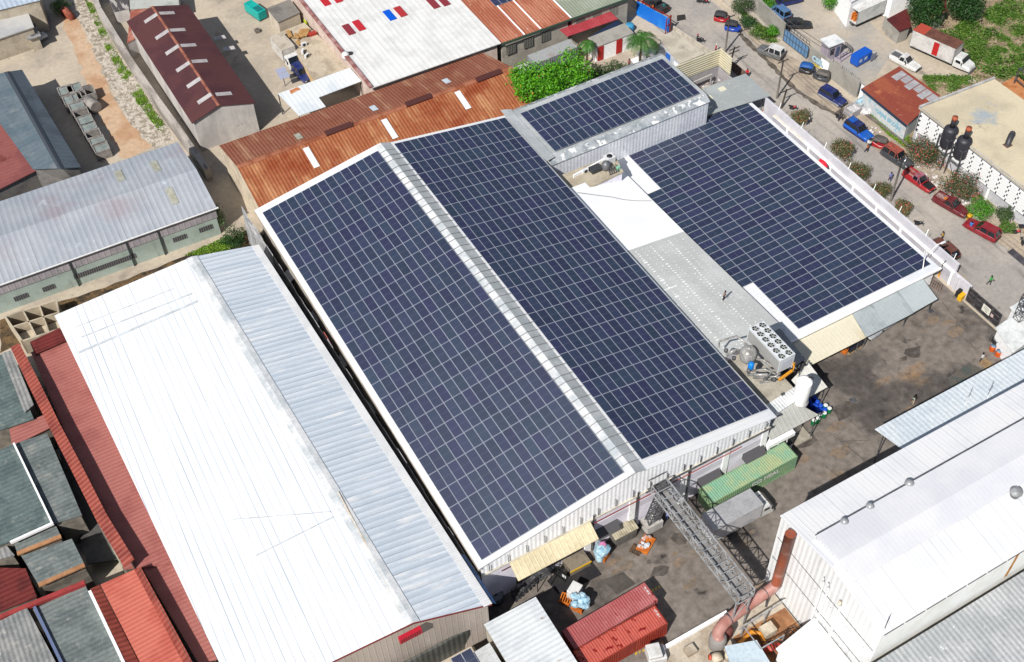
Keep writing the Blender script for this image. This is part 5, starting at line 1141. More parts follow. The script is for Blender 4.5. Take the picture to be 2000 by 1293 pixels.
g2=thing('blue_gate','dull blue steel gate with a mesh top in the grey wall across the street','gate',(90.5,.5,0)); a2_,b2_=at(1529.6,79.6,0),at(1575.6,115.4,0)
b=MB(); b.wall(a2_,b2_,.1,2.3,.06); b.build('sheet',M('dull_blue_steel',P(106,150,192),P(92,134,176),sc=.5,fine=.06),g2)
b=MB(); 
for z in (.1,1.2,2.3,3.3): b.bar(a2_+V((-.05,0,z)),b2_+V((-.05,0,z)),.07)
for k in range(9): q_=a2_.lerp(b2_,k/8)+V((-.05,0,0)); b.bar(q_,q_+V((0,0,3.3)),.06)
b.bar(a2_+V((0,0,4.0)),b2_+V((1.5,-5,3.4)),.06); b.build('frame',dark_steel,g2)
tag(MB().wall(at(1440,-6,0),at(1528,78,0),0,3.1,.25).build('grey_wall',gw),'pale grey stained wall left of the dull blue gate','wall')
tag(MB().wall(at(1400,-8,0),at(1484,75,0),0,.6,.25).build('kerb_wall',MATS['kerb_concrete']),'low kerb wall in front of the shrubs at the top of the street','wall')
tag(MB().wall(at(1672,213,0),at(1795,305,0),0,.45,.3).build('kerb_wall',M('old_kerb',P(130,122,114),P(110,104,98),sc=.8)),'low dark kerb along the grass strip below the graffiti wall','wall')
hut=shed('gatehouse','small lilac gatehouse with a white flat roof behind the grey wall','gatehouse',[at(1602,76,3.0),at(1631,66,3.0),at(1650,81,3.0),at(1619.5,93,3.0)],M('white_flat',P(240,242,242)),M('lilac_wall',P(190,178,190),P(176,164,176),sc=.6),over=.25)
c0,c1=at(1619.5,93,3.0),at(1650,81,3.0)
for t_,nm,m_,z0,z1 in ((.35,'window',glass_dark,1.1,2.2),(.72,'door',plain('door_blue_grey',P(88,104,136),.5),.05,2.2)):
    q_=c0.lerp(c1,t_); MB().box(q_.x-.35,q_.x+.35,q_.y+.18,q_.y+.26,z0,z1).build(nm,m_,hut)
rl_=thing('yard_railing','grey handrail around the lilac gatehouse landing','railing',at(1660,100,0)); b=MB(); pts=[at(1650,92,0),at(1664,104,0),at(1640,118,0)]
for a3,b3 in zip(pts[:-1],pts[1:]):
    for z in (.5,1.0): b.bar(a3+V((0,0,z)),b3+V((0,0,z)),.06)
    for k in range(5): q_=a3.lerp(b3,k/4); b.bar(q_,q_+V((0,0,1.0)),.06)
b.build('rail',dark_steel,rl_); b=MB(); b.slab([at(1648,100,.3),at(1664,104,.3),at(1642,120,.3),at(1630,112,.3)],.3); b.build('landing',MATS['lilac_wall'],rl_)
p=at(1680,121,0); o=thing('blue_container','bright blue roofed generator box in the pale yard','generator',p,.15); b=LB(); b.box(-1.7,1.5,-.8,.8,.3,1.9); b.build('housing',plain('gen_blue',P(26,96,206),.4),o,bevel=.05)
for k in (-1.1,.1): 
    b=LB(); b.box(k-.3,k+.3,-.83,-.8,.9,1.4); b.build('window',plain('pale_vent',P(200,214,226),.5),o)
b=LB(); b.box(-1.5,1.3,-.7,.7,0,.3); b.build('skid',dark_steel,o); b=LB(); b.box(1.0,2.2,-1.2,-1.12,.3,1.5); b.build('door',plain('panel_grey',P(130,136,156),.4),o)
# rubbish cage and bags on the pavement
p=at(1664,222,0); o=thing('concrete_bin','square grey concrete rubbish bin on the pavement','bin',p,.1); b=LB()
for args in ((-1.0,1.0,-.9,-.8,0,1.2),(-1.0,1.0,.8,.9,0,1.2),(-1,-.9,-.8,.8,0,1.2),(.9,1,-.8,.8,0,1.2)): b.box(*args)
b.build('side',MATS['grey_block_wall'],o); b=LB(); b.box(-.88,.88,-.78,.78,.6,.9); b.build('rubbish',bag_w,o)
p=at(1680,208,0); o=thing('rubbish_skip','pale blue-white rubbish bin heaped with bags against the wall','bin',p,.1); b=LB(); b.box(-.9,.9,-.7,.7,0,1.1); b.build('body',M('pale_bin',P(196,204,206),P(170,180,184),sc=1),o); b=LB()
for k in range(4): lump(b,(-.5+.35*k,.1*(k%2),1.2),.4,k+700)
b.build('bag',bag_b,o)
l_=MB(); p=at(1688,222,0); lump(l_,p+V((0,0,.5)),.75,97,.9); lump(l_,p+V((.5,-.3,.4)),.6,98,.9); tag(l_.build('white_sack_pair',bag_w),'two white sacks on the verge under the rusty roof wall','sacks')
for k,(px,py,n) in enumerate(((1709,258,5),(1778,322,7),(1822,345,8),(1836,362,8),(1850,372,7),(1884,405,6),(1900,425,6),(1948,452,5),(1880,392,5))):
    b=MB(); p=at(px,py,0); rr=random.Random(k)
    for j in range(n): lump(b,p+V((rr.uniform(-.9,.9),rr.uniform(-1.1,1.1),.14)),rr.uniform(.14,.34),800+k*10+j,.7)
    tag(b.build('litter_heap',M('white_litter',P(226,222,218),P(176,160,150),sc=2.2,lo=.5,hi=.62,fine=.2)),'scatter of white rubbish on the verge '+('beside the two-tone blue car','beside the grey truck front','above the open-bonnet pickup','right of the open-bonnet pickup','left of the tall oleander','beside the maroon pickup roof','beside the yellow drum','behind the red estate car','above the maroon pickup bonnet')[k],'rubbish')
p=at(1891.5,428,0); o=thing('drum','yellow drum with a black band between the maroon pickup and red car','drum',p); b=MB(); b.lathe([(.32,0),(.34,.05),(.34,.85),(.3,.9)],p,16); b.build('barrel',plain('drum_yellow',P(234,180,30),.45),o); MB().lathe([(.35,.4),(.35,.6)],p,16).build('band',black,o)
pl=[at(x,y,.03) for x,y in ((1967,492),(1978,485),(2003,506),(2003,522))]; tag(MB().slab(pl,.02).build('steel_plate',M('dark_plate',lin(58,56,62),lin(74,72,78),sc=1)),'dark steel plate laid on the road at the right edge','plate')
# rusty-roofed workshop with graffiti wall
rust=M('rusty_roof_dark',P(150,74,58),P(168,92,66),sc=.35,lo=.4,hi=.62,col3=P(196,120,80),sc3=.4,lo3=.58,hi3=.72,col4=P(214,150,130),sc4=.8,lo4=.66,hi4=.72,stretch=(1,.4,1),fine=.12,rough=.8,corr=(1,.8,.04,.8))
A_,B_,C_,D_=at(1684,172,3.4),at(1757,129,3.4),at(1836,186,3.4),at(1772,244,3.4)
rs=shed('rusty_workshop','low workshop under a patched rusty roof with graffiti along its street wall','workshop',[A_,B_,C_,D_],rust,M('white_graffiti_wall',P(226,228,228),P(206,210,212),sc=.5,col3=P(160,206,224),sc3=1.4,lo3=.54,hi3=.62,col4=P(90,150,176),sc4=2.2,lo4=.64,hi4=.68,fine=.05),over=.2)
rp=MB(); u1=(C_-B_).normalized(); n1=(A_-B_).normalized()
for k in range(7):
    o_=B_+u1*(1.0+k*1.35)+n1*.6+V((0,0,.05)); rp.obox(o_,u1*1.2,n1*(1.8 if k%2 else 2.4),V((0,0,.03)))
rp.build('patch_sheet',M('grey_patch_sheet',P(172,168,172),P(190,188,190),sc=.8,rough=.5),rs)
rg_=MB(); rg_.obox(A_+V((-.05,0,-.35)),(D_-A_),V((-.12,0,0)),V((0,0,.33))); rg_.build('gutter',plain('navy_gutter',lin(40,52,70),.5),rs)
ud=(D_-A_).normalized(); mid_=A_.lerp(D_,.62); text_obj('graffiti','OBAS SRZAN',.9,V((mid_.x-.02,mid_.y,1.6))+V((.17,0,0)),ud,V((0,0,1)),plain('graffiti_pale_blue',P(150,200,220),.6),rs,bold=.05)
tag(MB().wall(at(1676,192,0),at(1706,222,0),0,2.6,.15).build('white_wall',white_paint),'short white wall between the grey wall and graffiti workshop','wall')
# big beige flat-roofed building with louvred wall
q4=[at(1794.4,209.4,6),at(1940.5,152.6,6),V((0,0,0)),V((0,0,0))]; q4[3]=V((q4[0].x+.2,-49,6)); q4[2]=V((q4[1].x,-49,6))
bb=shed('beige_factory','large building with a stained beige flat roof and white louvred street wall','factory',q4,M('stained_beige_roof',P(226,212,182),P(206,194,168),sc=.15,lo=.4,hi=.62,col3=P(176,184,188),sc3=.12,lo3=.54,hi3=.62,col4=P(150,142,120),sc4=.5,lo4=.6,hi4=.8,fine=.07,rough=.8),M('white_block_wall',P(216,216,220),P(200,200,206),sc=.5),over=.25,t=.25)
ed=MB(); ed.obox(q4[0]+V((0,-.3,.0)),q4[1]-q4[0],V((0,.3,0)),V((0,0,.3))); ed.obox(q4[0],q4[3]-q4[0],V((.12,0,0)),V((0,0,.1))); ed.build('parapet',M('parapet_grey',P(206,206,206),P(176,176,176),sc=.8),bb)
lv=MB(); X=q4[0].x+.2
for r_ in range(8):
    for c_ in range(14):
        y=q4[0].y-.6-c_*1.75-(.0 if r_%1 else .0); lv.slab([V((X-.2,y-1.6-.3*(r_%2),5.35-.42*r_-.19)),V((X-.2,y-.05-.3*(r_%2),5.35-.42*r_-.19)),V((X-.1,y-.05-.3*(r_%2),5.35-.42*r_+.14)),V((X-.1,y-1.6-.3*(r_%2),5.35-.42*r_+.14))],.03)
lv.build('louvre',plain('louvre_white',P(240,240,240),.5),bb)
lb_=MB(); lb_.box(X-.05,X-.002,q4[3].y+.3,q4[0].y-.4,2.0,5.5); lb_.build('louvre_backing',plain('louvre_dark',lin(60,60,66),.8),bb)
pw_=MB(); 
for k in range(6): pw_.box(X-.2,X-.003,q4[0].y-1.2-k*4.8,q4[0].y-.85-k*4.8,0,1.98)
pw_.build('pilaster',white_paint,bb)
p=at(1968,283,6); o=thing('gooseneck_vent','black gooseneck vent on the stained beige roof','vent',p); MB().tube([p,p+V((.1,.1,.5)),p+V((.8,.5,1.0)),p+V((1.4,.8,.9))],.42,14).build('duct',plain('vent_black',lin(50,50,54),.5),o); MB().box(p.x-.6,p.x+.5,p.y-.5,p.y+.4,6.0,6.08).build('base',M('rusty_bar',P(110,84,76)),o)
# twin black silos on a frame
for k,(px,py,lb) in enumerate(((1847,352,'black cylindrical tank with a rusty chimney, left of the pair on the steel frame'),(1862,365,'black cylindrical tank with a rusty chimney, right of the pair on the steel frame'))):
    g_=at(px,py,0); x,y=(91.0,-32.3) if k==0 else (91.0,-35.0)
    o=thing('black_silo',lb,'tank',(x,y,0)); st_=plain('silo_black',lin(44,44,50),.5)
    MB().lathe([(.3,0),(1.0,.7),(1.05,.9),(1.05,3.4),(.95,3.7),(.45,3.95)],(x,y,3.0),20).build('vessel',st_,o)
    MB().lathe([(.38,0),(.38,1.7)],(x,y,6.9),14).build('chimney',st_,o); MB().lathe([(.40,0),(.41,.5)],(x,y,8.2),14).build('chimney_cap',plain('rust_cap',P(178,92,62) if k==0 else P(120,72,60),.7),o)
    b=MB()
    for s in ((-1,-1),(1,-1),(1,1),(-1,1)): b.bar((x+s[0]*.95,y+s[1]*.95,0),(x+s[0]*.95,y+s[1]*.95,5.4),.12)
    for z in (2.9,5.3):
        for s in (-1,1): b.bar((x-.95,y+s*.95,z),(x+.95,y+s*.95,z),.1); b.bar((x+s*.95,y-.95,z),(x+s*.95,y+.95,z),.1)
    b.bar((x-.95,y-.95,.2),(x-.95,y+.95,2.9),.07); b.build('frame',dark_steel,o)
# boundary wall further along, pilastered
cwall=thing('block_wall','grey block wall with white pilasters at the right edge of the street','wall',(92.4,-50,0))
MB().box(92.2,92.4,-75,-49.2,0,3.2).build('block',MATS['white_block_wall'],cwall); b=MB()
for k in range(6): b.box(92.02,92.196,-74+k*4.6,-73.6+k*4.6,0,3.1)
b.box(91.98,92.42,-75,-49.2,3.2,3.32); b.build('pilaster',white_paint,cwall)
rm=thing('radio_mast','slim triangular lattice mast behind the louvred wall','mast',at(1975,372,0)); b=MB(); p=V((93.6,-46.5,0)); lattice(b,p+V((0,0,6)),p+V((0,0,10.5)),V((0,.3,0)),V((.3,0,0)),8,.05); b.build('lattice',steel,rm)
# ================================================================ VEHICLES
lampw=plain('lamp_glass',P(230,230,225),.2); lampr=plain('tail_lamp_red',P(170,26,22),.3); trimm=plain('dark_trim',lin(46,46,48),.6); chrome=plain('chrome_bumper',P(170,172,174),.3,.7)
def car(label,x,y,rz,kind,L_,W,H,body,roof_c=None,lower=None,bed=None,name='parked_car',cat='car',open_bonnet=False,spare=False,group=None,z=0):
    """x forward. kind: suv, pickup, wagon, hatch"""
    o=thing(name,label,cat,(x,y,z),rz,group)
    h=L_/2; belt=H*.58; hood=H*.53; sill=.3
    if kind=='suv': ws,wt,rt,rb=h*.36,h*.08,-h*.88,-h*.97
    elif kind=='wagon': ws,wt,rt,rb=h*.34,h*.02,-h*.82,-h*.98
    elif kind=='pickup': ws,wt,rt,rb=h*.34,h*.08,-h*.24,-h*.30
    else: ws,wt,rt,rb=h*.42,h*.05,-h*.72,-h*.98
    hw=W/2
    # lower body as lofted sections (x, z0, z_shoulder, z_top, half width, half width at top)
    S=[(-h,.45,belt*.82,belt*.9,hw*.88,hw*.8),(-h+.12,.32,belt*.9,belt,hw*.97,hw*.88),(-h*.6,sill,belt*.92,belt+.01,hw,hw*.9),(0,sill,belt*.92,belt+.01,hw,hw*.9),(ws,sill,belt*.92,belt,hw,hw*.9),(ws+.1,sill,hood*.92,hood+.03,hw,hw*.88),(h*.78,.32,hood*.88,hood-.02,hw*.97,hw*.82),(h-.1,.36,hood*.78,hood*.88,hw*.9,hw*.75),(h,.42,hood*.66,hood*.74,hw*.82,hw*.7)]
    b=LB(); ring=[]; fs=[]
    for X,z0,zs,zt,w1,w2 in S: ring+=[(X,-w1*.96,z0),(X,w1*.96,z0),(X,w1,zs*.7),(X,w1*.98,zs),(X,w2,zt),(X,-w2,zt),(X,-w1*.98,zs),(X,-w1,zs*.7)]
    n=8
    for i in range(len(S)-1):
        for k in range(n):
            j=(k+1)%n
            if kind=='pickup' and k==4 and i in (0,1): continue
            if kind=='pickup' and k==4 and i==2 and False: continue
            fs.append([i*n+j,(i+1)*n+j,(i+1)*n+k,i*n+k][::-1])
    fs.append(list(range(n))); m0=(len(S)-1)*n; fs.append([m0+k for k in range(n)][::-1])
    b.add(ring,[f[::-1] for f in fs])
    bo=b.build('body',body,o)
    if kind=='pickup':
        # open load bed
        b=LB(); xb0,xb1=-h+.14,rb-.06; y0=hw*.82
        b.box(xb0,xb1,-y0,y0,belt+.012,belt+.03)
        b.build('bed_floor',bed or trimm,o)
        b=LB(); b.box(xb0,xb1,-hw*.92,-y0,belt-.02,belt+.26); b.box(xb0,xb1,y0,hw*.92,belt-.02,belt+.26); b.box(xb0-.08,xb0,-hw*.92,hw*.92,belt-.05,belt+.26); b.build('bed_side',body,o)
    # glasshouse
    tw=hw*.74; bw=hw*.88; zr=H
    g=LB(); g.add([(ws,-bw,belt),(ws,bw,belt),(rb,bw,belt),(rb,-bw,belt),(wt,-tw,zr-.06),(wt,tw,zr-.06),(rt,tw,zr-.06),(rt,-tw,zr-.06)],[[0,1,5,4],[1,2,6,5],[2,3,7,6],[3,0,4,7],[4,5,6,7]])
    g.build('window_glass',glass_dark,o)
    r=LB(); r.slab([(wt+.05,-tw-.02,zr-.03),(rt-.04,-tw-.02,zr-.03),(rt-.04,tw+.02,zr-.03),(wt+.05,tw+.02,zr-.03)],.05); r.slab([(wt-.1,-tw*.85,zr),(rt+.1,-tw*.85,zr),(rt+.1,tw*.85,zr),(wt-.1,tw*.85,zr)],.035)
    r.build('roof',roof_c or body,o)
    p=LB()
    for s in (-1,1):
        p.bar((ws,s*bw,belt),(wt,s*tw,zr-.04),.08); p.bar((rb,s*bw,belt),(rt,s*tw,zr-.04),.12 if kind!='pickup' else .1)
        mids=[(ws+rb)/2+.15] if kind in('pickup','hatch') else [ws*.1-.05,rb*.45]
        for mx in mids: p.bar((mx,s*(bw+.01),belt),(mx*.92,s*(tw+.01),zr-.04),.09)
    p.build('pillar',roof_c or body,o)
    if lower:
        q_=LB()
        for s in (-1,1): q_.box(-h*.9,h*.86,s*hw-.012 if s>0 else s*hw-.012,s*hw+.012,sill+.02,sill+.3)
        q_.build('lower_trim',lower,o)
    for s in (-1,1):
        q_=LB(); q_.box(h-.1,h+.015,s*hw*.56-.17,s*hw*.56+.17,hood*.56,hood*.72); q_.build('headlight',lampw,o)
        q_=LB(); q_.box(-h-.012,-h+.06,s*hw*.72-.1,s*hw*.72+.1,belt*.55,belt*.85); q_.build('tail_lamp',lampr,o)
        q_=LB(); q_.box(ws-.28,ws-.12,s*(hw+.09)-.08,s*(hw+.09)+.08,belt,belt+.16); q_.build('mirror',trimm,o)
    q_=LB(); q_.box(h-.06,h+.1,-hw*.84,hw*.84,.36,.54); q_.build('bumper',trimm if kind!='wagon' else body,o)
    q_=LB(); q_.box(-h-.1,-h+.05,-hw*.86,hw*.86,.38,.56); q_.build('bumper',trimm,o)
    q_=LB(); q_.box(h-.04,h+.02,-hw*.34,hw*.34,hood*.5,hood*.68); q_.build('grille',trimm,o)
    for X in (h*.62,-h*.6):
        for s in (-1,1): wheel(o,(X,s*(hw-.1),.35),.36,.24)
    if open_bonnet:
        q_=LB(); q_.box(ws+.2,h-.16,-hw*.74,hw*.74,hood+.02,hood+.05); q_.build('engine_bay',black,o)
        q_=LB(); q_.obox((ws+.15,-hw*.76,hood+.06),(.55,0,.95),(0,hw*1.52,0),(-.04,0,.03)); q_.build('bonnet',body,o)
    if spare: wheel(o,(-h-.15,.1,.95),.36,.22,(1,0,0),'spare_wheel')
    return o
def pose(rear,front,z=.8):
    a,b=at(*rear,z),at(*front,z); d=b-a; return (a.x+b.x)/2,(a.y+b.y)/2,math.atan2(d.y,d.x)
pc={k:paint(k,*v) for k,v in dict(navy_paint=(28,42,110),bright_blue_paint=(16,96,206),red_paint=(176,26,36),maroon_paint=(110,24,34),deep_red_paint=(150,20,36),grey_paint=(112,114,116),charcoal_paint=(66,70,78),rust_brown_paint=(112,66,56),silver_paint=(176,180,186),mid_blue_paint=(84,126,176),dark_paint=(44,44,48)).items()}
pink_roof=M('faded_pink_roof',P(186,120,136),P(160,88,100),sc=2,rough=.5); red_roof=M('faded_red_roof',P(176,92,74),P(150,76,64),sc=1.5,rough=.7)
white_v=white_cab
x,y,r=pose((1606,175),(1648,200)); car('navy and silver estate car parked beside the grey graffiti wall',x,y,r,'suv',4.5,1.85,1.75,pc['navy_paint'],lower=pc['silver_paint'])
x,y,r=pose((1655,238),(1700,269)); o=car('two-tone blue estate car parked along the kerb above the rubbish',x,y,r,'suv',4.7,1.9,1.8,pc['bright_blue_paint'],roof_c=pc['navy_paint'],lower=pc['navy_paint'])
b=LB(); b.box(-1.9,-.9,-.55,.55,1.815,1.84); b.build('roof_rack',pc['bright_blue_paint'],o)
x,y,r=pose((1527,108),(1484,92)); car('grey off-roader with a white roof and spare wheel near the dull blue gate',x,y,r,'suv',4.3,1.85,1.95,pc['grey_paint'],roof_c=white_v,spare=True)
x,y,r=pose((1730,292),(1776,322)); car('dark grey four-wheel-drive with a faded red roof parked nose to nose with the open-bonnet pickup',x,y,r,'suv',4.9,1.95,2.0,pc['charcoal_paint'],roof_c=red_roof)
x,y,r=pose((1770,333),(1822,369)); car('red pickup with a pink faded roof and open bonnet',x,y,r,'pickup',5.0,1.8,1.65,pc['red_paint'],roof_c=pink_roof,bed=M('red_bed',P(150,60,60),P(190,150,140),sc=1.5),open_bonnet=True,name='parked_pickup',cat='pickup')
x,y,r=pose((1829,382),(1888,416)); o=car('maroon double-cab pickup parked behind the yellow drum',x,y,r,'pickup',5.2,1.85,1.75,pc['maroon_paint'],bed=M('bed_load',P(180,150,146),P(120,60,56),sc=1.5),name='parked_pickup',cat='pickup')
b=LB(); b.box(-1.3,-.9,-.1,.4,1.05,1.12); b.build('load',orange_w,o)
x,y,r=pose((1947,462),(1891,432)); car('deep red long-roofed estate car parked past the yellow drum',x,y,r,'wagon',4.9,1.9,1.75,pc['deep_red_paint'])
x,y,r=pose((1864,498),(1832,468)); car('rusty brown saloon half hidden behind the white street wall',x,y,r,'hatch',4.2,1.7,1.45,pc['rust_brown_paint'])
p=at(1718,650,0); car('silver pickup half hidden under the weathered zinc canopy',p.x+.3,p.y+.5,PI+.15,'pickup',5.2,1.85,1.75,pc['silver_paint'],name='parked_pickup',cat='pickup')
x,y,r=pose((1744,106),(1793,131)); car('white single-cab pickup in front of the box truck with the red door',x,y,r,'pickup',5.1,1.85,1.7,white_v,bed=plain('bed_liner',lin(78,80,84),.7),name='parked_pickup',cat='pickup')
x,y,r=pose((1512,14),(1532,30)); car('light blue off-roader just inside the wall at the top',x,y,r+PI,'suv',4.4,1.8,1.9,pc['mid_blue_paint'])
x,y,r=pose((1546,45),(1572,45)); car('black saloon behind the dull blue gate',x,y,r,'hatch',4.4,1.8,1.5,pc['dark_paint'])
x,y,r=pose((1525,2),(1560,-6)); car('dark blue saloon at the very top edge of the yard',x,y,r,'hatch',4.4,1.8,1.5,pc['navy_paint'])
x,y,r=pose((1272,2),(1290,12)); car('dark pickup parked behind the bright blue gate at the top',x,y,r+PI,'pickup',4.8,1.8,1.6,pc['dark_paint'],name='parked_pickup',cat='pickup')
p=at(594,150,0); car('dark navy off-roader parked in front of the small white lorry',p.x-.2,p.y+.1,-PI/2+.1,'suv',4.4,1.8,1.8,pc['navy_paint'])
# lorries
p=at(1718,35,0); box_truck('white lorry with its rear doors open on orange crates, by the white depot',p.x-2.0,p.y+.9,.05,6.2,2.4,2.4,M('white_box_side',P(226,228,224),P(204,206,202),sc=.6),white_v,white_v,open_rear=True)
lo_=thing('crate_load','orange crates stacked inside the open white lorry','crates',(p.x-5.3,p.y+.9,1.14)); 
for k in range(5): MB().box(p.x-5.55+(k%2)*.25,p.x-4.9+(k%2)*.25,p.y+.2+.32*k,p.y+.48+.32*k,1.14,1.9+.25*(k%3)).build('crate',orange_w,lo_)
p0,p1=at(1766,95,0),at(1848,132,0); d_=(p1-p0).normalized(); nn=V((-d_.y,d_.x,0)); mid=(p0+p1)/2+nn*1.2
box_truck('white bonneted box truck with a red side door and rust-brown roof beside the weeds',mid.x+d_.x*1.3,mid.y+d_.y*1.3,math.atan2(d_.y,d_.x),(p1-p0).length*1.0,2.75,2.5,M('worn_white_box',P(222,218,214),P(196,190,186),sc=.5,col3=P(216,176,90),sc3=.7,lo3=.66,hi3=.72),M('brown_box_roof',P(122,80,66),P(104,68,58),sc=.8,fine=.15),white_v,bonnet=True,door=plain('red_door',P(196,36,36),.5),zb=1.1,roof_patch=plain('orange_red_patch',P(190,80,62),.6))
p=at(572,128,0); box_truck('small white lorry with a dirty roof by the ochre wall at the top left',p.x-.2,p.y+1.9,-PI/2+.06,4.6,2.2,2.3,M('grubby_white_box',P(226,222,214),P(204,198,188),sc=.7),M('dirty_roof',P(206,196,180),P(180,166,148),sc=.6,fine=.12),white_v)
# grey box trailer lorry under the red awning
gt_=thing('box_lorry','grey box lorry with a white cab behind the bright green tree','truck',at(1075,125,0),.02)
tp=[at(1030,108,3.4),at(1112,76,3.4),at(1128,92,3.4),at(1047,124,3.4)]
b=MB(); b.prism([tp[0],tp[1],tp[2],tp[3]],1.0,3.35); b.build('cargo_box',M('grey_box_rib',P(150,154,160),P(128,132,140),sc=.4,corr=(0,.35,.05)),gt_); b=MB(); b.slab(tp,.05); b.build('roof',M('grey_box_roof',P(172,174,174),P(160,140,130),sc=.3,lo=.5,hi=.7),gt_)
c_=tp[3]; b=MB(); b.box(c_.x-2.3,c_.x-.15,c_.y+.1,c_.y+2.2,.6,2.5); b.build('cab',white_v,gt_,bevel=.2); b=MB(); b.box(c_.x-2.36,c_.x-2.3,c_.y+.3,c_.y+2.0,1.5,2.2); b.build('windscreen',glass_dark,gt_)
for xx in (-1.4,1.5,6): 
    for yy in (.2,2.0): wheel(gt_,(c_.x+xx-gt_.location.x,c_.y+yy-gt_.location.y,.45),.45,.28)
# three-wheelers
def tuktuk(label,px,py,rz,body,top,cover=None):
    p=at(px,py,0); o=thing('three_wheeler',label,'three-wheeler',(p.x,p.y,0),rz)
    b=LB(); sec=[(-1.3,.35,.95,.62),(-1.15,.3,1.0,.66),(-.2,.3,.7,.66),(.35,.3,.7,.6),(.55,.3,1.1,.5),(1.15,.35,.95,.3),(1.3,.45,.8,.18)]; ring=[];fs=[]
    for X,z0,z1,w in sec: ring+=[(X,-w,z0),(X,w,z0),(X,w,z1-.08),(X,w*.9,z1),(X,-w*.9,z1),(X,-w,z1-.08)]
    for i in range(len(sec)-1):
        for k in range(6): j=(k+1)%6; fs.append([i*6+k,(i+1)*6+k,(i+1)*6+j,i*6+j])
    fs.append([0,1,2,3,4,5]); m0=(len(sec)-1)*6; fs.append([m0+k for k in range(6)][::-1]); b.add(ring,[f[::-1] for f in fs]); b.build('body',body,o)
    b=LB(); sec=[(-1.38,1.0,.6),(-1.3,1.5,.66),(-1.0,1.74,.68),(0,1.8,.66),(.6,1.7,.56),(.72,1.5,.5)]; ring=[];fs=[]
    for X,z1,w in sec: ring+=[(X,-w,z1-.38),(X,-w*.9,z1-.1),(X,-w*.5,z1),(X,w*.5,z1),(X,w*.9,z1-.1),(X,w,z1-.38)]
    for i in range(len(sec)-1):
        for k in range(5): fs.append([i*6+k,(i+1)*6+k,(i+1)*6+k+1,i*6+k+1])
    b.add(ring,[f[::-1] for f in fs],True); b.build('canopy',top,o)
    b=LB(); b.add([(.62,-.46,1.42),(.62,.46,1.42),(.8,.4,1.02),(.8,-.4,1.02)],[[0,3,2,1]]); b.build('windscreen',glass_dark,o)
    b=LB()
    for s in (-.55,.55): b.bar((.62,s*.8,.9),(.62,s,1.5),.05); b.bar((-.1,s,.7),(-.1,s*1.1,1.6),.05); b.bar((-1.25,s,1.0),(-1.25,s,1.2),.05)
    b.build('frame',trimm,o); b=LB(); b.box(-1.0,-.6,-.55,.55,.71,.95); b.box(-1.1,-1.0,-.55,.55,.95,1.3); b.build('seat',black,o)
    for c_ in ((1.05,0,.24),(-.85,-.58,.24),(-.85,.58,.24)): wheel(o,c_,.24,.14)
    for s in (-.12,.12): q_=LB(); q_.box(1.25,1.34,s-.06,s+.06,.62,.76); q_.build('headlight',lampw,o)
    return o
tt_red=paint('three_wheeler_red',186,24,36); tt_blue=paint('three_wheeler_blue',30,76,190); top_b=plain('black_canvas',lin(48,48,50),.8); top_g=M('grey_canvas',P(112,106,100),P(90,86,82),sc=2); top_bl=plain('blue_canvas',P(34,92,164),.6)
tuktuk('red three-wheeler with a black canvas top at the top of the street',1410,42,-.9,tt_red,top_b)
tuktuk('blue three-wheeler with a black canvas top behind the red one',1431,60,-.9,tt_blue,top_b)
tuktuk('three-wheeler with a bright blue canvas top in front of the graffiti',1577,143,-.95,pc['dark_paint'],top_bl)
tuktuk('three-wheeler with a grey canvas top ahead of the navy estate car',1602,156,2.2,pc['charcoal_paint'],top_g)
tuktuk('red three-wheeler with a dark grey top squeezed behind the dark four-wheel-drive',1720,288,-1.1,tt_red,top_g)
def motorbike(label,px,py,rz,body,lying=False):
    p=at(px,py,0); o=thing('motorbike',label,'motorbike',(p.x,p.y,0),rz)
    for X in (-.62,.62): wheel(o,(X,0,.3),.3,.1)
    b=LB(); b.bar((-.55,0,.4),(.1,0,.45),.18,.3); b.bar((.1,0,.5),(.5,0,.9),.12); b.bar((.62,.07,.3),(.45,.05,1.0),.05); b.bar((.62,-.07,.3),(.45,-.05,1.0),.05); b.build('frame',trimm,o)
    b=LB(); b.lathe([(.05,-.28),(.16,-.15),(.17,.12),(.06,.28)],(.18,0,.82),10,axis=(1,0,0)); b.build('tank',body,o,bevel=0)
    b=LB(); b.box(-.75,.0,-.13,.13,.76,.86); b.build('seat',black,o); b=LB(); b.bar((.42,-.36,1.02),(.42,.36,1.02),.04); b.build('handlebar',trimm,o); b=LB(); b.lathe([(.09,0),(.07,.08)],(.55,0,.88),10,axis=(1,0,0)); b.build('headlight',lampw,o)
    return o
motorbike('dark motorbike at the top of the street, left of the pair',1366,7,-1.0,pc['dark_paint']); motorbike('dark red motorbike at the top of the street, right of the pair',1377,8,-1.0,tt_red)
motorbike('motorbike carrying a white load near the concrete hut',1368,84,-.9,pc['dark_paint'])
motorbike('dark motorbike ridden past the puddle below the concrete bin',1638,234,-1.2,pc['charcoal_paint'])
motorbike('red and white motorbike parked near the right edge',1983,459,-.8,tt_red); motorbike('black motorbike at the right edge above the steel plate',1994,477,1.0,pc['dark_paint']); motorbike('blue motorbike standing by the block wall at the right edge',1997,448,-.6,tt_blue)
motorbike('dark motorbike parked tight behind the white street wall',1793,442,-.9,pc['dark_paint']); motorbike('dark motorbike among the oleanders behind the far end of the white wall',1548,216,-.9,tt_red)
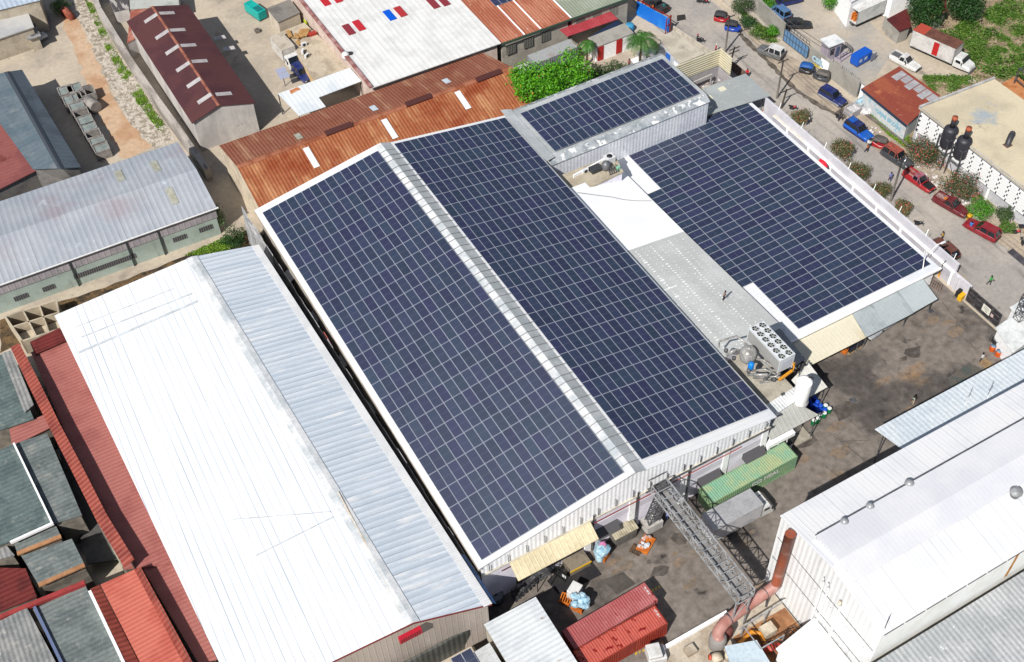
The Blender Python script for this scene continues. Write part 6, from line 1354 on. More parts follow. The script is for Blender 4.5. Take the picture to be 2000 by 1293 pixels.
# ================================================================ PEOPLE
def person(label,p,rz,shirt,legs,walk=.25,arms='swing',hat=None,load=None,skin=None,shorts=False,lean=0.0,h=1.72):
    """one skinned body; clothing shells are its children"""
    k=h/1.72; s_=walk
    vs=[V((0,0,.95)),V((lean*.3,0,1.18)),V((lean*.6,0,1.38)),V((lean*.8,0,1.5)),V((lean*.9+.02,0,1.62)),V((lean+.02,0,1.72)), # pelvis spine chest neck head crown
        V((0,.09,.9)),V((s_*.45,.1,.5)),V((s_*.5-.08,.1,.09)),V((s_*.5+.08,.11,.04)),
        V((0,-.09,.9)),V((-s_*.3,-.1,.5)),V((-s_*.85,-.1,.11)),V((-s_*.85+.16,-.11,.04)),
        V((lean*.6,.19,1.38)),V((lean*.5-s_*.3,.25,1.12)),V((lean*.6-s_*.2+.06,.24,.88)),
        V((lean*.6,-.19,1.38)),V((lean*.5+s_*.3,-.25,1.12)),V((lean*.6+s_*.5+.08,-.24,.9))]
    if arms=='up': vs[18]=V((.05,-.34,1.5)); vs[19]=V((.05,-.18,1.8)); vs[15]=V((.05,.34,1.5)); vs[16]=V((.05,.18,1.8))
    if arms=='front': vs[15]=V((.12,.22,1.15)); vs[16]=V((.36,.12,1.12)); vs[18]=V((.12,-.22,1.15)); vs[19]=V((.36,-.12,1.12))
    es=[(0,1),(1,2),(2,3),(3,4),(4,5),(0,6),(6,7),(7,8),(8,9),(0,10),(10,11),(11,12),(12,13),(2,14),(14,15),(15,16),(2,17),(17,18),(18,19)]
    rs=[.13,.12,.14,.06,.105,.07,.09,.065,.045,.035,.09,.065,.045,.035,.065,.048,.032,.065,.048,.032]
    for w in (16,19):    # palm, four fingers and a thumb
        d=(vs[w]-vs[w-1]).normalized(); sd=d.cross(V((1,0,0))) if abs(d.x)<.8 else d.cross(V((0,0,1))); sd.normalize()
        pal=len(vs); vs.append(vs[w]+d*.07); rs.append(.03); es.append((w,pal))
        for f,(o_,l_) in enumerate(((-.03,.07),(-.01,.085),(.01,.08),(.03,.06))):
            vs.append(vs[pal]+d*.035+sd*o_); rs.append(.009); es.append((pal,len(vs)-1)); vs.append(vs[pal]+d*(.035+l_)+sd*o_*1.1+V((.012,0,0))); rs.append(.008); es.append((len(vs)-2,len(vs)-1))
        vs.append(vs[w]+d*.05+sd*.05); rs.append(.010); es.append((w,len(vs)-1))
    me=bpy.data.meshes.new('person'); me.from_pydata([tuple(v*k) for v in vs],es,[]); o=bpy.data.objects.new('person',me); C.objects.link(o)
    sk=o.modifiers.new('skin','SKIN'); sk.use_smooth_shade=True
    for i,v in enumerate(me.skin_vertices[0].data): v.radius=(rs[i]*k,rs[i]*k); v.use_root=(i==0)
    sub=o.modifiers.new('sub','SUBSURF'); sub.levels=1; sub.render_levels=1
    dg=bpy.context.evaluated_depsgraph_get(); dg.update(); m2=bpy.data.meshes.new_from_object(o.evaluated_get(dg)); bpy.data.objects.remove(o)
    o=bpy.data.objects.new('person',m2); C.objects.link(o); o.location=(p[0],p[1],p[2]); o.rotation_euler=(0,0,rz)
    m2.materials.clear(); m2.materials.append(skin or skin_m); m2.polygons.foreach_set('material_index',[0]*len(m2.polygons)); m2.polygons.foreach_set('use_smooth',[True]*len(m2.polygons)); m2.update()
    tag(o,label,'person')
    # clothes: the body's own faces, pushed out a little
    def shell(name,test,off,m):
        b=LB(); idx={}; 
        for f in m2.polygons:
            if test(f.center):
                face=[]
                for vi in f.vertices:
                    if vi not in idx: idx[vi]=len(b.v); b.v.append(tuple(m2.vertices[vi].co+m2.vertices[vi].normal*off))
                    face.append(idx[vi])
                b.f.append(face); b.mi.append(0); b.sm.add(len(b.f)-1)
        if b.f: b.build(name,m,o)
    armtop=1.0*k if arms=='swing' else 0
    shell('shirt',lambda c:.93*k<c.z<1.46*k and not(abs(c.y)>.2*k and c.z<1.2*k) and abs(c.x-lean*.5)<.3*k,.014,shirt)
    shell('trousers',lambda c:(.5 if shorts else .1)*k<c.z<.97*k and abs(c.y)<.2*k,.012,legs)
    shell('shoes',lambda c:c.z<.1*k,.012,black)
    hd=V((lean*.9+.02,0,1.64))*k
    b=LB(); b.lathe([(.02,.13),(.085,.11),(.115,.05),(.118,.0),(.10,-.05)],hd+V((-.02,0,0)),12); b.build('hair',hair_m,o)
    f_=LB()
    for s in (-1,1): f_.lathe([(.012,0),(.008,.008)],hd+V((.102,s*.035,.0)),6,axis=(1,0,0))
    f_.obox(hd+V((.1,-.025,-.065)),(.008,0,0),(0,.05,0),(0,0,.01)); f_.build('face',hair_m,o)
    f_=LB(); f_.lathe([(.018,0),(.006,.03)],hd+V((.1,0,-.03)),6,axis=(1,0,-.3)); 
    for s in (-1,1): f_.lathe([(.025,0),(.012,.015)],hd+V((0,s*.105,-.01)),6,axis=(0,s,0))
    f_.build('nose_and_ears',skin or skin_m,o)
    if hat: b=LB(); b.lathe([(.125,0),(.14,.02),(.125,.08),(.06,.14)],hd+V((0,0,.03)),14); b.build('cap',hat,o)
    if load:
        b=LB(); lump(b,hd+V((0,0,.32)),.3,5,.7); q_=b.build('sack',load); q_.parent=None
        q_.matrix_world=Matrix.LocRotScale(o.location,o.rotation_euler,None); tag(q_,'white bundle carried on the head of the person in orange','sack')
    return o
cl=lambda k,*c: plain('cloth_'+k,P(*c),.8)
person('person in dark blue and white walking beside the oleander at the wall corner',at(1578,243,0),-.6,cl('white',228,226,224),cl('navy',44,54,86),.3)
person('person in an orange vest carrying a white bundle on the head',at(1692,297,0),-1.0,cl('orange',240,120,40),cl('dark',50,50,54),.35,arms='up',load=bag_w)
person('person in a pale blue shirt walking on the street near the transformer pole',at(1737,354,0),-2.0,cl('pale_blue',130,140,200),cl('blue_grey',80,86,130),.3)
person('person in blue with yellow trousers beside the deep red estate car',at(1893,450,0),.6,cl('blue',60,130,216),cl('yellow',226,190,50),.15,arms='front')
person('person in a yellow and black top above the rusty brown saloon',at(1838,470,0),2.2,cl('mustard',206,160,50),cl('dark',50,50,54),.2,lean=.08)
person('person in a green shirt with a tan basket on the street above the sliding gate',at(1931,556,0),-1.2,cl('green',40,180,70),cl('dark',50,50,54),.35,arms='front')
person('person in a dark high-visibility vest walking across the yard',at(1781,790,0),-2.6,M('hi_vis_dark',P(60,76,64),P(226,236,226),sc=2.2,lo=.5,hi=.54),cl('beige',196,180,160),.3,hat=hair_m)
person('person in white holding pink cloth beside the wooden pallet',at(1914,707,0),-.5,cl('white',228,226,224),cl('dark',50,50,54),.15,arms='front')
person('person in brown standing on the spotted grey roof, casting a shadow',onplane(1413,586,qa,nL_),-1.0,cl('brown',150,112,100),cl('dark',50,50,54),.1,lean=.1)
person('person in a red shirt leaning beside the rusty street fence',at(1458,152,0),-2.5,cl('red',224,30,50),cl('grey',90,90,96),.2)
person('person in a white cap and red top behind the cream ribbed fence',at(1397,104,0),-.8,cl('red',224,30,50),cl('dark',50,50,54),.2,hat=cl('white',228,226,224))
person('person in dark clothes and red helmet beside the loaded motorbike',at(1361,84,0),-.9,cl('dark',50,50,54),cl('grey',90,90,96),.1,arms='front',hat=cl('helmet',200,40,60))
person('person in orange behind the bright blue gate',at(1274,24,0),-.9,cl('orange',240,120,40),cl('dark',50,50,54),.1,lean=.15)
person('person in a teal shirt on the street beside the bright blue gate',at(1296,22,0),-2.4,cl('teal',20,120,130),cl('dark',50,50,54),.15)
person('person in charcoal riding past the puddle on the dark motorbike',at(1638,236,0),-1.2,cl('charcoal',76,80,90),cl('charcoal2',66,68,76),.1,arms='front')
person('person in red standing by the block wall, reaching up at the right edge',at(1985,368,0),-2.0,cl('orange_red',226,60,36),cl('dark',50,50,54),.2)
person('person in blue jeans standing in the shade under the conveyor head',at(1302,1015,0),.5,cl('pale_blue',130,140,200),cl('navy',44,54,86),.1)
person('person in grey standing by the silver condenser wall left of the palm',at(1228,132,0),-1.6,cl('rose',190,120,120),cl('dark',50,50,54),.1)
# ================================================================ TREES AND PLANTS
def leafmat(key,a,b,c,tr=.25):
    if key in MATS: return MATS[key]
    m=M(key,a,b,sc=.9,lo=.38,hi=.62,col3=c,sc3=2.2,lo3=.56,hi3=.7,fine=.25,fsc=3,rough=.55,spec=.3)
    return m
lf_bright=leafmat('bright_leaf',P(98,170,22),P(66,136,14),P(140,200,46))
lf_dark=leafmat('dark_leaf',P(72,96,52),P(54,76,40),P(102,122,72))
lf_deep=leafmat('deep_leaf',P(44,84,30),P(32,66,26),P(64,108,40))
lf_weed=leafmat('weed_leaf',P(74,112,34),P(96,126,50),P(128,150,66))
lf_grass=leafmat('grass_blade',P(112,150,36),P(92,126,34),P(160,170,70))
lf_olean=leafmat('oleander_leaf',P(112,112,72),P(88,96,56),P(140,124,92))
lf_palm=leafmat('palm_leaf',P(70,120,44),P(56,100,36),P(104,140,70))
bark=M('bark',P(120,100,80),P(92,76,60),sc=3,stretch=(1,1,.2))
fl_red=plain('red_blossom',P(206,92,84),.6); fl_y=plain('yellow_leaf',P(214,160,40),.6); fl_or=plain('orange_fruit',P(226,110,50),.6)
def leaves(mb,blobs,n,size,seed,mats=1,flower=0.0,flat=.5):
    """leaf-sized faces scattered through lumpy volumes: blobs = (centre, radii)"""
    r=random.Random(seed); vol=[b[1][0]*b[1][1]*b[1][2] for b in blobs]; tot=sum(vol)
    for (c,rad),w in zip(blobs,vol):
        for _ in range(int(n*w/tot)):
            while True:
                d=V((r.gauss(0,1),r.gauss(0,1),r.gauss(0,1)))
                if d.length>.01: break
            d.normalize(); q=r.random()**.3; 
            if d.z<-.5 and r.random()<.6: continue
            q*=r.uniform(1.0,1.4) if r.random()<.12 else 1; p=V(c)+V((d.x*rad[0]*q,d.y*rad[1]*q,d.z*rad[2]*q))*(1+.16*math.sin(7*d.x+3*d.y+seed)*math.cos(5*d.z+4*d.y))
            n_=(d*.6+V((r.uniform(-1,1),r.uniform(-1,1),r.uniform(-.3,1)))).normalized()
            a=n_.cross(V((r.uniform(-1,1),r.uniform(-1,1),r.uniform(-1,1)))); 
            if a.length<.05: continue
            a.normalize(); b=n_.cross(a); s=size*r.uniform(.6,1.3); mb.m=1 if (flower and r.random()<flower) else 0
            mb.add([p-a*s*.5,p-b*s*.3,p+a*s*.55,p+b*s*.3],[[0,1,2,3]])
def tree(name,label,c,h,blobs,n,size,lm,seed,trunk_r=.22,cat='tree',flower=0,fm=None,group=None,limbs=5):
    c=V(c); o=thing(name,label,cat,c,0,group)
    t=MB(); r=random.Random(seed); top=c+V((0,0,h*.55))
    t.tube([c-V((0,0,.1)),c+V((r.uniform(-.1,.1),r.uniform(-.1,.1),h*.3)),top],[trunk_r*1.2,trunk_r,trunk_r*.7],9)
    for k in range(limbs):
        b=blobs[k%len(blobs)][0]; t.tube([top-V((0,0,h*.15)),top.lerp(V(b),.6)+V((r.uniform(-.2,.2),)*3),V(b)],[trunk_r*.5,trunk_r*.35,trunk_r*.15],6)
    t.build('trunk',bark,o)
    m=MB(); leaves(m,blobs,n,size,seed,flower=flower); m.build('crown',[lm,fm] if fm else lm,o)
    return o
def lumps(c,R,h0,h1,k,seed,f=.55):
    """overlapping lobes that fill a crown of radius R between two heights"""
    r=random.Random(seed); out=[((c[0],c[1],(h0+h1)/2),(R*.72,R*.72,(h1-h0)*.45))]
    for i in range(k):
        t=2*PI*i/k+r.uniform(-.3,.3); q=R*r.uniform(.45,.68); s=R*f*r.uniform(.65,1.05)
        out.append(((c[0]+q*math.cos(t),c[1]+q*math.sin(t),h0+(h1-h0)*r.uniform(.3,.8)),(s,s,s*r.uniform(.6,.85))))
    return out
# bright tree beside the annex: crown centre at px (1075,155)
c=at(1078,152,6.5); base=(c.x,c.y,0)
bl=lumps((c.x-2.4,c.y-.3,0),4.6,3.0,9.6,8,3)+lumps((c.x+3.0,c.y+.2,0),3.9,3.0,8.6,7,4)
tree('broadleaf_tree','large bright green tree beside the silver annex roof',base,9,bl,15000,.36,lf_bright,11,.3,flower=.004,fm=fl_y)
c=at(1185,140,3.5); tree('broadleaf_tree','dusty dark green tree between the bright tree and the palm',(c.x,c.y,0),5,lumps((c.x-1.2,c.y,0),2.4,1.2,5,6,7)+lumps((c.x+1.9,c.y+.4,0),1.9,1.2,4.4,5,8),5200,.26,lf_dark,12,.2)
p=at(1014,203,1); tree('bush','small orange-leaved bush at the foot of the bright green tree',(p.x,p.y,0),2,lumps((p.x,p.y,0),1.0,.6,3.2,4,9),500,.3,fl_y,13,.08,cat='bush')
def palm(label,c,h,n,fl,seed,lean=(0,0)):
    c=V(c); o=thing('palm_tree',label,'palm tree',c); r=random.Random(seed); top=c+V((lean[0],lean[1],h))
    t=MB(); t.tube([c,c.lerp(top,.5)+V((lean[0]*-.1,0,0)),top],[.26,.2,.17],10); t.build('trunk',bark,o)
    m=MB()
    for k in range(n):
        a=2*PI*k/n+r.uniform(-.2,.2); up=r.uniform(-.1,1.0); L_=fl*r.uniform(.8,1.1); d=V((math.cos(a),math.sin(a),0)); pts=[]
        for i in range(9):
            u=i/8; pts.append(top+d*L_*u*(1-.18*u)+V((0,0,L_*(up*.6*u-(.55+.35*up)*u*u))))
        for i in range(8):
            w=.5*fl*.42*math.sin(PI*min(1,(i+.8)/8.6))+.08; s_=d.cross(V((0,0,1)))
            for q in range(3):
                p=pts[i].lerp(pts[i+1],q/3); e=(pts[i+1]-pts[i]).normalized()
                for sg in (-1,1):
                    tip=p+s_*sg*w+e*w*.55-V((0,0,w*.55)); m.add([p,p+e*.1,tip],[[0,1,2]])
    m.build('fronds',lf_palm,o); return o
p=at(1248,140,0); palm('tall palm with drooping fronds beside the white kiosk',p,6.2,30,3.6,5,(.4,.3))
p=at(1146,128,0); palm('smaller palm behind the bright green tree',p,4.4,16,1.9,6)
# trimmed round trees at the top right
for k,(px,py,R,lb) in enumerate(((1797,50,2.9,'dense round trimmed tree between the dark red roofs'),(1873,38,3.0,'dense round trimmed tree right of the dark red roof, nearest the weeds'))):
    c=at(px,py,0); b=[((c.x,c.y,3.6),(R,R,3.2)),((c.x+.5,c.y-.6,2.4),(R*.95,R*.95,2.2)),((c.x-.4,c.y+.4,5.2),(R*.75,R*.75,2.0))]
    tree('round_tree',lb,(c.x,c.y,0),6,b,7500,.3,lf_deep,20+k,.25,limbs=3)
# oleanders along the street
ol=[(1801,300,3.0,4.2,'tall oleander with red blossom against the louvred wall'),(1878,368,2.9,4.0,'tall oleander with red blossom below the black tanks'),
    (1645,292,2.2,3.0,'dusty oleander behind the white wall, with red blossom on its right side'),(1678,335,1.9,2.4,'low dusty oleander behind the white wall beside the white fence arm'),
    (1718,372,1.9,2.2,'sparse brownish bush behind the white wall by the transformer pole'),(1764,406,1.5,2.2,'red-flowered oleander behind the white wall, right of the transformer pole'),
    (1565,230,1.6,2.2,'grey-green oleander at the far end of the white wall')]
for k,(px,py,R,h,lb) in enumerate(ol):
    c=at(px,py,h*.45); tree('oleander_bush',lb,(c.x,c.y,0),h,lumps((c.x,c.y,0),R,.3,h,6,40+k),int(1500*R),.2,lf_olean if k not in (0,1) else M('oleander_green',P(88,100,60),P(64,78,44),sc=.9,lo=.38,hi=.6,fine=.25,rough=.6),50+k,.06,cat='bush',flower=(.12 if k in (0,1,5) else .05),fm=fl_red)
for k,(px,py,R,h,lm,lb) in enumerate(((1915,412,2.3,2.2,leafmat('vivid_leaf',P(84,150,30),P(60,124,24),P(120,176,50)),'vivid green shrub beside the pilastered block wall'),(1962,420,1.4,2.4,lf_dark,'grey shrub with bare twigs against the block wall'),(1966,446,1.3,1.3,lf_weed,'small green shrub at the foot of the grey shrub'),
      (1448,12,2.2,3.0,lf_dark,'dark shrub at the top of the verge behind the kerb wall'),(1461,44,1.7,2.2,lf_deep,'deep green shrub on the verge left of the yellowish clump'),(1484,64,1.8,1.4,lf_weed,'yellowish low shrub on the verge'),(1509,62,1.4,1.8,leafmat('vivid_leaf',0,0,0),'bright green rounded shrub beside the dull blue gate'),
      (1500,4,1.6,2.6,leafmat('vivid_leaf',0,0,0),'green shrub inside the yard wall at the top'),(1622,8,1.6,2.6,leafmat('vivid_leaf',0,0,0),'clipped bright green shrub beside the white depot'),
      (423,425,1.5,4.4,leafmat('papaya_leaf',P(80,130,50),P(60,110,40),P(130,160,90)),'pale green young tree at the corner of the long grey roof'),(455,468,2.0,2.6,lf_deep,'dark leafy bush in the alley between the grey and white roofs'),(515,470,1.0,1.6,lf_dark,'dark hedge clump in the alley beside the main warehouse, upper'),(532,505,1.0,1.5,lf_weed,'green hedge clump in the alley beside the main warehouse, lower'),
      (168,205,.9,1.0,leafmat('vivid_leaf',0,0,0),'small bright weed clump between the grey blocks'),(118,12,1.8,2.4,lf_weed,'dusty bush at the head of the dirt road'))):
    c=at(px,py,h*.45); tree('shrub',lb,(c.x,c.y,0),h,lumps((c.x,c.y,0),R,.2,h,5,70+k),int(1100*R),.2,lm,80+k,.05,cat='bush')
def cover(name,label,poly,n,size,hh,lm,seed,clump=0,fm=None):
    """ground cover: uncountable low growth"""
    r=random.Random(seed); P_=[at(x,y,0) for x,y in poly]; xs=[p.x for p in P_]; ys=[p.y for p in P_]; m=MB()
    def inside(x,y):
        c_=False
        for i in range(len(P_)):
            a,b=P_[i],P_[i-1]
            if (a.y>y)!=(b.y>y) and x<(b.x-a.x)*(y-a.y)/(b.y-a.y)+a.x: c_=not c_
        return c_
    k=0; cen=[(r.uniform(min(xs),max(xs)),r.uniform(min(ys),max(ys)),r.uniform(.5,1.8)) for _ in range(clump)] if clump else None
    tries=0
    while k<n and tries<n*6:
        tries+=1
        if cen: cx,cy,R=r.choice(cen); x,y=cx+r.gauss(0,R*.6),cy+r.gauss(0,R*.6); hz=hh*R*max(.1,1-((x-cx)**2+(y-cy)**2)/(R*R*1.4))
        else: x,y,hz=r.uniform(min(xs),max(xs)),r.uniform(min(ys),max(ys)),hh
        if not inside(x,y): continue
        k+=1; p=V((x,y,.03+hz*r.random())); a=V((r.uniform(-1,1),r.uniform(-1,1),r.uniform(-.4,.4))).normalized(); b=a.cross(V((r.uniform(-.6,.6),r.uniform(-.6,.6),1))).normalized(); s=size*r.uniform(.6,1.4)
        m.add([p-a*s*.5,p-b*s*.3,p+a*s*.5,p+b*s*.3],[[0,1,2,3]])
    return tag(m.build(name,lm),kind='stuff')
cover('weed_growth','',((1795,70),(1840,62),(1870,50),(1905,40),(1960,0),(2040,-20),(2040,160),(1990,170),(1940,150),(1892,140),(1870,90),(1850,80)),20000,.34,.75,lf_weed,1,clump=150)
cover('weed_growth','',((1800,150),(1880,150),(1935,150),(1840,190),(1815,175)),2600,.3,.5,lf_weed,2,clump=26)
cover('verge_grass','',((1690,222),(1705,226),(1740,240),(1775,268),(1780,285),(1765,288),(1735,265)),2600,.26,.35,lf_grass,3)
cover('strip_grass','',((165,0),(185,10),(215,75),(240,125),(262,150),(300,215),(335,262),(310,255),(270,205),(235,150),(205,92)),5200,.24,.2,lf_grass,4,clump=44)
cover('alley_grass','',((360,500),(410,478),(445,462),(470,470),(450,490),(390,500)),1600,.24,.3,lf_grass,5)
cover('verge_weeds','',((1440,10),(1475,40),(1530,82),(1500,85),(1480,70),(1442,38)),1800,.24,.35,lf_weed,6,clump=14)
# pale stones
r=random.Random(8); m=MB()
for k in range(900):
    u=r.random(); a=V((at(150,0,0)).lerp(at(330,275,0),u)); p=a+V((r.gauss(0,1.0),r.gauss(0,1),.03)); s=r.uniform(.06,.16); lump_=[(1,0,0),(0,1,0),(-1,0,0),(0,-1,0),(0,0,.8)]
    m.add([p+V(q)*s for q in lump_],[[0,1,4],[1,2,4],[2,3,4],[3,0,4]])
tag(m.build('gravel_stones',gravel_m),kind='stuff')
# ================================================================ WEST: WHITE WAREHOUSE AND NEIGHBOURS
wl_m=M('white_long_rib',P(250,251,252),P(242,246,250),sc=.12,fine=.02,rough=.45,corr=(0,.86,.05,.9),col4=P(216,220,226),sc4=.5,lo4=.74,hi4=.8,seam=(0,.86,.9,P(150,168,196),.8))
wr_m=M('silvery_patched_rib',P(226,235,244),P(214,225,237),sc=.3,lo=.42,hi=.6,stretch=(.35,2.2,1),col3=P(244,247,250),sc3=.45,stretch3=(.4,2.5,1),lo3=.56,hi3=.66,col4=P(150,160,170),sc4=1.4,lo4=.75,hi4=.78,fine=.04,rough=.4,corr=(1,.78,.05),seam=(1,.78,.86,P(120,128,138),.75))
beige_clad=M('beige_gable_cladding',P(190,178,168),P(174,162,152),sc=.3,stretch=(1,1,.3),fine=.06,rough=.6,corr=(0,.62,.04,.7))
F_=[V((-28.9,-1.7,7.0)),V((-10.9,-3.5,9.5)),V((-2.45,-4.3,8.0))]; N_=[V((-27.2,-61.4,7.0)),V((-9.25,-63.3,9.5)),V((-1.25,-64.7,8.0))]
ww=gabled('white_warehouse','long warehouse with a wide white slope and narrow silvery slope, left of the solar warehouse','warehouse',F_,N_,wl_m,wr_m,beige_clad,cap_m=cap_white,cap_w=.7,cap_h=.08,rz=math.atan2(.0255,1)*-1)
pl=plane_z(F_[0],F_[1],N_[1]); pr2=plane_z(F_[1],F_[2],N_[2])
e=MB(); q0,q1=F_[2],N_[2]; e.slab([q0+V((-.9,0,.2)),q1+V((-.9,0,.2)),q1+V((.05,0,.03)),q0+V((.05,0,.03))],.05); e.build('eave_flashing',M('white_eave_sheet',P(250,250,250),P(236,238,240),sc=.5,corr=(1,.3,.015),fine=.03),ww)
e=MB()
PL0=V((-18,-30,pl(-18,-30)));nL=V((-(2.5/18),0,1)).normalized()
for a,b,w_ in (((160,660),(375,575),.16),((155,690),(385,590),.3),((150,640),(340,565),.06),((455,1015),(645,1000),.05),((500,1085),(650,1010),.07)):
    e=MB(); p,q=onplane(*a,PL0,nL),onplane(*b,PL0,nL); p.z=pl(p.x,p.y)+.06; q.z=pl(q.x,q.y)+.06; e.bar(p,q,w_,.12); e.build('roof_seam',M('seam_flashing',P(222,228,234),P(200,206,212),sc=.6),ww)
e=MB()
for a,b in (((660,960),(790,1205)),): 
    p,q=onplane(*a,PL0,nL),onplane(*b,PL0,nL); p.z=pl(p.x,p.y)+.05; q.z=pl(q.x,q.y)+.05; e.bar(p,q,.14,.05)
e.build('roof_seam',M('tan_seam',P(226,206,176),P(240,232,216),sc=.8),ww)
g0=aty(780,1243,-63.6); MB().box(g0.x-.2,g0.x+2.2,-64.2,-63.75,g0.z-.5,g0.z+.4).build('window_hood',plain('crimson_hood',P(200,24,48),.5),ww)
e=MB(); 
for k in range(9): e.box(g0.x-.05+.24*k,g0.x+.02+.24*k,-64.23,-64.2,g0.z-.45,g0.z+.3)
e.build('window_bar',plain('dark_red_bar',P(110,20,30),.6),ww)
e=MB(); u_=(N_[1]-N_[0]); e.bar(N_[0]+V((0,-.03,-.1)),N_[1]+V((0,-.03,-.1)),.08,.2); e.bar(N_[1]+V((0,-.03,-.1)),N_[2]+V((0,-.03,-.1)),.08,.2); e.build('verge_trim',plain('dark_red_trim',P(130,44,44),.6),ww)
e=MB(); e.box(-24,-2.2,-64.0,-63.72,0,3.6); e.build('lower_cladding',M('dark_grey_rib',P(104,104,100),P(84,86,82),sc=.4,corr=(0,.6,.05),rough=.6),ww)
bp=thing('blue_tarpaulin','bright blue tarpaulin strip draped along the lower eave end of the white warehouse','tarpaulin',(-1,-58,7)); m=MB()
for i in range(6):
    a,b=i/6,(i+1)/6; f0=lambda t:F_[2].lerp(N_[2],.89+.11*t)
    p,q=f0(a),f0(b); m.poly([p+V((.12,0,.12)),q+V((.12,0,.12)),q+V((.55,0,-.5-.1*(i%2))),p+V((.55,0,-.5-.1*((i+1)%2)))])
m.build('sheet',plain('tarp_blue',P(20,124,206),.5),bp)
# tin fence in the alley
af=thing('alley_fence','long grey patched tin fence in the dark alley beside the solar warehouse','fence',(-1.2,-30,0)); m=MB(); rr=random.Random(12); yy=5.0; prev=None
pts=[]
while yy>-62: pts.append((yy,7.0+rr.uniform(-.25,.25)-(2.0 if yy>1 else 0)*0,rr.uniform(-.06,.06))); yy-=rr.uniform(1.2,2.4)
for (ya_,za_,xa),(yb_,zb_2,xb) in zip(pts[:-1],pts[1:]):
    X0=-1.75+(4-ya_)*.0125; X1=-1.75+(4-yb_)*.0125
    m.obox((X0+xa,ya_,0),(X1-X0,yb_-ya_+.02,0),(.05,0,0),(.28,0,za_))
m.build('sheet',M('patched_tin',P(206,206,208),P(160,162,166),sc=.5,lo=.42,hi=.58,col3=P(232,232,234),sc3=.7,lo3=.55,hi3=.65,stretch3=(1,.4,2),col4=P(110,106,104),sc4=1.1,lo4=.68,hi4=.74,fine=.12,rough=.6,bump=.05,bsc=1.5),af)
m=MB(); p=atx(643,690,-.9); m.obox((-1.05,p.y-2.2,6.2),(0,2.4,0),(.04,0,0),(.1,0,.7)); m.build('painted_sheet',plain('red_painted_tin',P(216,120,108),.6),af)
# long grey roofed hall
gre=M('pale_blue_grey_rib',P(186,191,198),P(174,180,189),sc=.15,lo=.4,hi=.62,col3=P(176,168,176),sc3=.12,lo3=.5,hi3=.7,col4=P(206,214,222),sc4=.5,lo4=.6,hi4=.75,fine=.05,rough=.45,corr=(0,.78,.03),seam=(0,.78,.8,P(120,120,130),.6))
ea=lambda px,py: at(px,py,5.2)
eN=ea(423,405); rN=at(383,330,6.6); eF=ea(347,277); d_=(at(0,555,5.2)-eN).normalized(); xl=45
pale_green=M('pale_green_render',P(190,206,196),P(176,190,180),sc=.4,col3=P(150,158,150),sc3=.4,stretch3=(1,1,.4),lo3=.58,hi3=.75,fine=.05)
nn_=eN+d_*xl; ang=math.atan2(-d_.y,-d_.x)
gh=gabled('grey_hall','long grey-roofed hall with a pale green street wall at the left edge','hall',[eF+d_*xl,rN+d_*xl,nn_][::1],[eF,rN,eN],gre,gre,pale_green,rz=ang,over=.35)
def along(t,dn,z): 
    n=V((d_.y,-d_.x,0)); 
    if n.y>0: n=-n
    return V((eN.x,eN.y,0))+d_*t+n*(dn-.35)+V((0,0,z))
nW=V((d_.y,-d_.x,0)); nW=nW if nW.y<0 else -nW
e=MB(); e.obox(along(.2,0,3.2),d_*(xl-.4),nW*.08,V((0,0,1.75))); e.build('cladding_band',M('grey_rib_band',P(190,182,186),P(174,168,172),sc=.4,corr=(0,.8,.05,.6)),gh)
e=MB(); e.obox(along(-.2,.25,4.98),d_*xl,nW*.18,V((0,0,.16))); e.build('gutter',white_paint,gh)
e=MB()
for px,py in ((312,462),(257,500),(150,545)): 
    o_=aty(px,py,(along(5,0,0)).y); t_=(V((o_.x,o_.y,0))-V((eN.x,eN.y,0))).dot(d_); e.obox(along(t_,.09,0),d_*.16,nW*.14,V((0,0,4.9)))
e.build('downpipe',plain('dark_green_pipe',P(70,84,84),.5),gh)
for px,py,w_ in ((402,446,1.9),(351,465,1.9),(205,520,8.5),(95,562,1.6),(41,580,1.8)):
    o_=aty(px,py,along((423-px)*.075,0,0).y); t_=(V((o_.x,o_.y,0))-V((eN.x,eN.y,0))).dot(d_); f=MB(); f.obox(along(t_-w_/2,.0,max(1.0,o_.z-.4)),d_*w_,nW*.05,V((0,0,.8))); wi=f.build('window',plain('window_dark',lin(66,66,70),.5),gh)
    f=MB(); k=int(w_/.3)
    for i in range(k): f.obox(along(t_-w_/2+w_*i/k,.051,max(1.0,o_.z-.4)),d_*.07,nW*.03,V((0,0,.8)))
    f.build('window_bar',plain('bar_grey',P(150,150,150),.5),wi)
PG=rN; nG=(rN-eN).cross(d_).normalized(); nG=nG if nG.z>0 else -nG; nG2=(rN-eF).cross(d_).normalized(); nG2=nG2 if nG2.z>0 else -nG2
yel_sky=M('yellowed_skylight',P(190,190,176),P(172,170,150),sc=1,rough=.4)
for px,py,pn_,pp_ in ((336,383,nG,rN),(234,344,nG2,rN),(304,325,nG2,rN)):
    c_=onplane(px,py,pp_,pn_)+pn_*.05; u1=d_; v1=pn_.cross(u1).normalized(); f=MB(); f.obox(c_-u1*.5-v1*1.5,u1*1.0,v1*3.0,pn_*.03); f.build('skylight',yel_sky,gh)
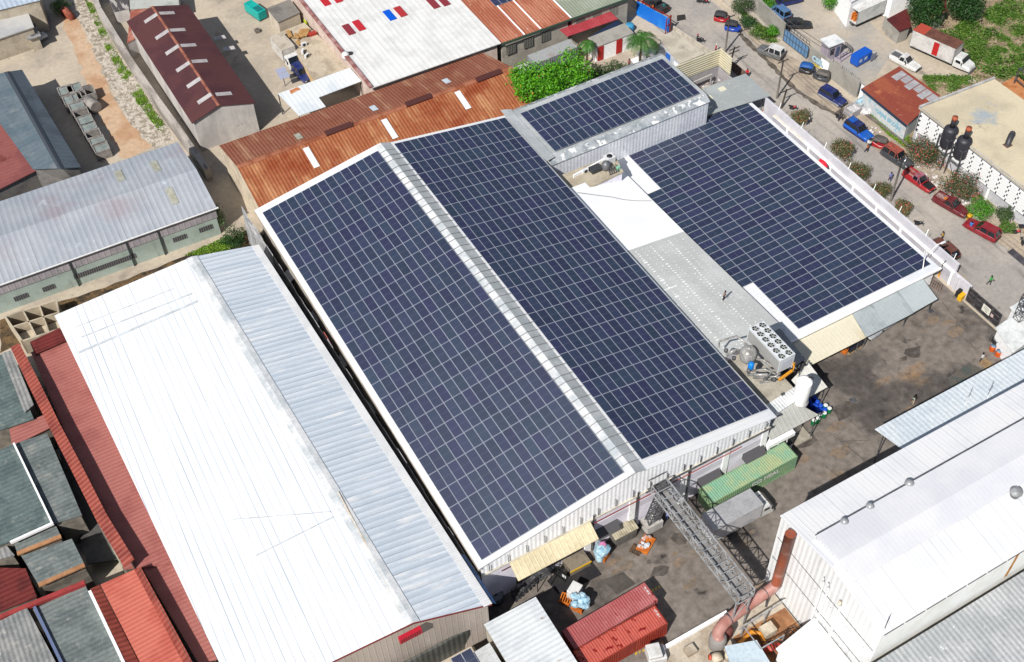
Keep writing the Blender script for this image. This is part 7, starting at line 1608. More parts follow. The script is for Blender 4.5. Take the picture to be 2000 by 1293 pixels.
# dark brown roofed store
brn=M('dark_brown_rib',P(96,58,58),P(84,50,54),sc=.2,fine=.06,rough=.55,corr=(1,.75,.03,.8),col4=P(150,92,78),sc4=1.2,lo4=.72,hi4=.75)
st_w=M('stained_white_wall',P(222,216,210),P(196,190,186),sc=.4,stretch=(1,1,.4),col3=P(120,114,110),sc3=.7,lo3=.66,hi3=.74,fine=.07)
bf=[at(247,42,5.6),at(297,12,7.0),at(367,9,5.6)]; bn=[at(375,241,5.6),at(427,206,7.0),at(499,200,5.6)]
bs=gabled('brown_store','white-walled store with a dark brown roof and twelve pale skylights','store',bf,bn,brn,brn,st_w,cap_m=M('rusty_ridge',P(176,112,90),P(140,84,70),sc=.5),cap_w=.22,over=.3)
sky_m=M('pale_skylight',P(202,196,196),P(186,180,180),sc=1,rough=.4)
for side,lst in ((0,((295,36),(317,68),(337,98),(358,131),(379,162),(400,193))),(2,((326,26),(347,59),(368,89),(390,120),(437,184)))):
    n=(bn[1]-bn[side]).cross(bf[1]-bn[1]).normalized(); n=n if n.z>0 else -n
    for px,py in lst:
        c_=onplane(px,py,bn[1],n)+n*.06; u1=(bn[side]-bn[1]).normalized(); v1=n.cross(u1).normalized(); f=MB(); f.obox(c_-u1*1.2-v1*.45,u1*2.4,v1*.9,n*.03); f.build('skylight',sky_m,bs)
for k,(px,py) in enumerate(((425,75),(443,96))):
    p=at(px,py,2.6); f=MB(); f.slab([V((p.x-.6,p.y+.5,2.8)),V((p.x+1.3,p.y+.5,2.5)),V((p.x+1.3,p.y-.5,2.5)),V((p.x-.6,p.y-.5,2.8))],.06); f.build('side_canopy',M('dirty_white_sheet',P(222,216,214),P(196,190,190),sc=1.5),bs)
# rust-red long hall
rl_m=M('rust_red_rib',P(168,98,62),P(196,138,96),sc=.5,stretch=(1.6,.16,1),lo=.46,hi=.66,col3=P(150,72,38),sc3=.22,lo3=.48,hi3=.68,col4=P(226,176,130),sc4=1.6,lo4=.68,hi4=.76,fine=.12,fsc=2,rough=.75,corr=(0,.5,.06))
rl_f=M('rust_brown_rib',P(152,94,72),P(180,132,104),sc=.5,stretch=(1.6,.16,1),lo=.48,hi=.68,col3=P(140,78,54),sc3=.22,lo3=.48,hi3=.68,fine=.1,fsc=2,rough=.75,corr=(0,.5,.06))
rr0,rr1=at(463,325,7.2),at(1000,131,7.2); rf0,rf1=at(428,284,5.6),at(943,103,5.6)
rn0=V((rr0.x-.15,2.2,5.0)); rn1=V((rr1.x-.2,2.2,5.0))
rh=gabled('rusty_hall','long rust-red corrugated hall behind the far gable of the solar warehouse','hall',[rn1,rr1,rf1],[rn0,rr0,rf0],rl_m,rl_f,M('cream_end_wall',P(232,216,192),P(206,190,168),sc=.5),cap_m=M('rust_ridge',P(176,112,84),P(150,84,58),sc=.6,stretch=(1,.3,1)),cap_w=.45,over=.2)
nN=(rr1-rr0).cross(rn0-rr0).normalized(); nN=nN if nN.z>0 else -nN; nF=(rr1-rr0).cross(rf0-rr0).normalized(); nF=nF if nF.z>0 else -nF
for (px,py,n,L_,m_) in ((608,308,nN,3.9,white_roof_y),(761,252,nN,3.9,white_roof_y),(904,196,nN,3.7,white_roof_y),(583,267,nF,1.8,yel_sky),(730,212,nF,1.7,M('pale_blue_skylight',P(214,226,236),P(200,212,222),sc=1)),(872,159,nF,1.6,M('pale_blue_skylight',0))):
    c_=onplane(px,py,rr0,n)+n*.07; f=MB(); v1=V((0,n.z,-n.y)).normalized(); f.obox(c_-V((.45,0,0))-v1*L_/2,V((.9,0,0)),v1*L_,n*.03); f.build('skylight',m_,rh)
for px,py in ((661,250),(817,194),(954,146)):
    c_=at(px,py,7.45); f=MB(); f.slab([V((c_.x-2.1,c_.y-.5,7.35)),V((c_.x+2.1,c_.y-.5,7.35)),V((c_.x+2.1,c_.y+.3,7.6)),V((c_.x-2.1,c_.y+.3,7.6))],.22); f.build('ridge_vent',plain('dark_red_vent',P(84,44,40),.6),rh)
# big white roof with coloured panels
wE=M('white_weathered_roof',P(246,246,244),P(232,232,230),sc=.3,col4=P(176,170,166),sc4=1.0,lo4=.7,hi4=.76,fine=.04,rough=.55,corr=(0,.9,.02),seam=(0,.9,.85,P(190,186,184),.6))
pinkw=M('pink_render',P(232,212,200),P(214,192,180),sc=.4)
x0=at(725,172,6.0); 
wb=shed('white_market_hall','wide white roof with red and blue translucent panels at the top centre','hall',[V((24.9,66,6.2)),V((47.6,66,6.2)),V((47.2,19.8,6.0)),V((25.0,20.2,6.0))],wE,pinkw,over=.5)
f=MB(); f.box(24.75,25.3,20.2,66,6.02,6.3); f.build('verge_trim',M('maroon_verge',P(150,92,88),P(190,150,146),sc=.5),wb)
for px,py,m_ in ((681,58,'dull_red_panel'),(701,50,'red_panel'),(761,30,'blue_panel'),(782,23,'red_panel2'),(846,7,'dull_red_panel'),(866,2,'dull_red_panel'),(634,2,'red_panel'),(657,-4,'red_panel')):
    c_=at(px,py,6.1); mm=plain(m_,{'dull_red_panel':P(150,56,64),'red_panel':P(206,48,56),'blue_panel':P(0,96,226),'red_panel2':P(190,56,60)}[m_],.4)
    MB().box(c_.x-.6,c_.x+.6,c_.y-1.5,c_.y+1.5,c_.z+.05,c_.z+.09).build('translucent_panel',mm,wb)
p=at(675,108,6.0); o=thing('roof_ball_vent','white dome vent with a dark side duct on the edge of the white market roof','vent',p); MB().lathe([(.5,-.6),(.65,-.1),(.55,.4),(.1,.6)],p,14).build('dome',white_plast,o); MB().tube([p+V((.3,0,.1)),p+V((1.0,-.2,.1))],.35,10).build('duct',black,o)
# rusty and green roof
rg=M('rusty_dotted_rib',P(178,104,78),P(200,132,104),sc=.4,stretch=(1.5,.3,1),col4=P(240,232,224),sc4=1.9,lo4=.66,hi4=.69,fine=.1,rough=.7,corr=(0,.5,.05))
gg=M('green_dotted_rib',P(156,164,144),P(172,178,160),sc=.3,col4=P(226,228,218),sc4=1.9,lo4=.68,hi4=.71,fine=.06,rough=.6,corr=(0,.5,.04))
gwall=M('grey_block_render',P(186,180,168),P(166,160,150),sc=.4)
a0,a1=at(978,84,5.8),at(1116,36,5.8); a2=at(1228,-4,5.8)
rw1=shed('rusty_roof_hall','hall with a rusty white-dotted roof at the top centre, a solar panel lying on it','hall',[V((a0.x,44,6.6)),V((a1.x,44,6.6)),V((a1.x,a1.y,5.8)),V((a0.x,a0.y,5.8))],rg,gwall,over=.4)
rw2=shed('green_roof_hall','hall with a grey-green white-dotted roof next to the rusty one','hall',[V((a1.x+.02,44,6.6)),V((a2.x+.5,44,6.6)),V((a2.x+.5,a1.y-.1,5.8)),V((a1.x+.02,a1.y,5.8))],gg,gwall,over=.4)
for rt,xa,xb in ((rw1,a0.x,a1.x),(rw2,a1.x+.1,a2.x)):
    f=MB(); f.box(xa,xb,a1.y-.12,a1.y+.02,5.5,5.82); f.build('gutter',plain('dark_green_gutter',P(66,92,76),.5),rt)
    f=MB(); k=int((xb-xa)/3.2)
    for i in range(k):
        for j in range(6): f.box(xa+1+i*3.2+j*.3,xa+1.16+i*3.2+j*.3,a1.y+.3,a1.y+.398,3.0,4.8)
    f.build('vent_block',plain('vent_block_dark',P(120,118,112),.8),rt)
f=MB()
for q_ in (.33,.56,1.0): xx=a0.x+(a1.x-a0.x)*q_; f.obox((xx-.12,a1.y+.1,5.86),(.24,0,0),(0,23.5,.8),(0,0,.03))
f.build('white_seam',sealant,rw1)
for k in range(2):
    for j in range(4):
        o=proto.copy(); C.objects.link(o); c_=at(970+0*k,9,6.2); o.matrix_world=Matrix.Translation((c_.x+.2+j*1.17,c_.y+.9+k*2.45,6.25+k*.08))@Matrix.Rotation(.034,4,'X'); tag(o,'dark solar panel in the small array on the rusty dotted roof at the top','solar panel','solar panels on the rusty dotted roof')
canopy('red_awning','red sheet awning in front of the grey-green roofed hall',[at(1084,50,4.4),at(1184,15,4.4),at(1207,37,3.7),at(1108,71,3.7)],M('red_sheet_roof',P(176,66,74),P(186,80,86),sc=.5,fine=.04,rough=.5,corr=(0,.6,.02)),posts=[tuple(at(1112,70,3.6).xy),tuple(at(1203,38,3.6).xy)])
canopy('dark_panel_roof','dark blue-black panel roof between the red awning and the white kiosk',[at(1150,72,3.0),at(1205,40,3.4),at(1213,47,3.0),at(1163,76,2.7)],plain('dark_blue_sheet',lin(34,44,66),.3),posts=[tuple(at(1160,76,2.7).xy)])
ks=shed('white_kiosk','long white kiosk with a grey roof and two red doors beside the tall palm','kiosk',[at(1148,74,3.1),at(1220,45,3.1),at(1238,64,3.1),at(1165,92,3.1)],M('grey_felt_roof',P(176,172,164),P(160,156,148),sc=.5,fine=.08),white_paint,over=.1)
k0,k1=at(1165,92,3.1),at(1238,64,3.1)
for t_ in (.12,.62):
    c_=k0.lerp(k1,t_); MB().box(c_.x-.55,c_.x+.55,c_.y+.02,c_.y+.098,.2,2.8).build('door',plain('red_door',P(196,36,36),.5),ks)
p=at(1230,48,1.2); tag(MB().lathe([(.7,0),(.75,.2),(.75,1.1),(.6,1.3),(.1,1.35)],(p.x,p.y,0),18).build('water_tank',M('turquoise_tank',P(70,160,206),P(60,150,196),sc=1)),'turquoise water tank behind the white kiosk','tank')
o=shed('white_condenser_wall','pale grey cabinet beside the palm trunk','cabinet',[at(1232,116,2),at(1246,110,2),at(1252,118,2),at(1238,124,2)],white_paint,MATS['grey_block_wall'],over=.05)
p=at(1270,108,.8); o=thing('white_vehicle','white car roof half hidden behind the tall palm','car',(p.x,p.y,0),-.8); b=LB(); b.box(-2.1,2.1,-.85,.85,.3,.95); b.box(-1.4,.9,-.75,.75,.95,1.5); b.build('body',white_v,o,bevel=.15); b=LB(); b.box(-1.42,.95,-.7,.7,1.0,1.4); b.build('window_glass',glass_dark,o)
for X in (-1.3,1.3):
    for s in (-.8,.8): wheel(o,(X,s,.33),.33,.2)
# white L-shaped canopy
Lp=[at(543,183,4),at(683,132,4),at(706,158,4),at(622,190,4),at(636,208,4),at(584,226,4)]
lc=thing('white_canopy','white L-shaped sheet canopy with a rust stain between the brown store and rusty hall','canopy',at(600,190,0)); MB().slab(Lp,.1).build('roof',M('white_sheet_roof',P(242,246,248),P(226,234,240),sc=.3,fine=.03,rough=.5,corr=(0,.7,.02)),lc)
for q_ in (Lp[0],Lp[2],Lp[3],Lp[5]): MB().tube([(q_.x*.98+.3,q_.y,0),(q_.x*.98+.3,q_.y,3.85)],.09,8).build('post',dark_steel,lc)
st=sheet; rp_=MB(); c_=at(574,174,4); rp_.slab(jag([c_+V((-.9,-.9,.02)),c_+V((.9,-.6,.02)),c_+V((.7,.1,.02)),c_+V((-.7,.1,.02))],.4,.12,4),.01); rp_.build('rust_stain',M('rust_stain',P(206,130,84),P(226,190,160),sc=1.5),lc)
# ochre-walled terrace and small block at the top left
oc=[at(549,62,2.4),at(594,44,2.4),at(700,140,2.4),at(616,160,2.4)]
ot=shed('ochre_terrace','low ochre-walled store with a littered concrete roof beside the white lorry','store',oc,M('littered_concrete',P(206,192,170),P(180,166,146),sc=.5,col3=P(150,138,122),sc3=.9,lo3=.58,hi3=.75,fine=.12),M('ochre_wall',P(232,200,150),P(214,182,134),sc=.5),over=.05,t=.15)
rr=random.Random(4)
bd=MB(); c0=at(590,80,2.4)
for k in range(9): 
    a_=rr.uniform(0,3); p=c0+V((rr.uniform(-1.2,1.2),rr.uniform(-1.6,1.6),.05+.05*k)); d=V((math.cos(a_),math.sin(a_),0)); bd.obox(p,d*rr.uniform(1.2,2.2),V((-d.y,d.x,0))*rr.uniform(.4,.9),V((0,0,.04)))
tag(bd.build('board_pile',M('plywood',P(200,158,100),P(176,134,84),sc=1)),'pile of tan boards on the littered terrace roof','boards')
for k,(px,py,lb) in enumerate(((594,90,'white air conditioner lying by the tan boards on the terrace roof'),(600,112,'white air conditioner standing lower on the terrace roof'),(592,104,'small white air conditioner next to the lower one on the terrace roof'))): ac('condenser',lb,at(px,py,2.42),rz=.5*k)
p=at(610,68,2.4); tag(MB().box(p.x-.7,p.x+.7,p.y-.4,p.y+.4,2.42,2.8).build('red_crate',plain('crate_red',P(176,56,44),.6)),'red crate at the back of the littered terrace roof','crate')
sb=shed('grey_roof_block','small whitewashed block with a dark grey flat roof at the top left','store',[at(521,16,3.2),at(566,-2,3.2),at(586,24,3.2),at(543,44,3.2)],M('dark_felt',P(140,136,130),P(118,114,110),sc=.4,col4=P(214,208,200),sc4=.5,lo4=.68,hi4=.72,fine=.1),M('whitewash',P(226,214,196),P(206,194,176),sc=.5),over=.1)
f=MB(); a_=at(590,28,3); f.box(a_.x-.1,a_.x+.1,a_.y-1.5,a_.y-.5,.1,2.3); f.build('door',plain('lime_door',P(190,214,30),.5),sb)
p=at(501,30,0); te=thing('teal_generator','turquoise generator container standing in the tan yard','generator',p,-1.33); b=LB(); b.box(-2.1,2.1,-.8,.8,.25,1.8); b.build('housing',M('teal_paint',P(30,186,176),P(24,170,162),sc=.6,fine=.05,rough=.4),te,bevel=.06); b=LB(); b.box(.2,1.8,-.55,.55,1.801,1.86); b.build('roof_vent',plain('teal_dark',P(20,120,120),.6),te); b=LB(); b.box(-2.0,2.0,-.7,.7,0,.25); b.build('skid',dark_steel,te)
p=at(503,62,0); tag(MB().box(p.x-.4,p.x+.4,p.y-.5,p.y+.4,0,.5).build('scrap_box',M('scrap_grey',P(96,90,84),P(150,140,128),sc=2)),'small dark scrap pile in front of the turquoise generator','scrap')
p=at(557,168,0); sp_=thing('solar_stand','two small solar panels on a post beside the L-shaped canopy','solar stand',p); MB().tube([p,p+V((0,0,2.3))],.07,8).build('post',dark_steel,sp_)
for k in (0,1):
    f=MB(); c_=p+V((0,.5-1.15*k,2.55-.25*k)); f.obox(c_+V((-.8,-.5,0)),(1.6,0,0),(0,1.0,.25),(0,0,.04)); f.build('panel',plain('bluish_panel',P(170,176,200),.25),sp_)
# walls and sheds north-west
bw=thing('boundary_wall','long weathered concrete boundary wall beside the gravel strip','wall',at(280,150,0)); m=MB()
P_=[at(178,-8,0),at(195,40,0),at(222,85,0),at(262,150,0),at(310,220,0),at(352,278,0),at(405,355,0)]
for a_,b_ in zip(P_[:-1],P_[1:]): m.wall(a_,b_,0,2.3,.9)
m.build('concrete',M('weathered_wall',P(196,188,180),P(150,142,136),sc=.4,stretch=(1,.3,1),lo=.42,hi=.6,col3=P(110,104,100),sc3=.9,stretch3=(1,.25,1),lo3=.58,hi3=.7,fine=.12),bw)
rs_=shed('rusty_lean_to','rusty lean-to roof at the far corner of the brown store','shed',[at(255,20,3.0),at(295,12,3.0),at(265,75,3.0),at(248,84,3.0)],M('faded_rust',P(166,94,78),P(190,130,112),sc=.6,fine=.1),st_w,over=.1)
shed('junk_shed','dark slatted junk shed roof behind the brown store at the top edge','shed',[at(205,-20,2.6),at(248,-20,2.6),at(252,16,2.6),at(222,22,2.6)],M('slatted_dark',P(86,82,84),P(190,184,178),sc=2,stretch=(1,.12,1),lo=.52,hi=.58,fine=.2),st_w,over=.1)
shed('pale_low_roof','pale concrete roof at the top edge behind the brown store ridge','shed',[at(252,-20,3.2),at(345,-30,3.2),at(350,10,3.2),at(254,18,3.2)],M('pale_felt',P(196,198,192),P(176,176,170),sc=.4),st_w,over=.1)
# far left slate halls
slate=M('slate_grey_sheet',P(96,112,122),P(110,122,130),sc=.3,lo=.4,hi=.62,col3=P(126,134,138),sc3=.5,lo3=.56,hi3=.72,fine=.1,fsc=2,rough=.6,corr=(1,1.0,.03),bump=.02,bsc=2)
slate2=M('slate_blue_sheet',P(106,118,128),P(92,102,112),sc=.3,fine=.1,rough=.6,corr=(1,1.0,.03))
s0=[at(-60,158,5.6),at(14,140,6.4),at(43,136,5.0)]; s1=[at(64,330,5.6),at(118,328,6.4),at(158,326,5.0)]
gabled('slate_hall','long slate-grey roofed hall at the left edge throwing a deep shadow','hall',s0,s1,slate,slate2,M('grey_old_wall',P(150,146,142),P(126,122,120),sc=.5),cap_m=plain('slate_ridge',P(70,78,88),.7),cap_w=.5,over=.3,rz=-.1)
redr=M('faded_red_sheet',P(156,92,86),P(140,80,78),sc=.3,lo=.4,hi=.62,col3=P(120,58,52),sc3=.3,lo3=.6,hi3=.7,fine=.06,rough=.7,corr=(1,.7,.03))
shed('red_roof_house','faded red roofed house at the left edge beside the slate hall','house',[at(-60,200,5.4),at(2,200,5.4),at(80,328,5.0),at(-60,400,5.0)],redr,MATS['grey_old_wall'],over=.2)
r8=random.Random(2)
for k,(px,py,dk) in enumerate(((128,176,0),(138,194,0),(150,208,0),(158,220,1),(166,234,0),(174,249,0),(182,262,1),(190,275,0),(197,287,0),(145,172,0),(154,187,1),(170,178,1))):
    p=at(px,py,1.5); o=thing('concrete_block','','concrete tank',(p.x,p.y,0),-.04)
    b=LB(); w_=1.15; b.box(-w_,w_,-w_,-w_+.15,0,1.6); b.box(-w_,w_,w_-.15,w_,0,1.6); b.box(-w_,-w_+.15,-w_+.15,w_-.15,0,1.6); b.box(w_-.15,w_,-w_+.15,w_-.15,0,1.6); b.build('side',M('grey_block_side',P(168,162,156),P(140,134,130),sc=1),o)
    b=LB(); b.box(-w_+.16,w_-.16,-w_+.16,w_-.16,1.2 if not dk else .3,1.45 if not dk else .4); b.build('lid',M('grey_green_lid',P(150,160,156),P(130,140,138),sc=1) if not dk else plain('dark_inside',lin(52,52,56),.9),o)
    o['label']=('lidded square concrete tank in the row beside the dirt road' if not dk else 'open dark square concrete tank in the row beside the dirt road'); o['group']='lidded concrete tanks beside the dirt road' if not dk else 'open concrete tanks beside the dirt road'
p=at(184,214,0); o=thing('concrete_pipe','short grey concrete pipe section lying beside the dirt road','pipe',p); MB().lathe([(.9,-1.1),(1.0,-1.1),(1.0,1.1),(.9,1.1)],p+V((0,0,1.0)),18,axis=(.3,-1,0)).build('shell',MATS['grey_block_side'],o)
shed('corner_house','pale concrete flat-roofed house at the top-left corner','house',[at(-40,38,4.0),at(50,12,4.0),at(66,52,4.0),at(-40,88,4.0)],M('pale_grey_flat',P(206,204,200),P(184,184,186),sc=.2,lo=.4,hi=.62,fine=.06),M('cream_house_wall',P(206,194,174),P(186,174,156),sc=.5),over=.2,t=.2)
shed('blue_roof_house','pale blue ribbed roof at the very top-left corner','house',[at(-40,-40,6),at(70,-40,6),at(78,0,6),at(-40,28,6)],M('pale_blue_rib_old',P(200,214,230),P(186,200,216),sc=.3,corr=(0,.8,.05)),MATS['cream_house_wall'],over=.2)
p=at(64,70,0); o=shed('street_stall','small grey stall roof beside the flat-roofed corner house','stall',[at(46,50,2.6),at(68,44,2.6),at(80,70,2.6),at(54,78,2.6)],M('stall_grey',P(160,160,160),P(90,90,92),sc=.6,lo=.45,hi=.55),MATS['cream_house_wall'],over=.4)
p=at(75,80,0); o=thing('white_car','small white car nosing out beside the street stall','car',(p.x,p.y,0),.3); b=LB(); b.box(-1.6,1.6,-.7,.7,.3,.85); b.box(-1.1,.6,-.62,.62,.85,1.35); b.build('body',white_v,o,bevel=.12); b=LB(); b.box(-1.12,.64,-.58,.58,.9,1.25); b.build('window_glass',glass_dark,o)
for X in (-1.0,1.0):
    for s in (-.65,.65): wheel(o,(X,s,.28),.28,.18)
p=at(134,34,0); o=tag(MB().lathe([(1.3,-.5),(1.5,0),(1.3,.5)],p+V((0,0,.6)),14,axis=(1,.4,.2)).build('rusty_drum',M('rusty_drum',P(170,92,72),P(140,76,60),sc=1)),'large rusty red cable drum lying at the head of the dirt road','drum')
# depot at the top right
dep=shed('white_depot','white depot with a small dark door beside the white lorry, at the top right','depot',[at(1634,-34,5),at(1692,-56,5),at(1712,-22,5),at(1663,4,5)],M('white_flat',0),white_paint,over=.2)
a_,b_=at(1641,32,0),at(1668,40,0)
c_=at(1652,34,0); MB().box(26.0,26.1,0,.1,0,.1) if False else None
shed('white_shutter_hall','white hall wall and pale roof beyond the white lorry at the top','hall',[at(1714,-28,4.6),at(1810,-72,4.6),at(1860,-48,4.6),at(1745,-8,4.4)],M('white_flat',0),white_paint,over=.1)
w_=MB(); w_.wall(at(1722,56,0),at(1750,81,0),0,2.4,.2); o=tag(w_.build('side_wall',gw),'grey side wall with a dark hatch below the dark red shed','wall')
q0,q1=at(1733,66,0),at(1742,74,0); f=MB(); f.obox(q0+V((-.05,0,.5)),q1-q0,V((-.04,0,0)),V((0,0,1.3))); o2=f.build('hatch',plain('hatch_grey',P(110,110,108),.7),o)
dr=M('dark_red_sheet',P(104,44,42),P(90,38,38),sc=.4,fine=.08,rough=.6,corr=(0,.8,.03))
shed('dark_red_shed','dark red shed roof left of the first round trimmed tree','shed',[at(1732,37,2.9),at(1772,16,2.9),at(1780,52,2.6),at(1757,61,2.6)],dr,gw,over=.2)
shed('dark_red_shed','dark red roof between the two round trimmed trees','shed',[at(1795,-10,3.4),at(1845,-25,3.4),at(1850,23,3.0),at(1818,36,3.0)],dr,gw,over=.3)
# timber frame yard at the right edge
tf=shed('orange_board_stack','stack of orange-brown boards under a dark frame at the right edge','boards',[at(1958,162,1.5),at(1985,148,1.5),at(2030,180,1.5),at(1990,200,1.5)],M('orange_board',P(206,140,90),P(186,118,72),sc=.8),M('orange_board',0),over=.05)
o=thing('steel_rack','dark steel frame standing over the orange boards at the right edge','frame',at(1978,185,0)); b=MB(); p=at(1975,178,0); q_=at(2006,205,0)
for s in (p,q_,p+V((3,-1,0))): b.bar(s,s+V((0,0,4.2)),.18)
b.bar(p+V((0,0,4.2)),q_+V((0,0,4.2)),.16); b.bar(p+V((0,0,4.2)),p+V((3,-1,4.2)),.16); b.bar(p+V((0,0,2.4)),q_+V((0,0,2.4)),.12); b.build('bar',dark_steel,o)
# ================================================================ SOUTH-WEST HOUSES
def old(key,a,b,ax=1,pitch=.6,c=None): return M(key,a,b,sc=.5,lo=.4,hi=.62,col3=c or b,sc3=1.0,lo3=.56,hi3=.7,fine=.16,fsc=2.5,rough=.75,corr=(ax,pitch,.05),bump=.03,bsc=2)
asb=old('old_grey_sheet',P(126,134,132),P(104,112,112),1,.55,P(150,152,146)); asb2=old('old_green_grey_sheet',P(108,124,122),P(92,106,106),1,.6,P(134,142,136)); asb3=old('old_pale_grey_sheet',P(158,158,156),P(136,138,138),0,.5,P(176,174,168))
pkr=M('pinkish_red_sheet',P(180,112,104),P(166,98,92),sc=.3,fine=.06,rough=.65,corr=(1,.52,.05)); brr=M('bright_red_sheet',P(158,76,62),P(136,60,50),sc=.4,fine=.1,rough=.6,corr=(1,.6,.09)); orr=M('orange_red_sheet',P(212,116,98),P(198,100,84),sc=.3,fine=.05,rough=.55,corr=(1,.5,.05))
mar=M('maroon_sheet',P(120,46,42),P(98,36,34),sc=.4,fine=.12,rough=.65,corr=(1,.6,.06)); hw_=M('old_house_wall',P(150,142,130),P(120,114,106),sc=.6,fine=.12); hd_=M('dark_house_wall',P(100,96,90),P(78,76,72),sc=.6,fine=.12)
rot=-.02
def roofq(name,label,q,z,m,wm_=hw_,cat='house',over=.15,t=.12,zs=None,rz=0):
    pts=[at(x,y,(zs[i] if zs else z)) for i,(x,y) in enumerate(q)]
    return shed(name,label,cat,pts,m,wm_,t=t,over=over,rz=rz)
roofq('pink_roof_house','long pinkish red ribbed roof along the eave of the white warehouse','',0,pkr,cat='house') if False else None
roofq('pink_roof_house','long pinkish red ribbed roof along the left eave of the white warehouse',((60,688),(131,662),(346,1100),(242,1112)),4.6,pkr,hd_)
roofq('pink_roof_house','lower pinkish red ribbed roof at the bottom, left of the white warehouse eave',((276,1106),(336,1096),(424,1288),(388,1296)),4.3,pkr,hd_)
o=thing('raised_red_roof','narrow raised red ribbed roof strip standing above the pinkish roof','roof',at(130,870,0))
P_=[((20,678),(38,670)),((60,762),(78,748)),((98,838),(116,826)),((140,920),(158,906)),((190,1020),(208,1004)),((242,1108),(262,1092))]
m=MB(); 
for (a,b),(c,d) in zip(P_[:-1],P_[1:]): m.slab([at(*a,5.7),at(*b,6.3),at(*d,6.3),at(*c,5.7)],.08)
m.build('roof',brr,o); m=MB()
for (a,b),(c,d) in zip(P_[:-1],P_[1:]): pp_,qq_=at(*b,6.3),at(*d,6.3); m.wall((qq_.x-.3,qq_.y),(pp_.x-.3,pp_.y),0,6.1,.12)
m.build('wall',hd_,o)
roofq('maroon_roof_house','dark maroon ribbed roof at the corner of the white warehouse','',0,mar) if False else None
roofq('maroon_roof_house','dark maroon ribbed roof between the concrete ruin and the pinkish roof',((58,668),(116,640),(132,664),(68,692)),5.0,mar,hd_)
shell=M('ruin_concrete',P(206,192,168),P(176,162,142),sc=.5,fine=.1)
ru=thing('concrete_ruin','unfinished concrete shell with open rooms at the left edge, below the pale green wall','ruin',at(70,630,0))
q=[at(12,618,2.6),at(108,588,2.6),at(118,640,2.6),at(44,664,2.6)]; m=MB(); b0=q
for i in range(4): m.wall(q[i],q[(i+1)%4],0,2.6,.25)
for t_ in (.33,.66): m.wall(q[0].lerp(q[1],t_),q[3].lerp(q[2],t_),0,2.6,.2)
m.wall(q[0].lerp(q[3],.45),q[1].lerp(q[2],.45),0,2.6,.2); m.build('wall',shell,ru)
m=MB(); m.slab([q[0].lerp(q[3],.5)-V((0,0,1.2)),q[1].lerp(q[2],.5)-V((0,0,1.2)),q[2]-V((0,0,1.2)),q[3]-V((0,0,1.2))],.2); m.build('floor',shell,ru)
for args in (
 ('grey_roof_house','grey asbestos roof strip at the left edge above the red cross roof',((-30,700),(12,690),(66,818),(-30,850)),4.6,asb2),
 ('grey_roof_house','narrow pale grey roof strip beside the raised red roof',((2,690),(22,684),(66,790),(48,806)),4.9,asb3),
 ('red_roof_house','small faded red cross roof between the grey roofs',((18,838),(96,806),(104,832),(24,872)),4.2,pkr),
 ('grey_roof_house','broad grey-green roof with white seams at the left edge',((-30,892),(28,866),(106,1020),(-30,1078)),5.6,asb2),
 ('grey_roof_house','narrow grey ribbed roof beside the broad grey-green one',((30,866),(92,846),(160,1006),(106,1022)),5.2,asb),
 ('grey_roof_house','dark grey tiled strip below the white fascia',((26,1056),(108,1024),(120,1050),(34,1082)),4.6,asb),
 ('grey_roof_house','square mottled grey roof with an orange-brown fascia',((42,1086),(140,1052),(166,1104),(76,1144)),4.9,asb),
 ('red_roof_house','faded red roof at the left edge below the mottled grey one',((-30,1108),(50,1110),(72,1166),(-30,1206)),4.4,mar),
 ('grey_roof_house','wide grey ribbed roof with a red parapet at the bottom left',((64,1190),(166,1142),(246,1310),(132,1320)),4.6,asb),
 ('grey_roof_house','mottled grey roof in the bottom-left corner',((-30,1228),(52,1186),(118,1310),(-30,1330)),5.0,asb3),
 ('pale_roof_house','pale grey roof sliver at the left edge',((-30,1040),(2,1052),(28,1084),(-30,1100)),4.9,asb3)):
    roofq(*args)
W=lambda a,b,z: (at(*a,z),at(*b,z))
def strip(name,label,a,b,z,w,h,m,cat='parapet'):
    p,q=at(*a,z),at(*b,z); u=(q-p).normalized(); n=V((-u.y,u.x,0))*w; return tag(MB().obox(p-V((0,0,h)),q-p,n,V((0,0,h))).build(name,m),label,cat)
strip('white_fascia','white fascia with a dark red underline below the broad grey-green roof',(20,1060),(104,1022),5.75,.25,.35,white_paint,'fascia')
strip('white_fascia','white fascia along the right edge of the broad grey-green roof',(104,1022),(28,864),5.75,.2,.2,white_paint,'fascia')
strip('brown_fascia','orange-brown fascia under the dark grey tiled strip',(34,1084),(120,1050),4.75,.5,.2,M('orange_fascia',P(190,140,100),P(170,120,84),sc=1),'fascia')
strip('brown_fascia','orange-brown fascia under the mottled grey roof',(76,1146),(166,1106),5.05,.5,.2,M('orange_fascia',0),'fascia')
strip('red_parapet','red parapet along the top of the wide grey ribbed roof',(0,1208),(166,1140),5.1,.5,.5,M('red_parapet',P(176,66,66),P(150,60,56),sc=.6),'parapet')
strip('white_parapet','white parapet strip between the grey and orange-red roofs',(172,1155),(250,1320),5.3,.3,.7,white_paint,'parapet')
strip('blue_grey_gutter','blue-grey gutter between the two grey roofs at the bottom left',(64,1186),(124,1310),4.9,.3,.3,plain('blue_grey',P(110,124,160),.5),'gutter')
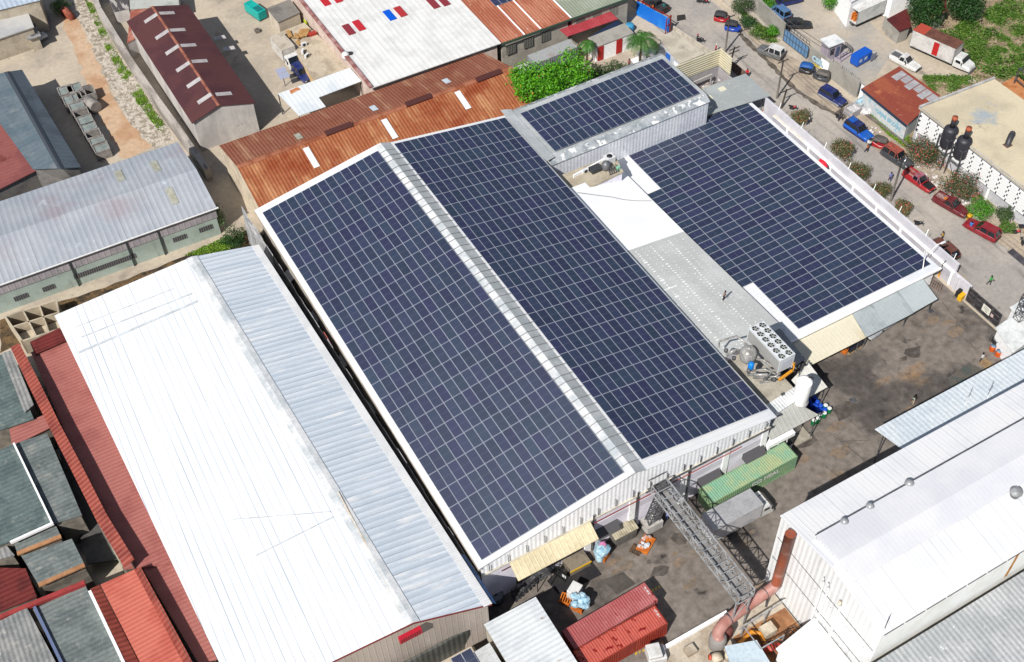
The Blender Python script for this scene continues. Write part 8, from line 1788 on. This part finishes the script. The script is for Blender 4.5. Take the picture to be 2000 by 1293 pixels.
# orange-red curved roof with raised sides
o=thing('orange_roof_house','bright orange-red ribbed roof with dark red raised sides at the bottom left','house',at(260,1200,0))
A_=[at(196,1142,4.9),at(262,1112,5.2),at(376,1330,5.2),at(292,1330,4.9)]
MB().slab(A_,.12).build('roof',orr,o); w=MB(); walls_under(w,A_,.15,.12); w.build('wall',hd_,o)
m=MB(); m.slab([at(262,1112,5.25),at(274,1106,5.9),at(396,1330,5.9),at(376,1330,5.25)],.08); m.slab([at(176,1150,5.3),at(194,1142,5.0),at(290,1330,5.0),at(264,1330,5.3)],.08); m.build('side_roof',brr,o)
p0,p1=at(274,1106,5.9),at(396,1330,5.9); m=MB(); m.wall((p1.x-.1,p1.y),(p0.x-.1,p0.y),0,5.78,.1); m.build('side_wall',hd_,o)
sw_=thing('rear_yard_wall','pale green rear wall and ledge in the shaded courtyard beside the raised red roof','wall',at(215,1060,0)); m=MB()
a,b=at(190,1020,3.0),at(238,1108,3.0); m.wall(a,b,0,3.0,.6); m.build('wall',M('greenish_wall',P(176,178,158),P(130,132,118),sc=.6),sw_)
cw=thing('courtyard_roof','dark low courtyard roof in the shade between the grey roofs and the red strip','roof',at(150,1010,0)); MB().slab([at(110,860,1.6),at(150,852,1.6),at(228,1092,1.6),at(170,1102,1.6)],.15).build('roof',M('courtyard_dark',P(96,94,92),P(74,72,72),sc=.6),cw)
# ================================================================ LIGHT, SKY, CAMERA
ELEV=math.radians(45.2); SD=V((-2.25,-1.27,2.6)).normalized()
w=bpy.data.worlds.new('World'); bpy.context.scene.world=w; w.use_nodes=True; nt=w.node_tree
sky=nt.nodes.new('ShaderNodeTexSky'); sky.sky_type='NISHITA'; sky.sun_disc=False; sky.sun_elevation=ELEV; sky.sun_rotation=math.atan2(SD.x,SD.y)%(2*PI); sky.air_density=1.0; sky.dust_density=1.0
bg=nt.nodes['Background']
# unseen bright cloud patch added to the sky so the nearer panels reflect lighter
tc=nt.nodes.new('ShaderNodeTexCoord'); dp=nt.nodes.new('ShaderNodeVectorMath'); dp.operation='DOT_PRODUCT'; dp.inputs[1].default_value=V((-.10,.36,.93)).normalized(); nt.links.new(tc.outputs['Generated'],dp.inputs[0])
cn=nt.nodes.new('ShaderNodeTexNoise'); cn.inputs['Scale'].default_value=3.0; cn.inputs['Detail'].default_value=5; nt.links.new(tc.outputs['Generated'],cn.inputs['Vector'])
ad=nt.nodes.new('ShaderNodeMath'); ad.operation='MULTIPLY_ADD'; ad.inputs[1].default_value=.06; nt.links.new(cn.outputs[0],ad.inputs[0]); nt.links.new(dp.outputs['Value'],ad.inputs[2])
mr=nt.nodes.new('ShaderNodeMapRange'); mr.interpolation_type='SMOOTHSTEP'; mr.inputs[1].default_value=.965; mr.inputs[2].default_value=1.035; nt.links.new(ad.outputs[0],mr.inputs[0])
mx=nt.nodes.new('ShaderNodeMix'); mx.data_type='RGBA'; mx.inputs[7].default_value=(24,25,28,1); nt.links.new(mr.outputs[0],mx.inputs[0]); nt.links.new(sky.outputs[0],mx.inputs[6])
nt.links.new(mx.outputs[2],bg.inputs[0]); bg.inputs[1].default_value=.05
sl=bpy.data.lights.new('sun','SUN'); sl.energy=4.6; sl.angle=math.radians(.53); sl.color=(1,.965,.91)
so=bpy.data.objects.new('sun',sl); C.objects.link(so); so.rotation_euler=SD.to_track_quat('Z','Y').to_euler(); so.location=(0,0,120)
cd=bpy.data.cameras.new('camera'); cd.sensor_width=36; cd.lens=FPX/2000*36; cd.clip_end=3000; cd.clip_start=1
co=bpy.data.objects.new('camera',cd); C.objects.link(co); m=ROT.to_4x4(); m.translation=CAM; co.matrix_world=m
sc=bpy.context.scene; sc.camera=co
sc.view_settings.view_transform='Standard'; sc.view_settings.look='None'; sc.view_settings.exposure=.45; sc.view_settings.gamma=1
sc.cycles.max_bounces=5; sc.cycles.diffuse_bounces=3; sc.cycles.glossy_bounces=3; sc.cycles.use_denoising=True
